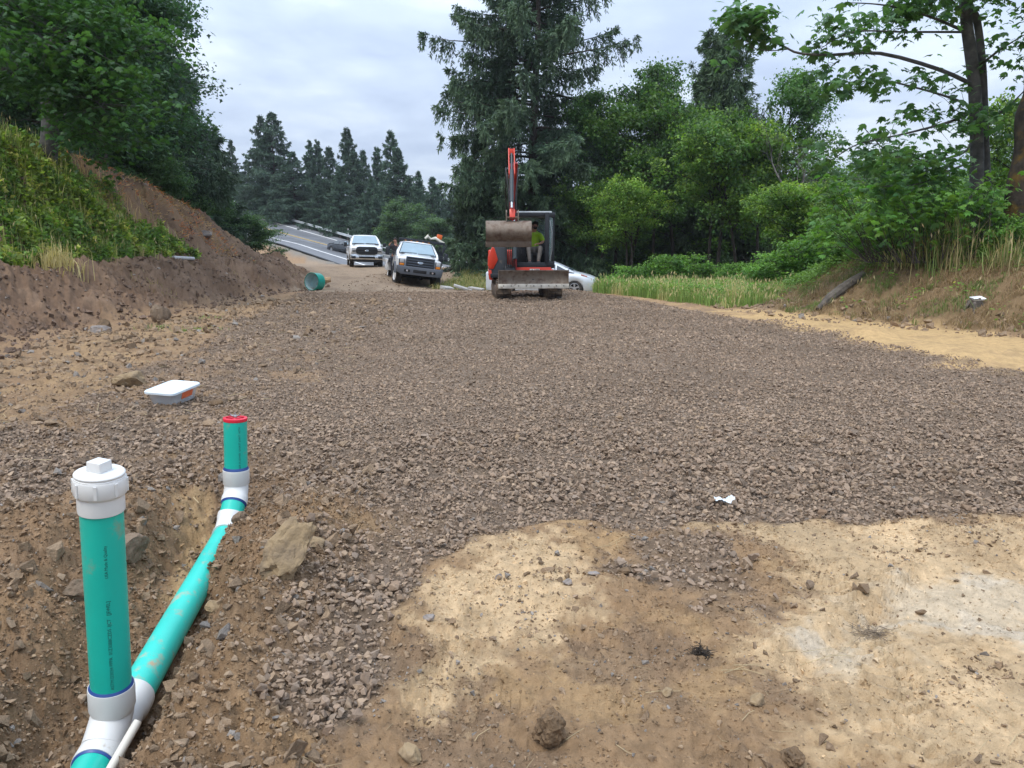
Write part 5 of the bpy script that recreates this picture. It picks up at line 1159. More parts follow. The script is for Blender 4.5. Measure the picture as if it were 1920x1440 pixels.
# ---------------------------------------------------------------- excavator (front faces -y)
def excavator():
    ocol = (.60, .045, .018); om = mat('orange_red_paint', ocol, .42, var=.07, vscale=3, dirt=(.16, .10, .07), dirt_amt=-.02, dscale=3, coat=.2); odk = mat('orange_red_arm', (.32, .016, .013), .45, var=.1, vscale=3, dirt=(.14, .08, .06), dirt_amt=.05, dscale=4)
    blk = mat('black_paint_matt', (.018, .021, .026), .5, var=.12); gry = mat('hood_grey', (.055, .062, .072), .42, var=.06, dirt=(.2, .17, .13), dirt_amt=-.05, dscale=3)
    muds = mat('muddy_steel', (.22, .175, .135), .7, .25, var=.25, vscale=3, dirt=(.095, .055, .038), dirt_amt=.60, dscale=3.2, bump=.3, bscale=15)
    edge = mat('worn_edge', (.42, .38, .32), .5, .4, var=.2, dirt=(.15, .11, .08), dirt_amt=.25, dscale=8)
    trk = mat('track_rubber', (.075, .06, .05), .95, var=.4, vscale=8, dirt=(.20, .145, .10), dirt_amt=.6, dscale=4, bump=.6, bscale=15)
    hose = mat('hose', (.02, .02, .022), .5); cylm = mat('ram_grey', (.05, .065, .075), .4, var=.1)
    q = P(985, 553, 23.6); gz = z_at(q.x, q.y)
    t = empty('excavator', (q.x, q.y, gz), (0, 0, R(5)), 'orange-red tracked excavator facing the camera with its wide bucket raised and blade down', 'excavator')
    # tracks : racetrack with lugs
    for s in (-1, 1):
        mb = MB(); hl = .95; r = .27; w = .40; x = s*.745; n = 64; per = []
        for k in range(n):
            u = k/n*(4*hl+2*PI*r)
            if u < 2*hl: p = (-hl+u, 2*r, 0, 1)
            elif u < 2*hl+PI*r: a = (u-2*hl)/r; p = (hl+r*math.sin(a), r+r*math.cos(a), math.sin(a), math.cos(a))
            elif u < 4*hl+PI*r: p = (hl-(u-2*hl-PI*r), 0, 0, -1)
            else: a = (u-4*hl-PI*r)/r; p = (-hl-r*math.sin(a), r-r*math.cos(a), -math.sin(a), -math.cos(a))
            per.append(p)
        mb.prism([(p[0]-.0*p[2], p[1]-.02*p[3]) for p in per], x-w/2, x+w/2, 'x')
        tr = mb.build('track', trk, t, smooth=30)
        mb = MB()
        for k in range(0, n, 2):
            y, z, ny, nz = per[k]; a = math.atan2(nz, ny)
            for xx, ww in ((x-.1, .17), (x+.1, .17)):
                mb.box((xx, y+ny*.008, z+nz*.008), (ww, .045, .045), (a-PI/2, 0, (.3 if xx > x else -.3)))
        mb.build('track_tread', trk, tr, bevel=.006)
        mb = MB(); mb.prism([(-.9, .14), (.9, .14), (.95, .30), (.8, .40), (-.8, .40), (-.95, .30)], x-w/2-.03, x+w/2+.03, 'x'); mb.build('track_frame', muds, tr, bevel=.02)
        mb = MB()
        for y in (-.95, .95): mb.ring((x, y, .27), (1, 0, 0), [(.0001, -.23), (.08, -.23), (.20, -.215), (.21, .215), (.08, .23), (.0001, .23)], 18)
        for y in (-.55, -.2, .2, .55): mb.ring((x, y, .12), (1, 0, 0), [(.0001, -.22), (.09, -.22), (.09, .22), (.0001, .22)], 14)
        mb.build('roller', muds, tr)
    MB().box((0, 0, .42), (1.2, 1.0, .26)).build('undercarriage', blk, t, bevel=.03)
    MB().ring((0, 0, .55), UP, [(.42, 0), (.42, .14), (.0001, .14)], 28).build('slew_ring', blk, t)
    # blade
    b = empty('dozer_blade', (.06, -1.62, .19)); b.parent = t; b.rotation_euler = (0, 0, R(-1))
    cur = [(-.06, .22), (.02, .28), (.045, .42), (.02, .56), (-.05, .665), (-.03, .672), (.045, .56), (.07, .42), (.045, .27), (-.03, .20)]
    MB().prism(cur, -.98, .98, 'x').build('mouldboard', muds, b, smooth=50)
    mb = MB(); mb.box((0, -.085, .225), (2.0, .022, .13), (R(-14), 0, 0)); mb.build('cutting_edge', edge, b, bevel=.004)
    mb = MB(); [mb.ring((x, -.095, .235), (0, -1, 0), [(.016, 0), (.016, .016), (.0001, .018)], 8) for x in np.linspace(-.85, .85, 9)]; mb.build('bolt', blk, b)
    [MB().prism([(-.09, .16), (.06, .2), (.07, .66), (-.07, .69), (-.02, .45)], x-.012, x+.012, 'x').build('end_plate', muds, b) for x in (-.985, .985)]
    mb = MB(); [mb.tube([(x, .04, .38), (x*.9, .9, .40)], .065, 8) for x in (-.38, .38)]; mb.tube([(0, .04, .5), (0, .6, .48)], .06, 10); mb.build('blade_arm', blk, t).location = (.06, -1.62, .05)
    # ---- house, slightly slewed
    h = empty('upper_structure', (-.13, .1, -.09)); h.parent = t; h.rotation_euler = (0, 0, R(-3))
    MB().box((0, .15, .76), (1.86, 1.9, .12)).build('deck', blk, h, bevel=.02)
    # engine hood / counterweight on image left : rounded
    prof = [(-.93, .72), (-.98, 1.0), (-.96, 1.28), (-.82, 1.60), (-.72, 1.66), (-.50, 1.66), (-.44, 1.6), (-.42, .72)]
    MB().prism(prof, -.62, 1.05, 'y').build('hood', gry, h, bevel=.04, seg=3)
    MB().prism([(-.945, .95), (-1.0, 1.05), (-.99, 1.30), (-.86, 1.60), (-.80, 1.55), (-.70, 1.22), (-.84, .95)], -.655, .9, 'y').build('side_panel', om, h, bevel=.015)
    MB().prism([(-.965, .64), (-.99, .90), (-.90, .93), (-.86, .62)], -.66, .9, 'y').build('side_panel', om, h, bevel=.01)
    MB().prism([(-.98, .66), (-.98, 1.5), (.9, 1.5), (.9, .66)], 1.05, 1.28, 'y').build('counterweight', om, h, bevel=.06, seg=3)
    MB().box((.34, -.66, .885), (1.04, .16, .235)).build('front_panel', om, h, bevel=.02)
    MB().box((.80, -.60, .86), (.26, .30, .17)).build('corner_step', om, h, bevel=.03)
    lp = MB(); lp.box((.30, -.745, .915), (.14, .006, .085)); lp.box((.455, -.745, .915), (.13, .006, .085)); lb = lp.build('safety_label', mat('label_white', (.62, .6, .56), .5), h)
    lp = MB(); lp.prism([(.25, .88), (.35, .88), (.30, .95)], -.751, -.749, 'y')
    for k in range(4): lp.box((.455, -.75, .885+.02*k), (.10, .003, .006))
    lp.build('label_symbol', blk, lb)
    # swing post and boom foot
    MB().prism([(-.06, .58), (-.06, 1.08), (-.30, 1.02), (-.36, .58)][::-1], -.27, .03, 'x').build('swing_post', blk, h, bevel=.02).location = (-.24, -.55, 0)
    # ---- boom, stick, rams in plane x=bx (slightly left of centre)
    bx = -.33; bm_ = empty('boom', (0, 0, 0)); bm_.parent = h
    def plate(name, poly, x0, x1, m, par, bev=.012): return MB().prism(poly, x0, x1, 'x').build(name, m, par, bevel=bev)
    F = (-.72, 1.0); K = (-.55, 2.75); T_ = (-1.45, 4.0)     # foot, knee, tip (y,z)
    boom_poly = [(-.82, .92), (-.62, .92), (-.33, 1.9), (-.34, 2.75), (-.62, 3.15), (-1.40, 3.92), (-1.54, 3.87), (-.90, 3.1), (-.68, 2.7), (-.62, 1.9)]
    plate('boom_arm', boom_poly, bx+.045, bx+.175, odk, bm_, .018)
    mb = MB().tube([(bx+.11, -.95, 1.25), (bx+.11, -.80, 1.9)], .06, 12); mb.build('boom_ram', cylm, bm_); MB().tube([(bx+.11, -.80, 1.85), (bx+.11, -.62, 2.5)], .03, 10).build('ram_rod', M['chrome'], bm_)
    # stick hangs from the boom tip forward/down to the bucket
    S0 = (-1.55, 4.14); S1 = (-2.30, 2.36)
    d = Vector((0, S1[0]-S0[0], S1[1]-S0[1])).normalized(); nrm_ = Vector((0, d.z, -d.y))
    def sp(u, v): p = Vector((0, S0[0], S0[1]))+d*u+nrm_*v; return (p.y, p.z)
    LL = math.hypot(S1[0]-S0[0], S1[1]-S0[1])
    stick = [sp(.25, -.10), sp(.6, .06), sp(1.0, .12), sp(LL, .07), sp(LL+.06, 0), sp(LL, -.06), sp(.9, -.16), sp(.45, -.18)]
    plate('stick', stick, bx-.075, bx+.055, odk, bm_, .015)
    # twin top links with red cross piece (stick ram mounting)
    mb = MB()
    for xx in (bx-.085, bx+.065): mb.prism([sp(-.10, .02), sp(-.06, .18), sp(.75, .26), sp(.85, .16), sp(.1, -.02)], xx-.014, xx+.014, 'x')
    lk = mb.build('link_plate', om, bm_, bevel=.006)
    MB().box((bx-.01, sp(.02, .1)[0], sp(.02, .1)[1]), (.15, .12, .16)).build('cross_piece', om, bm_, bevel=.01)
    a = sp(.62, .22); b2 = sp(1.55, .20); MB().tube([(bx-.02, a[0], a[1]), (bx-.03, b2[0], b2[1])], .058, 14).build('bucket_ram', cylm, bm_)
    a = sp(.10, .16); b2 = sp(.62, .22); MB().tube([(bx-.01, a[0], a[1]), (bx-.015, b2[0], b2[1])], .028, 12).build('ram_rod', cylm, bm_)
    a = sp(1.55, .20); b2 = sp(1.72, .19); MB().tube([(bx-.03, a[0], a[1]), (bx-.03, b2[0], b2[1])], .035, 12).build('ram_rod', M['chrome'], bm_)
    mb = MB()
    for s in (-1, 1):
        o = bx+s*.155
        p0 = sp(1.7, .02); p1 = sp(1.0, .10); p2 = sp(.62, .10); p3 = sp(.62, -.28); p4 = (-.95, 3.2)
        mb.tube([(bx+s*.09, *p0), (bx+s*.12, *p1), (o+s*.01, *p2), (o+s*.012, p2[0]+.14, p2[1]+.12), (o, *p3), (bx+s*.15, *p4), (bx+s*.12, -.62, 2.6)], .019, 7)
        mb.tube([(bx+s*.06, *sp(1.5, .13)), (bx+s*.13, *sp(.9, .15)), (o-s*.02, *sp(.68, .15)), (o-s*.01, *sp(.6, -.1))], .014, 6)
    for k in range(6): x = bx-.12+.05*k; mb.tube([(x, -.80, .85), (x+.02*math.sin(k), -.92, 1.2), (x+.01, -.78, 1.6), (x*.8, -.66, 2.2)], .016, 6)
    mb.build('hydraulic_hose', hose, bm_)
    # coupler ears
    mb = MB()
    for xx in (bx-.17, bx+.15): mb.prism([(S1[0]-.03, S1[1]+.22), (S1[0]-.10, S1[1]+.16), (S1[0]-.12, S1[1]-.14), (S1[0]+.08, S1[1]-.14), (S1[0]+.06, S1[1]+.12)], xx-.014, xx+.014, 'x')
    mb.box((bx-.01, S1[0]-.06, S1[1]+.02), (.30, .06, .05)); mb.tube([(bx-.18, S1[0], S1[1]), (bx+.17, S1[0], S1[1])], .03, 8); mb.build('coupler', muds, bm_, bevel=.004)
    plate('stick_nose', [sp(LL-.22, .10), sp(LL+.02, .11), sp(LL+.04, -.02), sp(LL-.25, -.02)], bx-.085, bx+.065, om, bm_, .01)
    # bucket : curved back towards the camera, lip at the bottom
    bk = empty('bucket', (bx-.11, S1[0]+.05, S1[1]-.08)); bk.parent = bm_
    n = 12; pr = [(-.14-.20*math.sin(PI*(k/n))**.8, -.02-.50*(k/n)) for k in range(n+1)]
    pr = [(-.0, .015)]+pr+[(-.10, -.66)]
    inner = [(y+.02, z+(.0 if i else -.0)) for i, (y, z) in enumerate(pr)][::-1]
    MB().prism(pr+inner, -.60, .60, 'x').build('shell', muds, bk, smooth=50)
    mb = MB()
    for xx in (-.605, .605): mb.prism([(.0, .015)]+pr[1:-1]+[(-.10, -.66), (.16, -.50), (.30, -.2)], xx-.012, xx+.012, 'x')
    mb.build('side_plate', muds, bk)
    MB().box((0, -.115, -.615), (1.25, .03, .15), (R(12), 0, 0)).build('lip', mat('lip_steel', (.17, .13, .10), .65, .3, var=.2, dirt=(.09, .06, .04), dirt_amt=.2), bk, bevel=.005)
    # ---- cab on image right: real frame with open front
    cx0, cx1, cy0, cy1, cz0, cz1 = -.18, .90, -.70, .62, 1.0, 2.58
    c = empty('cab', (0, 0, 0)); c.parent = h
    mb = MB()
    for x in (cx0, cx1):
        mb.tube([(x, cy0+.02, cz0), (x, cy0, 1.6), (x, cy0+.14, cz1-.05)], .045, 6); mb.tube([(x, .12, cz0), (x, .12, cz1-.05)], .05, 6); mb.tube([(x, cy1, cz0), (x, cy1, cz1-.05)], .05, 6)
    mb.box(((cx0+cx1)/2, cy0+.02, cz0+.06), (cx1-cx0, .09, .16)); mb.box(((cx0+cx1)/2, (cy0+cy1)/2+.05, cz1-.06), (cx1-cx0+.06, cy1-cy0+.06, .10)); mb.box(((cx0+cx1)/2, (cy0+cy1)/2, cz0), (cx1-cx0+.04, cy1-cy0+.04, .06))
    mb.box((cx1-.02, (.12+cy1)/2, 1.35), (.05, .5, .65)); mb.box(((cx0+cx1)/2, cy1, 1.4), (1.05, .05, .75))
    mb.build('cab_frame', blk, c, bevel=.008)
    MB().box(((cx0+cx1)/2, (cy0+cy1)/2+.05, cz1+.01), (cx1-cx0-.04, cy1-cy0, .05)).build('roof_panel', mat('roof_pale', (.50, .54, .54), .5), c, bevel=.02)
    # door folded open: thick dark pillar and glass at right of opening
    dr = MB(); dr.box((cx1-.17, cy0-.02, 1.85), (.12, .06, 1.45)); dr.box((cx1+.03, cy0+.1, 1.78), (.06, .10, 1.62)); dr.box((cx1-.06, cy0+.0, 2.50), (.26, .06, .12)); dr.box((cx1-.07, cy0, 1.10), (.26, .07, .14)); dr.build('door_frame', blk, c, bevel=.01)
    gl_, nt, bb, oo = newmat('cab_glass'); bb.inputs['Base Color'].default_value = (.30, .42, .42, 1); bb.inputs['Roughness'].default_value = .05; bb.inputs['Alpha'].default_value = .30
    MB().box((cx1-.055, cy0-.005, 1.80), (.10, .008, 1.32)).build('door_glass', gl_, c)
    MB().box((cx1, (cy0+.12)/2+.03, 1.9), (.008, .60, 1.1)).build('side_glass', gl_, c)
    MB().box(((cx0+cx1)/2, cy1, 2.15), (.95, .008, .72)).build('rear_glass', gl_, c)
    mb = MB(); mb.tube([(cx1-.08, cy0-.05, 1.2), (cx1-.03, cy0-.11, 1.5), (cx1-.03, cy0-.11, 2.0), (cx1-.09, cy0-.05, 2.35)], .016, 8); mb.build('grab_rail', mat('rail_grey', (.3, .32, .34), .4, .5), c)
    sx = .385
    mb = MB(); mb.box((sx, .12, 1.36), (.48, .46, .14)); mb.box((sx, .38, 1.72), (.46, .14, .70), (R(-8), 0, 0)); mb.box((sx, .44, 2.15), (.26, .10, .18)); mb.box((sx, .15, 1.18), (.4, .4, .26)); mb.build('seat', mat('seat_vinyl', (.02, .02, .022), .7), c, bevel=.03)
    mb = MB()
    for s in (-1, 1): mb.box((sx+s*.31, .02, 1.46), (.12, .42, .14)); mb.tube([(sx+s*.31, -.16, 1.50), (sx+s*.31, -.19, 1.68)], [.015, .024], 8)
    mb.build('arm_console', blk, c)
    [MB().tube([(sx+k, -.45, 1.05), (sx+k*1.1, -.38, 1.42)], .014, 7).build('travel_lever', blk, c) for k in (-.07, .07)]
    # operator sits in the cab: own thing, posed from the seat
    Th = Matrix.Translation(t.location)@Euler((0, 0, R(5))).to_matrix().to_4x4()@Matrix.Translation((-.13, .1, -.09))@Euler((0, 0, R(-3))).to_matrix().to_4x4()
    J = [(sx, .16, 1.50), (sx, .18, 1.68), (sx+.01, .18, 1.90), (sx+.01, .15, 2.07), (sx+.05, .09, 2.16), (sx+.06, .09, 2.29),
         (sx-.20, .15, 1.97), (sx-.27, -.0, 1.74), (sx-.30, -.16, 1.70), (sx-.30, -.19, 1.71), (sx+.21, .15, 1.97), (sx+.29, .02, 1.74), (sx+.16, -.20, 1.68), (sx+.09, -.23, 1.68),
         (sx-.10, .12, 1.49), (sx-.17, -.34, 1.56), (sx-.14, -.44, 1.16), (sx-.15, -.57, 1.09), (sx+.10, .12, 1.49), (sx+.19, -.34, 1.58), (sx+.12, -.46, 1.16), (sx+.13, -.60, 1.09)]
    J = [Th@Vector(j) for j in J]; base = J[0].copy(); J = [j-base for j in J]
    p = figure('person', J, EDG, RAD, M['skin'], 'person in yellow-green shirt, grey trousers and dark cap seated in the excavator cab', base,
               [('shirt', {0, 1, 2, 3, 6, 10}, .034, M['hiviz']), ('sleeve', {2, 6, 7}, .030, M['hiviz']), ('sleeve', {2, 10, 11}, .030, M['hiviz']), ('trousers', {0, 14, 15, 16, 18, 19, 20}, .014, M['greyp']), ('shoe', {16, 17}, .022, M['shoe']), ('shoe', {20, 21}, .022, M['shoe'])])
    headbits(p, J[4].lerp(J[5], .5), (-.05, -1, 0), cap=M['hair'], beard=True); fingers(p, J[8], J[9], M['skin']); fingers(p, J[12], J[13], M['skin'])
# ---------------------------------------------------------------- guardrail and delineators
def guardrail():
    t = empty('guardrail', tuple(rfD[len(rfD)//2]), label='long galvanised steel guardrail along the far side of the road', cat='guardrail'); off = -Vector(t.location)
    out = rfD+(rfD-rnD)*.22
    W = [(-.0, .44), (-.06, .50), (-.0, .57), (-.0, .61), (-.06, .68), (0, .745)]
    mb = MB(); n = len(out)
    for i in range(n):
        w = Vector(rfD[i]-rnD[i]); w.z = 0; w.normalize()
        for (o, z) in W: mb.v.append(Vector(out[i])+w*o+UP*(z+.02)+off)
        for (o, z) in reversed(W): mb.v.append(Vector(out[i])+w*(o+.012)+UP*(z+.02)+off)
    k = 2*len(W)
    for i in range(n-1):
        for j in range(k): mb.f.append((i*k+j, i*k+(j+1) % k, (i+1)*k+(j+1) % k, (i+1)*k+j))
    mb.build('rail', mat('galvanised', (.52, .55, .56), .4, .35, var=.12, vscale=1), t, smooth=20)
    pm = mat('post_wood', (.10, .085, .07), .9, var=.2)
    # posts every ~1.9 m of run
    acc = 0; last = None; cnt = 0
    for i in range(n-1):
        seg = Vector(out[i+1]-out[i]); L = seg.length; u = 0
        while acc+L-u >= 1.9:
            u += 1.9-acc; acc = 0; p = Vector(out[i])+seg*(u/L)
            w = Vector(rfD[i]-rnD[i]); w.z = 0; w.normalize(); c = p+w*.18+off
            if cnt < 95: MB().box((c.x, c.y, c.z+.30), (.15, .18, .86), (0, 0, math.atan2(w.y, w.x))).build('post', pm, t)
            cnt += 1
        acc += L-u
    for px, py, lab in ((646, 452, 'white marker post behind the guardrail above the black sedan'), (465, 398, 'white marker post behind the guardrail at the far upper end of the road')):
        # find the rail point in that direction
        best = min(range(n), key=lambda i: abs(960+FPX*out[i][0]/(out[i][1]*math.cos(PITCH)-(out[i][2]-CAMH)*math.sin(PITCH))-px)); p = Vector(out[best]); w = Vector(rfD[best]-rnD[best]); w.z = 0; w.normalize(); p = p+w*.5
        mb = MB(); mb.box((0, 0, .65), (.10, .03, 1.5)); o = mb.build('marker_post', mat('marker_white', (.72, .72, .72), .6), bevel=.01); o.location = p
        MB().box((0, -.02, 1.25), (.08, .01, .12)).build('reflector', mat('reflector_silver', (.5, .5, .5), .3), o)
        tag(o, lab, 'marker post')
if 'veh' not in SKIP:
    _, TT = truck_flatbed(); standing_person(TT); truck_pickup(); prius(); sedan(); excavator(); guardrail()
# ================================================================== TREES AND PLANTS
BARK = mat('bark', (.080, .076, .070), .95, var=.4, vscale=5, dirt=(.16, .15, .12), dirt_amt=.2, dscale=4, bump=1, bscale=14)
BARK_D = mat('bark_dark', (.045, .036, .030), .95, var=.4, vscale=5, bump=1, bscale=14)
LEAF = leafmat('leaf'); NEEDLE = leafmat('needle', trans=.12, rough=.6); GRASS = leafmat('grass_blade', trans=.3, rough=.7)
def curve3(pts, n):
    A = np.array([tuple(p) for p in pts], float); d = densify(A, max(2, n//(len(A)-1))) if len(A) > 2 else A[0]+(A[-1]-A[0])*np.linspace(0, 1, n)[:, None]; return d
def blades(pos, d, ln, wd, g, up=None, taper=.55):
    """pointed diamond blades: base, two shoulders, tip (one quad each), slightly folded"""
    n = len(pos); d = nrm(d); up = g.normal(size=(n, 3)) if up is None else up; s = nrm(np.cross(d, up)); nn = np.cross(s, d)
    ln = ln[:, None]; wd = wd[:, None]; m = pos+d*ln*taper+nn*wd*.15
    V = np.stack([pos, m+s*wd*.5, pos+d*ln-nn*wd*.1, m-s*wd*.5], 1).reshape(-1, 3)
    F = np.arange(n*4).reshape(n, 4); return V, F
def col_var(base, n, g, lo=.75, hi=1.3, hue=.08):
    c = np.array(base)[None]*g.uniform(lo, hi, (n, 1)); return np.clip(c*(1+g.normal(0, hue, (n, 3))*np.array([1, .35, .8])), .002, 1)
def limb_tube(mb, pts, r0, r1, n=6): mb.tube([Vector(p) for p in pts], list(np.linspace(r0, r1, len(pts))), n, cap=False)
def conifer(h, rad, seed, base_h=1.0, nl=110, twig=34, bl=16, blen=.24, bw=.055, droop=.5, hang=.5, col=(.030, .052, .030), prof=None, irr=.3, tip=(.06, .095, .05), trunk_r=.3, up_tip=.15, spread=1.0):
    g = np.random.default_rng(seed); P_, D_, L_, W_, C_, = [], [], [], [], []
    tm = MB(); lean = g.normal(0, .01, 2); tp = [(lean[0]*z+.06*math.sin(z*.6), lean[1]*z, z) for z in np.linspace(-.6, h, 14)]
    tm.tube([Vector(p) for p in tp], list(np.linspace(trunk_r, .02, 14)), 9)
    zs = base_h+(h-base_h)*(np.linspace(0, 1, nl)**1.05); az = g.uniform(0, 2*PI, nl)
    for i in range(nl):
        z = zs[i]+g.normal(0, .1); t = min(1, max(0, (z-base_h)/(h-base_h))); f = prof(t) if prof else (1-t)**.75
        L = rad*f*(1+g.normal(0, irr))*g.uniform(.75, 1.12)+.15; a = az[i]
        if L < .12: continue
        rise = .35*t+g.normal(0, .08); n = 9; u = np.linspace(0, 1, n)
        r = L*u; zz = z+L*(rise*u-droop*(u**2)*(1-t*.6)+up_tip*u**4)
        side = g.normal(0, .08)*L*u**2
        lx = np.cos(a)*r-np.sin(a)*side; ly = np.sin(a)*r+np.cos(a)*side; pts = np.stack([lx, ly, zz], -1)
        limb_tube(tm, pts[:-1], max(.012, .022*L**.8), .006, 4)
        m = max(5, int(twig*(L/rad)**.9)); ut = g.uniform(.12, 1, m)**.75; base = np.stack([np.interp(ut, u, pts[:, k]) for k in range(3)], -1)
        out = np.array([math.cos(a), math.sin(a), 0]); sd = np.array([-math.sin(a), math.cos(a), 0])
        sg = g.choice([-1, 1], m); l2 = spread*(.16+.30*L*(1-ut)**.7*g.uniform(.5, 1.1, m)+.10*g.random(m))
        d2 = nrm(out[None]*g.uniform(.35, .9, (m, 1))+sd[None]*(sg*g.uniform(.4, 1.1, m))[:, None]+np.array([0, 0, 1.])*g.normal(-.15, .18, (m, 1)))
        hg = g.random(m) < hang; d2[hg] = nrm(d2[hg]*.35+np.array([0, 0, -1.])); l2[hg] = l2[hg]*.9+g.uniform(.15, .55, hg.sum())*min(1, L/2)
        k = bl; v = g.uniform(0, 1, (m, k)); p = base[:, None]+d2[:, None]*(l2[:, None]*v)[..., None]
        p[..., 2] -= (v**2)*l2[:, None]*.25*(1-hg[:, None]*1.0)
        bd = d2[:, None]*.9+g.normal(0, .5, (m, k, 3)); bd[..., 2] -= .22
        P_.append(p.reshape(-1, 3)+g.normal(0, .02, (m*k, 3))); D_.append(bd.reshape(-1, 3)); L_.append(np.full(m*k, blen)*g.uniform(.6, 1.3, m*k)); W_.append(np.full(m*k, bw)*g.uniform(.7, 1.4, m*k))
        c = col_var(col, m*k, g); tipk = ((ut[:, None]*.6+v*.4).reshape(-1) > .72)[:, None]; br = g.uniform(.8, 1.25)
        c = np.where(tipk, c*.45+np.array(tip)*.6, c)*br; C_.append(c)
    p, d, l, w, c = [np.concatenate(q) for q in (P_, D_, L_, W_, C_)]
    V, F = blades(p, d, l, w, g); return (V, F, np.repeat(c, 4, 0)), tm
def plant(name, crown, tm, loc, label, cat, mt=NEEDLE, bark=BARK_D, rotz=0, scale=1, group=None, crown_name='crown'):
    t = empty(name, loc, (0, 0, rotz), label, cat, group); t.scale = (scale,)*3 if not hasattr(scale, '__len__') else scale
    np_mesh(crown_name, crown[0], crown[1], crown[2], False, mt, t)
    if tm is not None: tm.build('trunk', bark, t, smooth=60)
    return t
def dup(root, loc, rotz, scale, label, group=None):
    r = root.copy(); C.objects.link(r); r.location = loc; r.rotation_euler = (0, 0, rotz); r.scale = (scale,)*3 if not hasattr(scale, '__len__') else scale; r['label'] = label
    if group: r['group'] = group
    for ch in list(root.children):
        c = ch.copy(); C.objects.link(c); c.parent = r
    return r
LEAF5 = np.array([(0, 0, 0), (.30, .10, -.03), (.52, .38, -.10), (.26, .44, -.02), (.34, .80, -.10), (.12, .70, -.02), (0, 1.05, -.14), (-.12, .70, -.02), (-.34, .80, -.10), (-.26, .44, -.02), (-.52, .38, -.10), (-.30, .10, -.03), (0, .42, .03)], float)
LEAF5F = np.array([(12, i, i+1) for i in range(11)]+[(12, 11, 0)])
LEAFD = np.array([(0, 0, 0), (.32, .45, -.05), (0, 1, -.1), (-.32, .45, -.05)], float); LEAFDF = np.array([(0, 1, 2, 3)])
LEAFT = np.array([(0, 0, 0), (.42, .30, -.08), (.20, .55, 0), (0, 1, -.12), (-.20, .55, 0), (-.42, .30, -.08)], float); LEAFTF = np.array([(0, 1, 2, 3), (0, 3, 4, 5)])
def leaves(cent, size, col, g, tmpl='D', tilt=.55, sag=.35, lo=.7, hi=1.35):
    n = len(cent); T, TF = {'D': (LEAFD, LEAFDF), '5': (LEAF5, LEAF5F), 'T': (LEAFT, LEAFTF)}[tmpl]
    a = g.uniform(0, 2*PI, n); d = np.stack([np.cos(a), np.sin(a), -sag+g.normal(0, tilt*.7, n)], -1); up = np.stack([g.normal(0, tilt, n), g.normal(0, tilt, n), np.ones(n)], -1)
    rt = frames(d, up); V, F = inst(T, TF, cent, rt, size); c = col_var(col, n, g, lo, hi) if np.ndim(col) == 1 else col
    return V, F, np.repeat(c, len(T), 0)
def merge(*ls):
    V, F, Cc = [], [], []; o = 0
    for v, f, c in ls: V.append(v); F.append(f+o); Cc.append(c); o += len(v)
    return np.vstack(V), np.vstack(F), np.vstack(Cc)
def broadleaf(h, rad, seed, nlimb=16, clumps=9, lpc=70, ls=.13, col=(.050, .105, .022), trunk_r=.16, base_h=1.5, tmpl='D', cr=.55, flat=.5, shape=None, stems=1, bright=(.10, .17, .035), outer=.35, up=.55, dead=0.0):
    g = np.random.default_rng(seed); tm = MB(); cs = []
    for s in range(stems):
        ox, oy = (g.normal(0, .35, 2) if stems > 1 else (0, 0)); hh = h*g.uniform(.8, 1) if stems > 1 else h
        lean = g.normal(0, .05, 2)*(2 if stems > 1 else 1); z = np.linspace(-.4, hh*.93, 10); tp = np.stack([ox+lean[0]*z+.10*np.sin(z*.8+s), oy+lean[1]*z+.10*np.cos(z*.7), z], -1)
        limb_tube(tm, tp, trunk_r, .02, 8)
        nl = nlimb//stems
        for i in range(nl):
            t = (i+.5)/nl; z0 = base_h+(hh*.9-base_h)*t**.9; f = shape(t) if shape else math.sin(PI*(.18+.76*t))**.7
            L = rad*f*g.uniform(.7, 1.15); a = g.uniform(0, 2*PI); b = np.array([np.interp(z0, tp[:, 2], tp[:, k]) for k in range(3)])
            u = np.linspace(0, 1, 7)[:, None]; out = np.array([math.cos(a), math.sin(a), 0]); sd = np.array([-math.sin(a), math.cos(a), 0])
            pts = b+out*L*u+np.array([0, 0, 1.])*L*(up*u-.35*u**2)*g.uniform(.5, 1.3)+sd*g.normal(0, .12)*L*u**2
            limb_tube(tm, pts, max(.02, trunk_r*.32), .008, 5)
            for k in range(clumps):
                uu = g.uniform(.3, 1.02)**.8; c = np.array([np.interp(uu, u[:, 0], pts[:, q]) for q in range(3)]); off = g.normal(0, 1, 3)*np.array([1, 1, .6])*cr*(1.2-.4*uu)*.9; e = c+off
                limb_tube(tm, [c, (c+e)/2+g.normal(0, .04, 3), e], .012, .004, 3)
                if g.random() > dead: cs.append(e)
    cs = np.array(cs); n = len(cs); br = g.uniform(.7, 1.35, n); pos = (cs[:, None]+g.normal(0, 1, (n, lpc, 3))*np.array([cr, cr, cr*flat])*.5*g.uniform(.7, 1.2, (n, 1, 1))).reshape(-1, 3)
    dz = pos-np.repeat(cs, lpc, 0); k = np.clip(.35+dz[:, 2]/(cr*flat), 0, 1)[:, None]*outer  # highlights put into the leaf colour: lighter towards the top of each clump
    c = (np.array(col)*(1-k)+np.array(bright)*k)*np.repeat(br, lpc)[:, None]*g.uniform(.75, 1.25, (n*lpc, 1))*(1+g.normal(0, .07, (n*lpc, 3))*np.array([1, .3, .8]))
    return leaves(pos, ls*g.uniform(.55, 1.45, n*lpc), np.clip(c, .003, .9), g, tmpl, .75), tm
def gz(p): p.z = z_at(p.x, p.y); return p
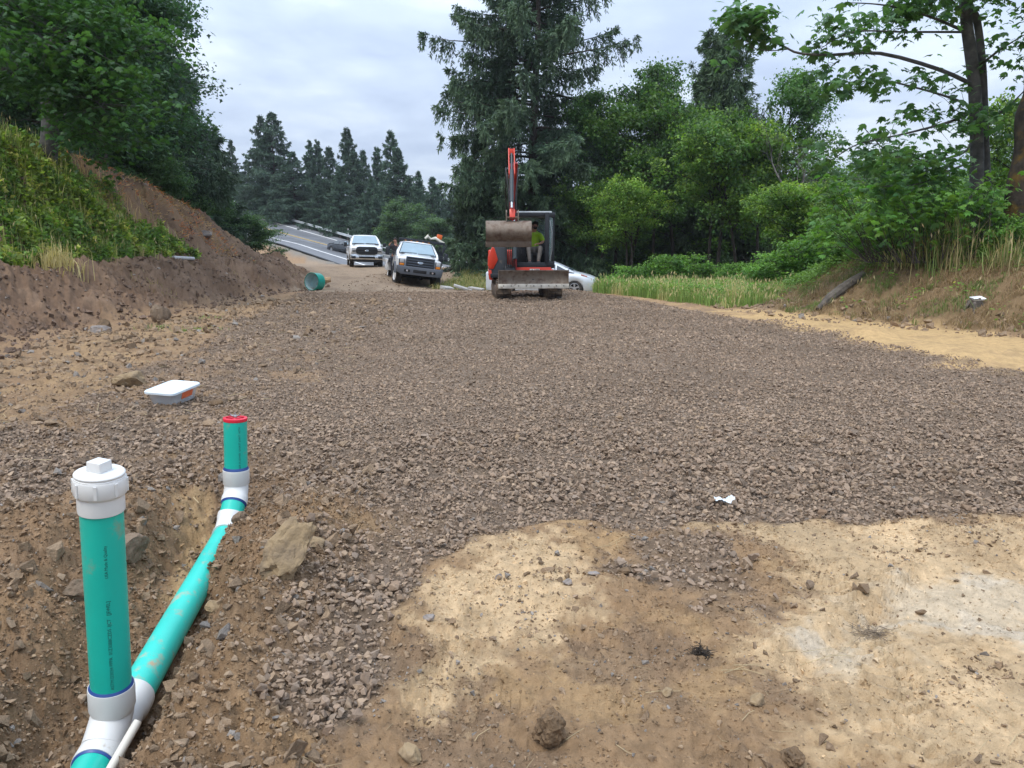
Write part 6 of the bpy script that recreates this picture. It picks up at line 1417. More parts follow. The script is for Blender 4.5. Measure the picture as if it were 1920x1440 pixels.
def build_trees():
    # ---------------- the big central conifer
    def prof(t): return float(np.interp(t, [0, .08, .22, .42, .55, .68, .85, 1], [.97, 1.0, .92, 1.0, .92, .72, .40, .02]))
    q = gz(P(995, 520, 43)); cr, tm = conifer(21.0, 4.6, 3, .5, 215, 66, 21, .24, .054, .42, .62, (.025, .045, .026), prof, .18, (.060, .094, .050), .34, .22)
    plant('conifer_tree', cr, tm, q, 'huge drooping dark conifer rising behind the excavator and out of the frame', 'conifer')
    q = gz(P(905, 520, 44)); cr, tm = conifer(7.6, 2.5, 33, .1, 90, 46, 18, .22, .05, .45, .55, (.018, .034, .019), None, .2, (.045, .075, .036), .16, .15)
    skirt = plant('conifer_tree', cr, tm, q, 'low bushy conifer between the flatbed truck and the excavator', 'conifer')
    # ---------------- far firs beyond the road
    cf = []
    for sd, dr, rr, hg in ((41, .25, 3.9, .25), (42, .35, 4.6, .4), (43, .15, 3.2, .15), (44, .3, 5.2, .35)):
        cr, tm = conifer(24, rr*1.5+1.2, sd, .3, 190, 30, 13, .58, .16, dr, hg*.6, (.030, .054, .038), (lambda t: (1-t)**.85), .28, (.058, .092, .060), .3, .1)
        cf.append((cr, tm))
    firs = [(520, 211, 112, 1, 1.15, 'tallest fir of the far wood, above the upper end of the road'), (500, 218, 110, 0, 1.0, 'fir leaning against the left side of the tallest far fir'), (556, 285, 108, 3, 1.2, 'broad fir right of the tallest far fir'), (443, 263, 104, 0, .9, 'narrow fir standing left of the tallest far fir'),
            (587, 264, 118, 2, .8, 'thin pointed fir, left one of a close pair'), (602, 264, 119, 2, .8, 'thin pointed fir, right one of a close pair'), (623, 276, 114, 1, .9, 'full fir right of the close thin pair'), (657, 241, 112, 0, .85, 'tall thin-topped fir above the black sedan'), (668, 280, 108, 3, .9, 'dense fir directly above the white pickup'), (685, 282, 112, 1, .8, 'pointed fir just right of the dense fir above the pickup'), (711, 278, 114, 2, .8, 'slim fir between the pickup and the flatbed truck'), (737, 247, 106, 0, .85, 'tall thin-topped fir above the flatbed truck'), (750, 278, 104, 1, .95, 'dense fir behind the tall thin-topped one over the flatbed truck'), (786, 322, 100, 2, .8, 'small fir to the left of the huge conifer'), (812, 332, 96, 1, .9, 'small fir touching the left side of the huge conifer'), (470, 300, 100, 1, 1.0, 'dark fir low behind the roadside shrub'), (535, 300, 100, 3, 1.0, 'dark fir low in front of the tallest far fir'), (640, 318, 100, 3, 1.0, 'bushy fir low behind the guardrail above the sedan'), (600, 330, 98, 1, .9, 'bushy fir low behind the guardrail left of the sedan'), (700, 335, 94, 3, 1.0, 'bushy fir low behind the guardrail right of the pickup'), (410, 290, 96, 3, 1.0, 'dark fir between the leafy trees and the narrow fir')]
    roots = {}
    def railY(px):
        pxs = [960+FPX*(q[0]*1.0)/(q[1]*math.cos(PITCH)-(q[2]-CAMH)*math.sin(PITCH)) for q in rfD]; return float(np.interp(px, pxs[::-1], [q[1] for q in rfD][::-1]))
    for i, (px, py, Y, v, wf, lab) in enumerate(firs):
        Y = max(Y, railY(px)+6.5)
        b = P(px, 440, Y); b.z = z_at(b.x, b.y); top = P(px, py, Y).z; s = (top-b.z)/24
        if v not in roots: roots[v] = plant('fir_tree', cf[v][0], cf[v][1], b, lab, 'fir', scale=(s*wf, s*wf, s), rotz=i*1.3, group='firs beyond the road')
        else: dup(roots[v], b, i*1.3, (s*wf, s*wf, s), lab, 'firs beyond the road')
    # infill of more distant firs, all alike
    g = random.Random(4)
    for i in range(34):
        px = 380+i*26+g.uniform(-8, 8); Y = max(128+g.uniform(-8, 14), railY(px)+14); b = P(px, 440, Y); b.z = z_at(b.x, b.y); topy = 345+g.uniform(-12, 25) if px < 900 else 385+g.uniform(-25, 25); s = (P(px, topy, Y).z-b.z)/24
        dup(roots[i % 4], b, i*.9, (s*1.5, s*1.5, s), 'fir in the closed background wood behind the nearer trees', 'background firs')
    # leafy trees on the verge in front of the firs
    crA, tmA = broadleaf(9.5, 4.0, 51, 22, 11, 60, .30, (.040, .072, .036), .16, .6, 'T', .9, .5, bright=(.075, .115, .05))
    b = gz(P(765, 470, max(88, railY(765)+5))); A = plant('broadleaf_tree', crA, tmA, b, 'rounded dull green leafy tree behind the flatbed truck', 'tree', LEAF, scale=.70, group='leafy trees beyond the road')
    for px, Y, s, lab in ((815, 82, .55, 'leafy tree filling the gap left of the low bushy conifer'), ):
        dup(A, gz(P(px, 470, max(Y, railY(px)+1.5+4*s))), px, s, lab, 'leafy trees beyond the road')
    # ---------------- right hand wood
    vs = []
    for sd, h, r, cl, br in ((61, 9.2, 3.0, (.036, .080, .022), (.085, .145, .030)), (62, 10.5, 2.6, (.032, .072, .024), (.065, .120, .036)), (63, 8.0, 2.9, (.050, .100, .020), (.135, .20, .034))):
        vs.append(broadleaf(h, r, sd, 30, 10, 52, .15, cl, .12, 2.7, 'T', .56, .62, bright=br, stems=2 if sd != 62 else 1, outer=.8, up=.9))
    rr = {}
    wood = [(1130, 215, 44, 1, 'round topped leafy tree just right of the huge conifer'), (1165, 195, 42, 0, 'leafy tree second right of the huge conifer, with a knobbly top'), (1225, 210, 41, 1, 'tall leafy tree left of the twin-topped cedar'), (1262, 165, 43, 1, 'leafy tree touching the left side of the twin-topped cedar'), (1185, 285, 37, 2, 'bright leafy tree with a layered low crown above the tall grass'), (1110, 290, 40, 0, 'dark leafy tree right above the silver car'), (1320, 245, 37, 2, 'bright yellow-green leafy tree in front of the twin-topped cedar'), (1395, 225, 36, 0, 'leafy tree right of the bright yellow-green one'), (1450, 190, 38, 1, 'airy leafy tree right of the twin-topped cedar'), (1500, 290, 30, 2, 'leafy tree low behind the bank left of the bare tree'), (1580, 300, 30, 0, 'leafy tree behind the long maple bough'), (1660, 330, 26, 2, 'leafy tree low behind the right bank'), (1480, 300, 40, 1, 'dark leafy tree behind the bare tree'), (1730, 300, 30, 0, 'leafy tree left of the twin maple trunks'), (1880, 190, 28, 2, 'bright leafy tree between the maple trunks and the mossy trunk'), (1800, 330, 30, 1, 'dark leafy tree behind the twin maple trunks'), (1950, 240, 30, 0, 'leafy tree behind the mossy trunk at the right edge')]
    for i, (px, py, Y, v, lab) in enumerate(wood):
        b = P(px, 500, Y); b.z = z_at(b.x, b.y); H = (9.2, 10.5, 8.0)[v]; s = (P(px, py, Y).z-b.z)/(H*.98)*(1.14 if py < 280 else .9); sx = min(1.0, max(.62, s*.82))
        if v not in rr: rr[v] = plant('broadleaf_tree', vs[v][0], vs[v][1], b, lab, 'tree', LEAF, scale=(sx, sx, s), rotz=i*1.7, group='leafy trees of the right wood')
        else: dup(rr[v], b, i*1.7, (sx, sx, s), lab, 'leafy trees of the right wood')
    g = random.Random(8)
    for i in range(26):
        px = 1080+i*38+g.uniform(-14, 14); Y = 50+g.uniform(-3, 9); b = P(px, 500, Y); b.z = z_at(b.x, b.y); v = i % 2; H = (9.2, 10.5)[v]; py = 300+g.uniform(-30, 40) if px > 1150 else 350; s = (P(px, py, Y).z-b.z)/H
        dup(rr[v], b, i*1.1, (1.25, 1.25, s), 'leafy tree deep inside the right-hand wood', 'trees deep in the wood')
    # cedar with two tops
    for px, py, Y, s, lab in ((1352, 22, 47, 1.0, 'taller right half of the twin-topped cedar'), (1315, 60, 48, .9, 'shorter left half of the twin-topped cedar')):
        b = P(px, 500, Y); b.z = z_at(b.x, b.y); h = P(px, py, Y).z-b.z
        cr, tm = conifer(h, 4.1, 71+px, .5, 250, 36, 17, .28, .055, .45, .5, (.032, .058, .026), (lambda t: (1-t)**.8), .18, (.07, .105, .055), .25, .35); plant('cedar_tree', cr, tm, b, lab, 'cedar')
    for px, py, Y, lab in ((1075, 372, 72, 'small blue-green conifer right of the huge one'), (1100, 385, 66, 'small conifer above the silver car'), (1050, 400, 78, 'small conifer under the right boughs of the huge one')):
        b = P(px, 500, Y); b.z = z_at(b.x, b.y); s = (P(px, py, Y).z-b.z)/24; dup(roots[1], b, px, (s*1.5, s*1.5, s), lab, 'small conifers')
    # bare lichened tree
    b = gz(P(1525, 480, 31)); tm = MB(); g = np.random.default_rng(91)
    def branch(p, d, L, r, dep):
        pts = [p]; q = p.copy(); dd = d.copy()
        for k in range(5): dd = nrm(dd+g.normal(0, .22, 3)+np.array([0, 0, .05])); q = q+dd*L/5; pts.append(q)
        limb_tube(tm, pts, r, r*.45, 5 if dep < 2 else 3)
        if dep < 4:
            for k in range(5 if dep else 9):
                i = g.integers(1, 6); nd = nrm(dd*.4+g.normal(0, .75, 3)+np.array([0, 0, .25])); branch(pts[i], nd, L*g.uniform(.4, .62), r*.45, dep+1)
    branch(np.array([0, 0, -.2]), np.array([.05, 0, 1.]), 4.6, .11, 0); o = tm.build('bare_tree', mat('lichen_bark', (.12, .11, .10), .95, var=.4, vscale=6), smooth=60); o.location = b; tag(o, 'bare grey twiggy tree in front of the right-hand wood', 'bare tree')
    # understory shrubs
    sh = broadleaf(2.3, 1.5, 81, 30, 8, 46, .12, (.045, .10, .022), .04, .1, 'T', .42, .45, stems=4, bright=(.10, .185, .036), outer=.8)
    b = gz(P(1262, 540, 31)); S = plant('shrub', sh[0], sh[1], b, 'bright green shrub behind the tall grass, right of the silver car', 'shrub', LEAF, scale=.72, group='shrubs at the wood edge')
    for i, (px, Y, s, lab) in enumerate(((1440, 24.5, .62, 'bright shrub standing at the left end of the right bank'), (1170, 33, .8, 'shrub just right of the silver car nose'), (1350, 31, .85, 'shrub in the middle of the wood edge'), (1395, 29, .8, 'shrub left of the bank shrub'), (1520, 24, .8, 'shrub below the bare tree'), (1590, 22.5, .75, 'shrub behind the fallen log'), (1660, 21, .75, 'shrub right of the fallen log on the bank top'), (1730, 20.5, .8, 'shrub left of the maple trunks foot'), (1790, 20.5, .6, 'low shrub before the maple trunks'), (1880, 17.2, .5, 'low shrub right of the white tray'), (1840, 24, 1.1, 'tall shrub behind the maple trunks'), (1760, 25, 1.2, 'tall shrub behind the long grass tuft'), (1620, 26, 1.2, 'tall shrub behind the fallen log'))):
        dup(S, gz(P(px, 540, Y)), px, s*(.68 if Y > 28 else .9), lab, 'shrubs at the wood edge')
    # ---------------- right near maple: two trunks, long bough, big drooping leaves
    def near_maple():
        base = P(1838, 470, 19.0); base.z = zf_at(base.x, base.y)-.2; t = empty('maple_tree', base, label='maple with two bark-ridged trunks and a long leafy bough reaching left over the bank', cat='maple'); off = np.array(base); tm = MB(); cs = []; g = np.random.default_rng(5)
        def W(px, py, Y): return np.array(P(px, py, Y))-off
        tr1 = [W(1838, 480, 19), W(1830, 400, 19), W(1832, 280, 19), W(1826, 150, 19), W(1812, 40, 19), W(1806, -60, 19), W(1800, -220, 19)]
        tr2 = [W(1850, 480, 19.2), W(1852, 400, 19.2), W(1846, 250, 19.2), W(1842, 130, 19.1), W(1832, 40, 19.1), W(1815, -20, 19), W(1850, -220, 18.5)]
        limb_tube(tm, curve3(tr1, 30), .17, .10, 12); limb_tube(tm, curve3(tr2, 30), .11, .07, 10)
        bm_ = [([(1826, 160, 19), (1760, 130, 18.6), (1650, 100, 18.2), (1560, 103, 18), (1500, 100, 17.8), (1472, 88, 17.8), (1430, 62, 17.7), (1392, 30, 17.6)], .05, [.84, 1.0]),
               ([(1826, 210, 19), (1800, 190, 18.7), (1720, 165, 18.3), (1640, 150, 18), (1570, 165, 18)], .035, [.2, 1]),
               ([(1826, 200, 19), (1790, 225, 18.6), (1700, 250, 18.2), (1610, 270, 18), (1560, 300, 18)], .04, [.2, 1]),
               ([(1812, 60, 19), (1740, 30, 18.6), (1660, 10, 18.2), (1590, 5, 18)], .04, [.25, 1]),
               ([(1812, 30, 19), (1760, -20, 18), (1700, -50, 17.5)], .04, [.2, 1]), ([(1840, 120, 19), (1880, 90, 18.5), (1930, 60, 18)], .035, [.2, 1]), ([(1846, 230, 19), (1890, 200, 18.5), (1940, 150, 18)], .03, [.2, 1]),
               ([(1830, 300, 19), (1780, 320, 18.3), (1720, 345, 18), (1650, 350, 17.8)], .03, [.3, 1]), ([(1835, 380, 19), (1800, 400, 18), (1760, 420, 17.6)], .02, [.4, 1]), ([(1806, 0, 19), (1850, -40, 18.5), (1900, -30, 18)], .03, [.2, 1]), ([(1826, 250, 19), (1800, 290, 18.2), (1690, 300, 17.5), (1620, 240, 17.5)], .03, [.3, 1]),
               ([(1812, 60, 19), (1700, 60, 18.2), (1600, 60, 17.8), (1540, 90, 17.8)], .03, [.3, 1]), ([(1480, 92, 17.8), (1440, 95, 17.7), (1405, 88, 17.6)], .012, [.4, 1])]
        for pts, r, (u0, u1) in bm_:
            w = curve3([W(*p) for p in pts], 24); limb_tube(tm, w, r, .008, 6); L = np.linalg.norm(np.diff(w, axis=0), axis=1).sum()
            for k in range(max(4, int(L*(4.6 if u0 < .8 else 3.2)))):
                i = int(len(w)*g.uniform(u0, u1)*.999); i = min(i, len(w)-1); e = w[i]+g.normal(0, 1, 3)*np.array([.34, .40, .22])*(1 if u0 < .8 else .55)+np.array([0, 0, .02]); limb_tube(tm, [w[i], (w[i]+e)/2+np.array([0, 0, .05]), e], .008, .003, 3); cs.append(e)
        cs = np.array(cs); k = 17; pos = (cs[:, None]+g.normal(0, 1, (len(cs), k, 3))*np.array([.20, .20, .10])).reshape(-1, 3)
        c = col_var((.048, .100, .038), len(pos), g, .7, 1.35, .06)
        V, F, Cc = leaves(pos, .20*g.uniform(.6, 1.25, len(pos)), c, g, '5', .35, .55)
        np_mesh('crown', V, F, Cc, False, LEAF, t); tm.build('trunk', BARK, t, smooth=60)
    near_maple()
    # low bright maple sprays in front of the trunks
    g = np.random.default_rng(15); cs = []; tm = MB(); base = P(1770, 470, 17.6); base.z = zf_at(base.x, base.y); off = np.array(base)
    for px, py, Y in [(1700+g.uniform(-70, 190), g.uniform(330, 450), 17.6+g.normal(0, .4)) for _ in range(70)]+[(1560+g.uniform(-20, 160), g.uniform(330, 470), 19+g.normal(0, .5)) for _ in range(60)]:
        e = np.array(P(px, py, Y))-off; cs.append(e); r0 = np.array([e[0]*.6, e[1]*.6, 0]); limb_tube(tm, [r0, (r0+e)/2+g.normal(0, .1, 3), e], .012, .004, 3)
    cs = np.array(cs); pos = (cs[:, None]+g.normal(0, 1, (len(cs), 13, 3))*np.array([.19, .19, .11])).reshape(-1, 3); cr = leaves(pos, .17*g.uniform(.6, 1.3, len(pos)), col_var((.065, .135, .028), len(pos), g, .65, 1.4), g, '5', .3, .45)
    plant('maple_sapling', cr, tm, base, 'low bright maple saplings spreading in front of the twin trunks', 'sapling', LEAF)
    # mossy trunk at the right edge
    b = P(1918, 480, 17.6); b.z = zf_at(b.x, b.y)-.2
    tm = MB(); w = [np.array(P(px, py, 17.6))-np.array(b) for px, py in ((1920, 500), (1915, 430), (1924, 330), (1936, 230), (1948, 160), (1962, 60), (1980, -60))]
    g = np.random.default_rng(2); pts = curve3(w, 30); tm.tube([Vector(p) for p in pts], [.52-.16*ss(0, 9, i)+.035*math.sin(i*.9)-.003*i for i in range(len(pts))], 18)
    for a in (-2.4, -1.6, -2.9, -.8): tm.tube([Vector((0, 0, .75)), Vector((math.cos(a)*.45, math.sin(a)*.45, .35)), Vector((math.cos(a)*.95, math.sin(a)*.9, .0))], [.22, .17, .05], 8)
    mm = mat('moss_bark', (.040, .032, .025), .95, var=.5, vscale=5, dirt=(.13, .078, .012), dirt_amt=.42, dscale=3.2, bump=1, bscale=12)
    t = empty('mossy_tree', b, label='thick moss-covered trunk leaning at the right edge of the picture', cat='tree'); tm.build('trunk', mm, t, smooth=60)
    p = g.normal(0, 1, (9000, 3))*np.array([2.0, 1.6, .9])+np.array([1.6, 0, 7.2]); cr = leaves(p, .17*g.uniform(.6, 1.3, len(p)), (.045, .09, .03), g, 'T'); np_mesh('crown', *cr, False, LEAF, t)
    # ---------------- left side
    def left_maple():
        base = P(92, 330, 21.5); base.z = zf_at(base.x, base.y)-.3; off = np.array(base); g = np.random.default_rng(25); tm = MB(); cs = []
        t = empty('maple_tree', base, label='big dense maple on the left slope with a grey trunk and overhanging boughs', cat='maple')
        def W(px, py, Y): return np.array(P(px, py, Y))-off
        w = curve3([W(92, 345, 21.5), W(90, 300, 21.5), W(94, 230, 21.5), (W(90, 150, 21.5)), W(100, 0, 21.5), W(110, -200, 21.5)], 26); limb_tube(tm, w, .26, .12, 12)
        tm.tube([Vector(W(75, 335, 21.4)), Vector(W(84, 305, 21.4)), Vector(W(90, 280, 21.4))], [.14, .16, .12], 8)
        bs = [[(92, 180, 21.5), (150, 110, 20.8), (185, 90, 20), (215, 140, 19.5)], [(95, 100, 21.5), (60, 40, 19), (20, 0, 18)], [(100, 40, 21.5), (140, 10, 21), (165, -20, 21)], [(95, 130, 21.5), (150, 160, 20), (190, 200, 19)], [(95, 120, 21.5), (50, 120, 19), (10, 130, 17.5)], [(100, 0, 21.5), (130, -60, 20), (150, -100, 20)], [(94, 200, 21.5), (130, 220, 20.5), (160, 250, 20)], [(96, 60, 21.5), (100, 60, 19), (90, 90, 17.8)], [(96, 60, 21.5), (150, 60, 20), (175, 60, 19)]]
        for pts in bs:
            w = curve3([W(*p) for p in pts], 20); limb_tube(tm, w, .06, .01, 6); L = np.linalg.norm(np.diff(w, axis=0), axis=1).sum()
            for k in range(int(L*13)):
                i = min(len(w)-1, int(len(w)*g.uniform(.15, 1.0))); e = w[i]+g.normal(0, 1, 3)*np.array([.75, .75, .55]); cs.append(e); limb_tube(tm, [w[i], (w[i]+e)/2, e], .01, .003, 3)
        cs = np.array(cs); k = 34; pos = (cs[:, None]+g.normal(0, 1, (len(cs), k, 3))*np.array([.30, .30, .16])).reshape(-1, 3); br = np.repeat(g.uniform(.65, 1.45, len(cs)), k); kp = ~((np.abs(pos[:, 0]+.0) < 1.0) & (pos[:, 2] < 3.6) & (pos[:, 1] < 1.5)); pos = pos[kp]; br = br[kp]
        c = col_var((.032, .074, .022), len(pos), g, .7, 1.3, .06)*br[:, None]; np_mesh('crown', *leaves(pos, .155*g.uniform(.6, 1.25, len(pos)), c, g, '5', .4, .5), False, LEAF, t); tm.build('trunk', BARK, t, smooth=60)
    left_maple()
    def dark_tree(name, px, py, Y, h, r, seed, lab, col=(.020, .046, .024), **k):
        b = P(px, py, Y); b.z = z_at(b.x, b.y); cr, tm = broadleaf(h, r, seed, 46, 11, 58, .13, col, .16, .8, 'T', .62, .5, bright=(.036, .075, .034), outer=.9, **k)
        return plant('broadleaf_tree', cr, tm, b, lab, 'tree', LEAF)
    dark_tree('x', 190, 290, 26, 8.4, 3.5, 101, 'dark fine-leaved tree with low boughs behind the left slope', shape=lambda t: 1.0-.35*t)
    dark_tree('x', 240, 300, 31, 9.0, 2.8, 102, 'tall leafy tree whose edge slopes down against the sky', (.030, .062, .040), shape=lambda t: 1.0-.35*t)
    dark_tree('x', 20, 330, 27, 10, 4.5, 103, 'dark tree behind the big maple at the left edge', shape=lambda t: 1.0-.2*t)
    for px, py, Y, r, lab in ((285, -60, 37, 2.9, 'tall conifer whose tip rises above the leafy trees on the left'), (350, 110, 42, 2.3, 'cedar at the right edge of the left-hand trees'), (395, 235, 46, 1.9, 'slender cedar just right of the left-hand trees'), (300, 20, 45, 2.9, 'dark conifer behind the sloping edge of the left-hand trees')):
        b = P(px, 400, Y); b.z = z_at(b.x, b.y); h = P(px, py, Y).z-b.z; cr, tm = conifer(h, r, 200+px, .2, int(11*h), 34, 14, .30, .055, .5, .5, (.017, .033, .019), (lambda t: (1-t)**.6), .2, (.045, .072, .045), .25, .2); plant('conifer_tree', cr, tm, b, lab, 'conifer')
    g2 = random.Random(3)
    for i in range(12):
        px = -90+i*36; Y = 40+g2.uniform(-2, 8); b = P(px, 400, Y); b.z = z_at(b.x, b.y); s = (P(px, 40+max(0, px-300)*1.2+g2.uniform(0, 60), Y).z-b.z)/24; dup(roots[i % 4], b, i, (s*.95, s*.95, s), 'dark conifer deep behind the left-hand trees', 'conifers deep on the left')
    # locust-like shrub at the road edge and low growth on the crest
    cr, tm = broadleaf(4.6, 2.4, 111, 30, 10, 60, .15, (.036, .072, .034), .07, .2, 'D', .55, .35, bright=(.06, .105, .045), outer=.9, shape=lambda t: 1-.5*t)
    b = gz(P(478, 470, 47)); Lc = plant('shrub', cr, tm, b, 'spreading blue-green shrub between the dirt bank crest and the road', 'shrub', LEAF, scale=.6)
    for px, Y, s, lab in ((405, 43, .55, 'low shrub on the far side of the bank crest'), (350, 38, .6, 'dark low shrub behind the middle of the bank crest'), (300, 33, .6, 'shrub behind the brown stubble on the crest'), (250, 30, .65, 'shrub behind the upper bank crest')):
        dup(Lc, gz(P(px, 470, Y)), px, s, lab, 'shrubs behind the bank crest')
if 'trees' not in SKIP: build_trees()
# ---------------------------------------------------------------- ground cover
def region_pts(n, box, g, test):
    x = g.uniform(box[0], box[1], n); y = g.uniform(box[2], box[3], n); k = test(x, y); return x[k], y[k]
def build_cover():
    g = np.random.default_rng(301)
    uu = lambda x, y: toe_l(y)-x
    # brambles on the left slope
    def veg(x, y):
        u = uu(x, y); lim = np.interp(y, [8, 14, 19, 22.5, 24.5, 26], [9, 8.5, 7.2, 4.8, 3.0, 2.4]); return (u > 2.35+.25*fbm(x, y, .7, 3, .5, 302)) & (u < lim+.5*fbm(x, y, .9, 3, .5, 303)) & (y < 25.5+.5*fbm(x, y, .5, 2, .5, 3))
    x, y = region_pts(330000, (-19, -9.5, 9, 26), g, veg); h = .30+.38*fbm(x, y, .8, 4, .55, 304)+.12*fbm(x, y, .3, 3, .5, 305); h = np.clip(h, .05, .8)
    z = hbase(x, y)+h*g.random(len(x))**.45; n = len(x); tone = fbm(x, y, .8, 4, .55, 306)
    c = np.where((tone > .12)[:, None], np.array([.14, .195, .040]), np.array([.080, .145, .032])); yel = (fbm(x, y, .45, 3, .5, 307) > .42) & (g.random(n) < .5); c[yel] = np.array([.26, .26, .07]); c = c*g.uniform(.55, 1.45, (n, 1))*(1+.5*fbm(x, y, .25, 2, .5, 309))[:, None]; c = np.clip(c, .01, .6)
    o = np_mesh('brambles', *leaves(np.stack([x, y, z], -1), .105*g.uniform(.4, 1.6, n), c, g, 'D', .95, .1), False, LEAF); tag(o, 'green and yellowish brambles covering the left slope', 'brambles', kind='stuff')
    # grass helper
    def grass(name, x, y, hgt, wd, col, label, cat, lean=.35, seedh=0, mt=GRASS, zoff=0, curl=.5, kind='stuff'):
        n = len(x); z = hbase(x, y)+zoff; a = g.uniform(0, 2*PI, n); ln = g.normal(0, lean, n); h = hgt*g.uniform(.5, 1.25, n)
        s = np.stack([np.cos(a), np.sin(a), 0*a], -1); d = np.stack([-np.sin(a), np.cos(a), 0*a], -1); b = np.stack([x, y, z], -1); w = wd*g.uniform(.6, 1.4, n)
        p1 = b+np.array([0, 0, 1.])*(h*.55)[:, None]+d*(h*ln*.35)[:, None]; p2 = b+np.array([0, 0, 1.])*(h*(1-curl*np.abs(ln)))[:, None]+d*(h*ln)[:, None]
        V = np.stack([b-s*w[:, None]*.5, b+s*w[:, None]*.5, p1+s*w[:, None]*.4, p1-s*w[:, None]*.4, p2+s*w[:, None]*.08, p2-s*w[:, None]*.08], 1).reshape(-1, 3); i = np.arange(n)[:, None]*6
        F = np.concatenate([i+np.array([[0, 1, 2, 3]]), i+np.array([[3, 2, 4, 5]])]); Cc = np.repeat(col, 6, 0)
        if seedh:
            k = g.random(n) < seedh; m = k.sum(); V2, F2 = blades(p2[k]-np.array([0, 0, .03]), np.tile([0, 0, 1.], (m, 1))+g.normal(0, .25, (m, 3)), np.full(m, .13), np.full(m, .028), g); F = np.vstack([F, F2+len(V)]); V = np.vstack([V, V2]); Cc = np.vstack([Cc, np.repeat(np.array([[.34, .27, .16]])*g.uniform(.7, 1.2, (m, 1)), 4, 0)])
        o = np_mesh(name, V, F, Cc, False, mt); tag(o, label, cat, kind=kind); return o
    x, y = region_pts(26000, (-19, -9.5, 9, 26), g, veg); n = len(x); grass('slope_grass', x, y, np.full(n, .62), .012, np.where((g.random(n) < .6)[:, None], np.array([.14, .19, .05]), np.array([.30, .28, .12]))*g.uniform(.6, 1.3, (n, 1)), 'thin grass growing up through the brambles on the left slope', 'grass', .5, .04)
    # tall grass behind the pad on the right
    edge = lambda x: np.interp(x, [2.0, 2.8, 5.3, 6.5], [26.4, 25.7, 19.3, 19.9])
    x, y = region_pts(70000, (2.5, 12, 18.2, 31), g, lambda x, y: (y > edge(x)+.35*fbm(x, y, .8, 3, .5, 311)) & (y > toe_r(y)*0+18.8) & (x < 10.5) & (x-toe_r(y) < .7) & (y < 30.5) & (x > 2.7+.12*np.maximum(0, y-26)))
    n = len(x); mix = fbm(x, y, .9, 3, .5, 312)+g.normal(0, .25, n); c = np.where((mix > .28)[:, None], np.array([.30, .27, .14]), np.array([.12, .175, .05]))*g.uniform(.65, 1.3, (n, 1)); hh = np.where(y < 22, .32, .42)+.28*fbm(x, y, 1.1, 3, .5, 313)
    grass('tall_grass', x, y, hh, .016, c, 'tall green and straw coloured grass growing behind the gravel pad', 'grass', .25, .10)
    x, y = region_pts(60000, (2.7, 9, 18.8, 28), g, lambda x, y: (y > edge(x)+.3) & (fbm(x, y, .9, 3, .5, 314) > .0) & (x > 2.8)); n = len(x); z = hbase(x, y)+g.random(n)**.6*.5
    o = np_mesh('weeds', *leaves(np.stack([x, y, z], -1), .06*g.uniform(.5, 1.4, n), np.array([.10, .17, .04])*g.uniform(.6, 1.4, (n, 1)), g, 'D', .5, .0), False, LEAF); tag(o, 'leafy green weeds among the tall grass', 'weeds', kind='stuff')
    # dry grass on the right bank
    ww = lambda x, y: x-toe_r(y)
    x, y = region_pts(260000, (4.5, 19, 5.5, 23), g, lambda x, y: (ww(x, y) > .25+.3*fbm(x, y, .7, 3, .5, 320)) & (ww(x, y) < 8) & (x < .74*y+1) & (fbm(x, y, .5, 4, .5, 321) > -.35))
    n = len(x); w = ww(x, y); m = fbm(x, y, .8, 4, .5, 322)+.25*g.normal(size=n); c = np.where((m > .28)[:, None], np.array([.085, .125, .032]), np.array([.20, .14, .082])); c[(m > -.1) & (m < .05)] = np.array([.17, .115, .07]); top = (w > 2.8) & (g.random(n) < .55); c[top] = np.array([.10, .13, .04]); c = c*g.uniform(.6, 1.35, (n, 1))
    grass('dry_grass', x, y, np.where(w > 2.8, .30, .17)+.12*fbm(x, y, .6, 3, .5, 323), .009, c, 'dry tan grass with green tufts covering the right bank', 'grass', 1.1, .01, curl=.7)
    x, y = region_pts(34000, (4.5, 19, 5.5, 23), g, lambda x, y: (ww(x, y) > .5) & (ww(x, y) < 9) & (x < .74*y+1) & (fbm(x, y, .6, 3, .5, 325)+.14*(ww(x, y)-2) > .35)); n = len(x); z = hbase(x, y)+g.random(n)**.6*np.where(ww(x, y) > 3, .55, .18)
    c = np.array([.085, .155, .03])*g.uniform(.6, 1.5, (n, 1)); yl = g.random(n) < .06; c[yl] = np.array([.25, .27, .05])
    o = np_mesh('weeds', *leaves(np.stack([x, y, z], -1), .075*g.uniform(.5, 1.4, n), c, g, 'D', .5, .0), False, LEAF); tag(o, 'leafy green weeds along the top of the right bank', 'weeds', kind='stuff')
    # individual tall grass tufts
    def tuft(px, py, Y, n, h, sp, col, lab):
        b = P(px, py, Y); x = b.x+g.normal(0, sp, n); y = b.y+g.normal(0, sp, n); c = np.where((g.random(n) < .5)[:, None], np.array(col), np.array([.30, .25, .13]))*g.uniform(.7, 1.3, (n, 1)); grass('grass_tuft', x, y, np.full(n, h), .018, c, lab, 'grass tuft', .45, .08, kind=None)
    tuft(1775, 490, 17.6, 420, 1.15, .28, (.14, .19, .06), 'large tuft of long arching grass below the twin maple trunks')
    tuft(1700, 490, 18.4, 200, .7, .25, (.14, .19, .06), 'smaller grass tuft left of the large arching one')
    tuft(1890, 480, 16.5, 200, .8, .25, (.14, .19, .06), 'grass tuft near the mossy trunk')
    tuft(100, 470, 17.0, 260, .55, .24, (.32, .27, .13), 'straw coloured grass tuft in the brambles at the far left')
    tuft(235, 470, 21.5, 160, .5, .3, (.22, .22, .10), 'thin pale grass tuft in the middle of the brambles')
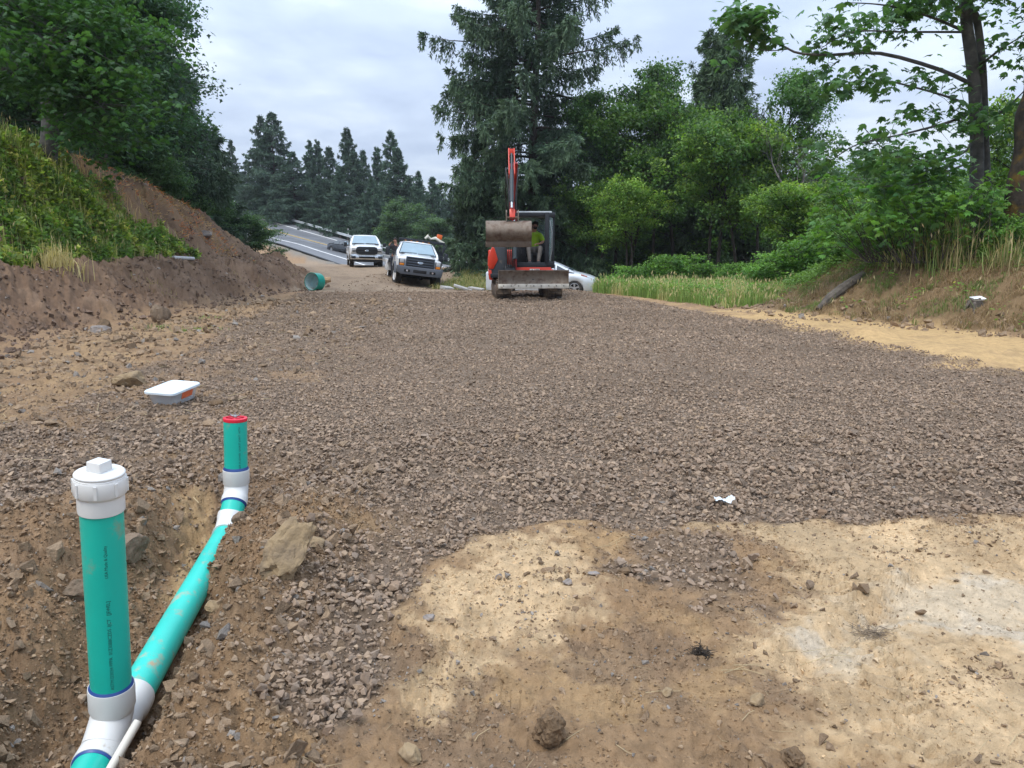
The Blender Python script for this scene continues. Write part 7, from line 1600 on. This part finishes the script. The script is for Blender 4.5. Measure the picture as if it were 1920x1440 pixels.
    for px, py, s in ((385, 600, 40), (372, 622, 50), (295, 616, 30)):
        b = G(px, py); n = s*3; x = b[0]+g.normal(0, .22, n); y = b[1]+g.normal(0, .25, n); grass('grass_sprouts', x, y, np.full(n, .07), .012, np.array([.09, .14, .035])*g.uniform(.7, 1.3, (n, 1)), 'small green grass sprouts on the bare strip beside the gravel', 'grass', .8)
    # reddish fern litter and stalks under the crest
    def lit(x, y):
        u = uu(x, y); a = np.interp(y, [17, 22, 26, 31, 34], [7.2, 5.2, 3.3, 2.6, 2.4]); return (u > a) & (u < 7.2) & (fbm(x, y, .9, 3, .5, 331) > -.12) & (y < 33)
    x, y = region_pts(26000, (-17, -9.5, 16.5, 34), g, lit); n = len(x); d = g.normal(0, 1, (n, 3)); d[:, 2] = np.abs(d[:, 2])*.35; p = np.stack([x, y, hbase(x, y)+g.random(n)*.12], -1); V, F = blades(p, d, g.uniform(.08, .26, n), np.full(n, .024), g)
    red = fbm(x, y, .8, 3, .5, 332) > .12; c = np.where(red[:, None], np.array([.42, .14, .055]), np.array([.34, .22, .12]))*g.uniform(.5, 1.4, (n, 1)); o = np_mesh('fern_litter', V, F, np.repeat(c, 4, 0), False, GRASS); tag(o, 'rusty red and tan dead fern litter below the bank crest', 'plant litter', kind='stuff')
    b = P(218, 400, 23.0); n = 420; x = b.x+g.normal(0, .5, n); y = b.y+g.normal(0, .8, n); grass('dead_stalks', x, y, np.full(n, .55), .016, np.array([.30, .21, .12])*g.uniform(.4, 1.4, (n, 1)), 'stand of dead brown stalks on the bank crest', 'dead stalks', .35)
    # low growth on the crest and sparse sprouts over the dirt face
    x, y = region_pts(60000, (-20, -11.5, 16, 46), g, lambda x, y: (uu(x, y) > 6.3) & (uu(x, y) < 11)); n = len(x); z = hbase(x, y)+g.random(n)*(.25+.2*ss(7, 9, uu(x, y)))
    o = np_mesh('crest_weeds', *leaves(np.stack([x, y, z], -1), .09*g.uniform(.5, 1.3, n), np.array([.07, .11, .03])*g.uniform(.5, 1.5, (n, 1)), g, 'D', .6, .1), False, LEAF); tag(o, 'low weeds behind the crest of the left bank', 'weeds', kind='stuff')
    x, y = region_pts(14000, (-13, -7.5, 18, 46), g, lambda x, y: (uu(x, y) > .5) & (uu(x, y) < 6.8) & (fbm(x, y, 1.2, 3, .5, 341) > .22)); n = len(x)
    grass('bank_sprouts', x, y, np.full(n, .14), .012, np.array([.20, .17, .08])*g.uniform(.5, 1.3, (n, 1)), 'thin sparse sprouts on the bare dirt bank', 'grass', .8)
    # verge by the drive end
    x, y = region_pts(16000, (-4.5, 1.5, 33.5, 44), g, lambda x, y: (x > -3.4+.1*(y-34)+.3*fbm(x, y, .7, 3, .5, 351))); n = len(x)
    grass('verge_grass', x, y, np.full(n, .32), .02, np.where((g.random(n) < .5)[:, None], np.array([.22, .19, .09]), np.array([.09, .12, .04]))*g.uniform(.6, 1.3, (n, 1)), 'rough verge grass between the flatbed truck and the huge conifer', 'grass', .6)
    x, y = region_pts(22000, (-30, -11, 44, 72), g, lambda x, y: True | (x > 0)); lat, zr, dd, dc = road_at(x, y); k = (lat < .3) & (dd > 3.4) & (dd < 9); x, y = x[k], y[k]; n = len(x)
    if n: grass('verge_grass', x, y, np.full(n, .25), .03, np.array([.22, .19, .09])*g.uniform(.6, 1.3, (n, 1)), 'dry verge grass along the near side of the road', 'grass', .6)
if 'cover' not in SKIP: build_cover()
# ================================================================== SKY, LIGHT, CAMERA
def build_world():
    w = bpy.data.worlds.new('World'); bpy.context.scene.world = w; w.use_nodes = True; nt = w.node_tree; nt.nodes.clear()
    out = nt.nodes.new('ShaderNodeOutputWorld'); bg = nt.nodes.new('ShaderNodeBackground'); nt.links.new(bg.outputs[0], out.inputs[0])
    sky = nt.nodes.new('ShaderNodeTexSky'); sky.sky_type = 'NISHITA'; sky.sun_disc = False
    sky.sun_elevation = SUN_EL; sky.sun_rotation = SUN_AZ; sky.air_density = 1.0; sky.dust_density = 2.0
    tc = nt.nodes.new('ShaderNodeTexCoord')
    # direction flattened onto a cloud deck: xy / (z + k)
    sx = nt.nodes.new('ShaderNodeSeparateXYZ'); nt.links.new(tc.outputs['Generated'], sx.inputs[0])
    zz = N(nt, 'ShaderNodeMath', operation='MAXIMUM'); nt.links.new(sx.outputs[2], zz.inputs[0]); zz.inputs[1].default_value = 0
    zk = N(nt, 'ShaderNodeMath', operation='ADD'); nt.links.new(zz.outputs[0], zk.inputs[0]); zk.inputs[1].default_value = .16
    dx = N(nt, 'ShaderNodeMath', operation='DIVIDE'); nt.links.new(sx.outputs[0], dx.inputs[0]); nt.links.new(zk.outputs[0], dx.inputs[1])
    dy = N(nt, 'ShaderNodeMath', operation='DIVIDE'); nt.links.new(sx.outputs[1], dy.inputs[0]); nt.links.new(zk.outputs[0], dy.inputs[1])
    cb = nt.nodes.new('ShaderNodeCombineXYZ'); nt.links.new(dx.outputs[0], cb.inputs[0]); nt.links.new(dy.outputs[0], cb.inputs[1])
    n1 = N(nt, 'ShaderNodeTexNoise', Scale=.95, Detail=6, Roughness=.52, Distortion=.35); nt.links.new(cb.outputs[0], n1.inputs[0])
    n2 = N(nt, 'ShaderNodeTexNoise', Scale=3.1, Detail=5, Roughness=.5, Distortion=.2); nt.links.new(cb.outputs[0], n2.inputs[0])
    ad = N(nt, 'ShaderNodeMath', operation='MULTIPLY_ADD'); nt.links.new(n2.outputs[0], ad.inputs[0]); ad.inputs[1].default_value = .35; nt.links.new(n1.outputs[0], ad.inputs[2])
    # cloud deck radiance in sky-texture units (background strength SKY_S)
    cl = ramp(nt, ad.outputs[0], [(.45, (.375, .46, .63)), (.58, (.43, .52, .69)), (.70, (.53, .625, .785)), (.84, (.70, .785, .89))])
    k = N(nt, 'ShaderNodeVectorMath', operation='SCALE'); nt.links.new(cl, k.inputs[0]); k.inputs['Scale'].default_value = SKY_GAIN/SKY_S
    # an overcast sky is about three times brighter overhead than at the horizon
    zg = N(nt, 'ShaderNodeMath', operation='MULTIPLY_ADD'); nt.links.new(zz.outputs[0], zg.inputs[0]); zg.inputs[1].default_value = 1.9; zg.inputs[2].default_value = .72
    k2 = N(nt, 'ShaderNodeVectorMath', operation='SCALE'); nt.links.new(k.outputs[0], k2.inputs[0]); nt.links.new(zg.outputs[0], k2.inputs['Scale'])
    mx = mixc(nt, .94, sky.outputs[0], k2.outputs[0])
    nt.links.new(mx, bg.inputs[0]); bg.inputs[1].default_value = SKY_S
SUN_EL = R(60); SUN_AZ = R(-140); SKY_S = .1; SKY_GAIN = .86
build_world()
sun = bpy.data.lights.new('sun', 'SUN'); sun.energy = 1.5; sun.angle = R(25); sun.color = (1, .93, .82)
so = bpy.data.objects.new('sun', sun); C.objects.link(so)
so.rotation_euler = (PI/2-SUN_EL, 0, -SUN_AZ+PI)
_d = Vector((math.sin(SUN_AZ)*math.cos(SUN_EL), math.cos(SUN_AZ)*math.cos(SUN_EL), math.sin(SUN_EL)))
so.rotation_euler = _d.to_track_quat('Z', 'Y').to_euler()
cam = bpy.data.cameras.new('camera'); co = bpy.data.objects.new('camera', cam); C.objects.link(co)
co.location = (0, 0, CAMH); co.rotation_euler = (PI/2-PITCH, 0, 0)
cam.sensor_width = 36; cam.lens = 36*FPX/1920; cam.clip_end = 5000; cam.clip_start = .05
sc = bpy.context.scene; sc.camera = co
sc.view_settings.view_transform = 'Standard'; sc.view_settings.look = 'None'; sc.view_settings.gamma = 1; sc.view_settings.exposure = .62
sc.cycles.max_bounces = 6; sc.cycles.transparent_max_bounces = 8; sc.cycles.diffuse_bounces = 3; sc.cycles.glossy_bounces = 3

# ------------------------------------------------------------------ damp air that pales the far woods
def build_haze():
    bpy.context.view_layer.update(); lo = 1e9; hi = -1e9; r = 0
    for o in C.objects:
        if o.type != 'MESH': continue
        for c in o.bound_box:
            w = o.matrix_world@Vector(c); lo = min(lo, w.z); hi = max(hi, w.z); r = max(r, abs(w.x), abs(w.y))
    lo -= 1.0; hi = max(hi, CAMH)+1.0; r += 20
    mb = MB().box((0, 0, (lo+hi)/2), (2*r, 2*r, hi-lo)); o = mb.build('haze', None, smooth=0)
    m = bpy.data.materials.new('damp_air'); m.use_nodes = True; nt = m.node_tree; nt.nodes.clear(); ou = nt.nodes.new('ShaderNodeOutputMaterial'); v = nt.nodes.new('ShaderNodeVolumePrincipled')
    v.inputs['Density'].default_value = .00028; v.inputs['Color'].default_value = (.86, .92, 1, 1); nt.links.new(v.outputs[0], ou.inputs['Volume']); o.data.materials.append(m)
    tag(o, kind='stuff')
build_haze()
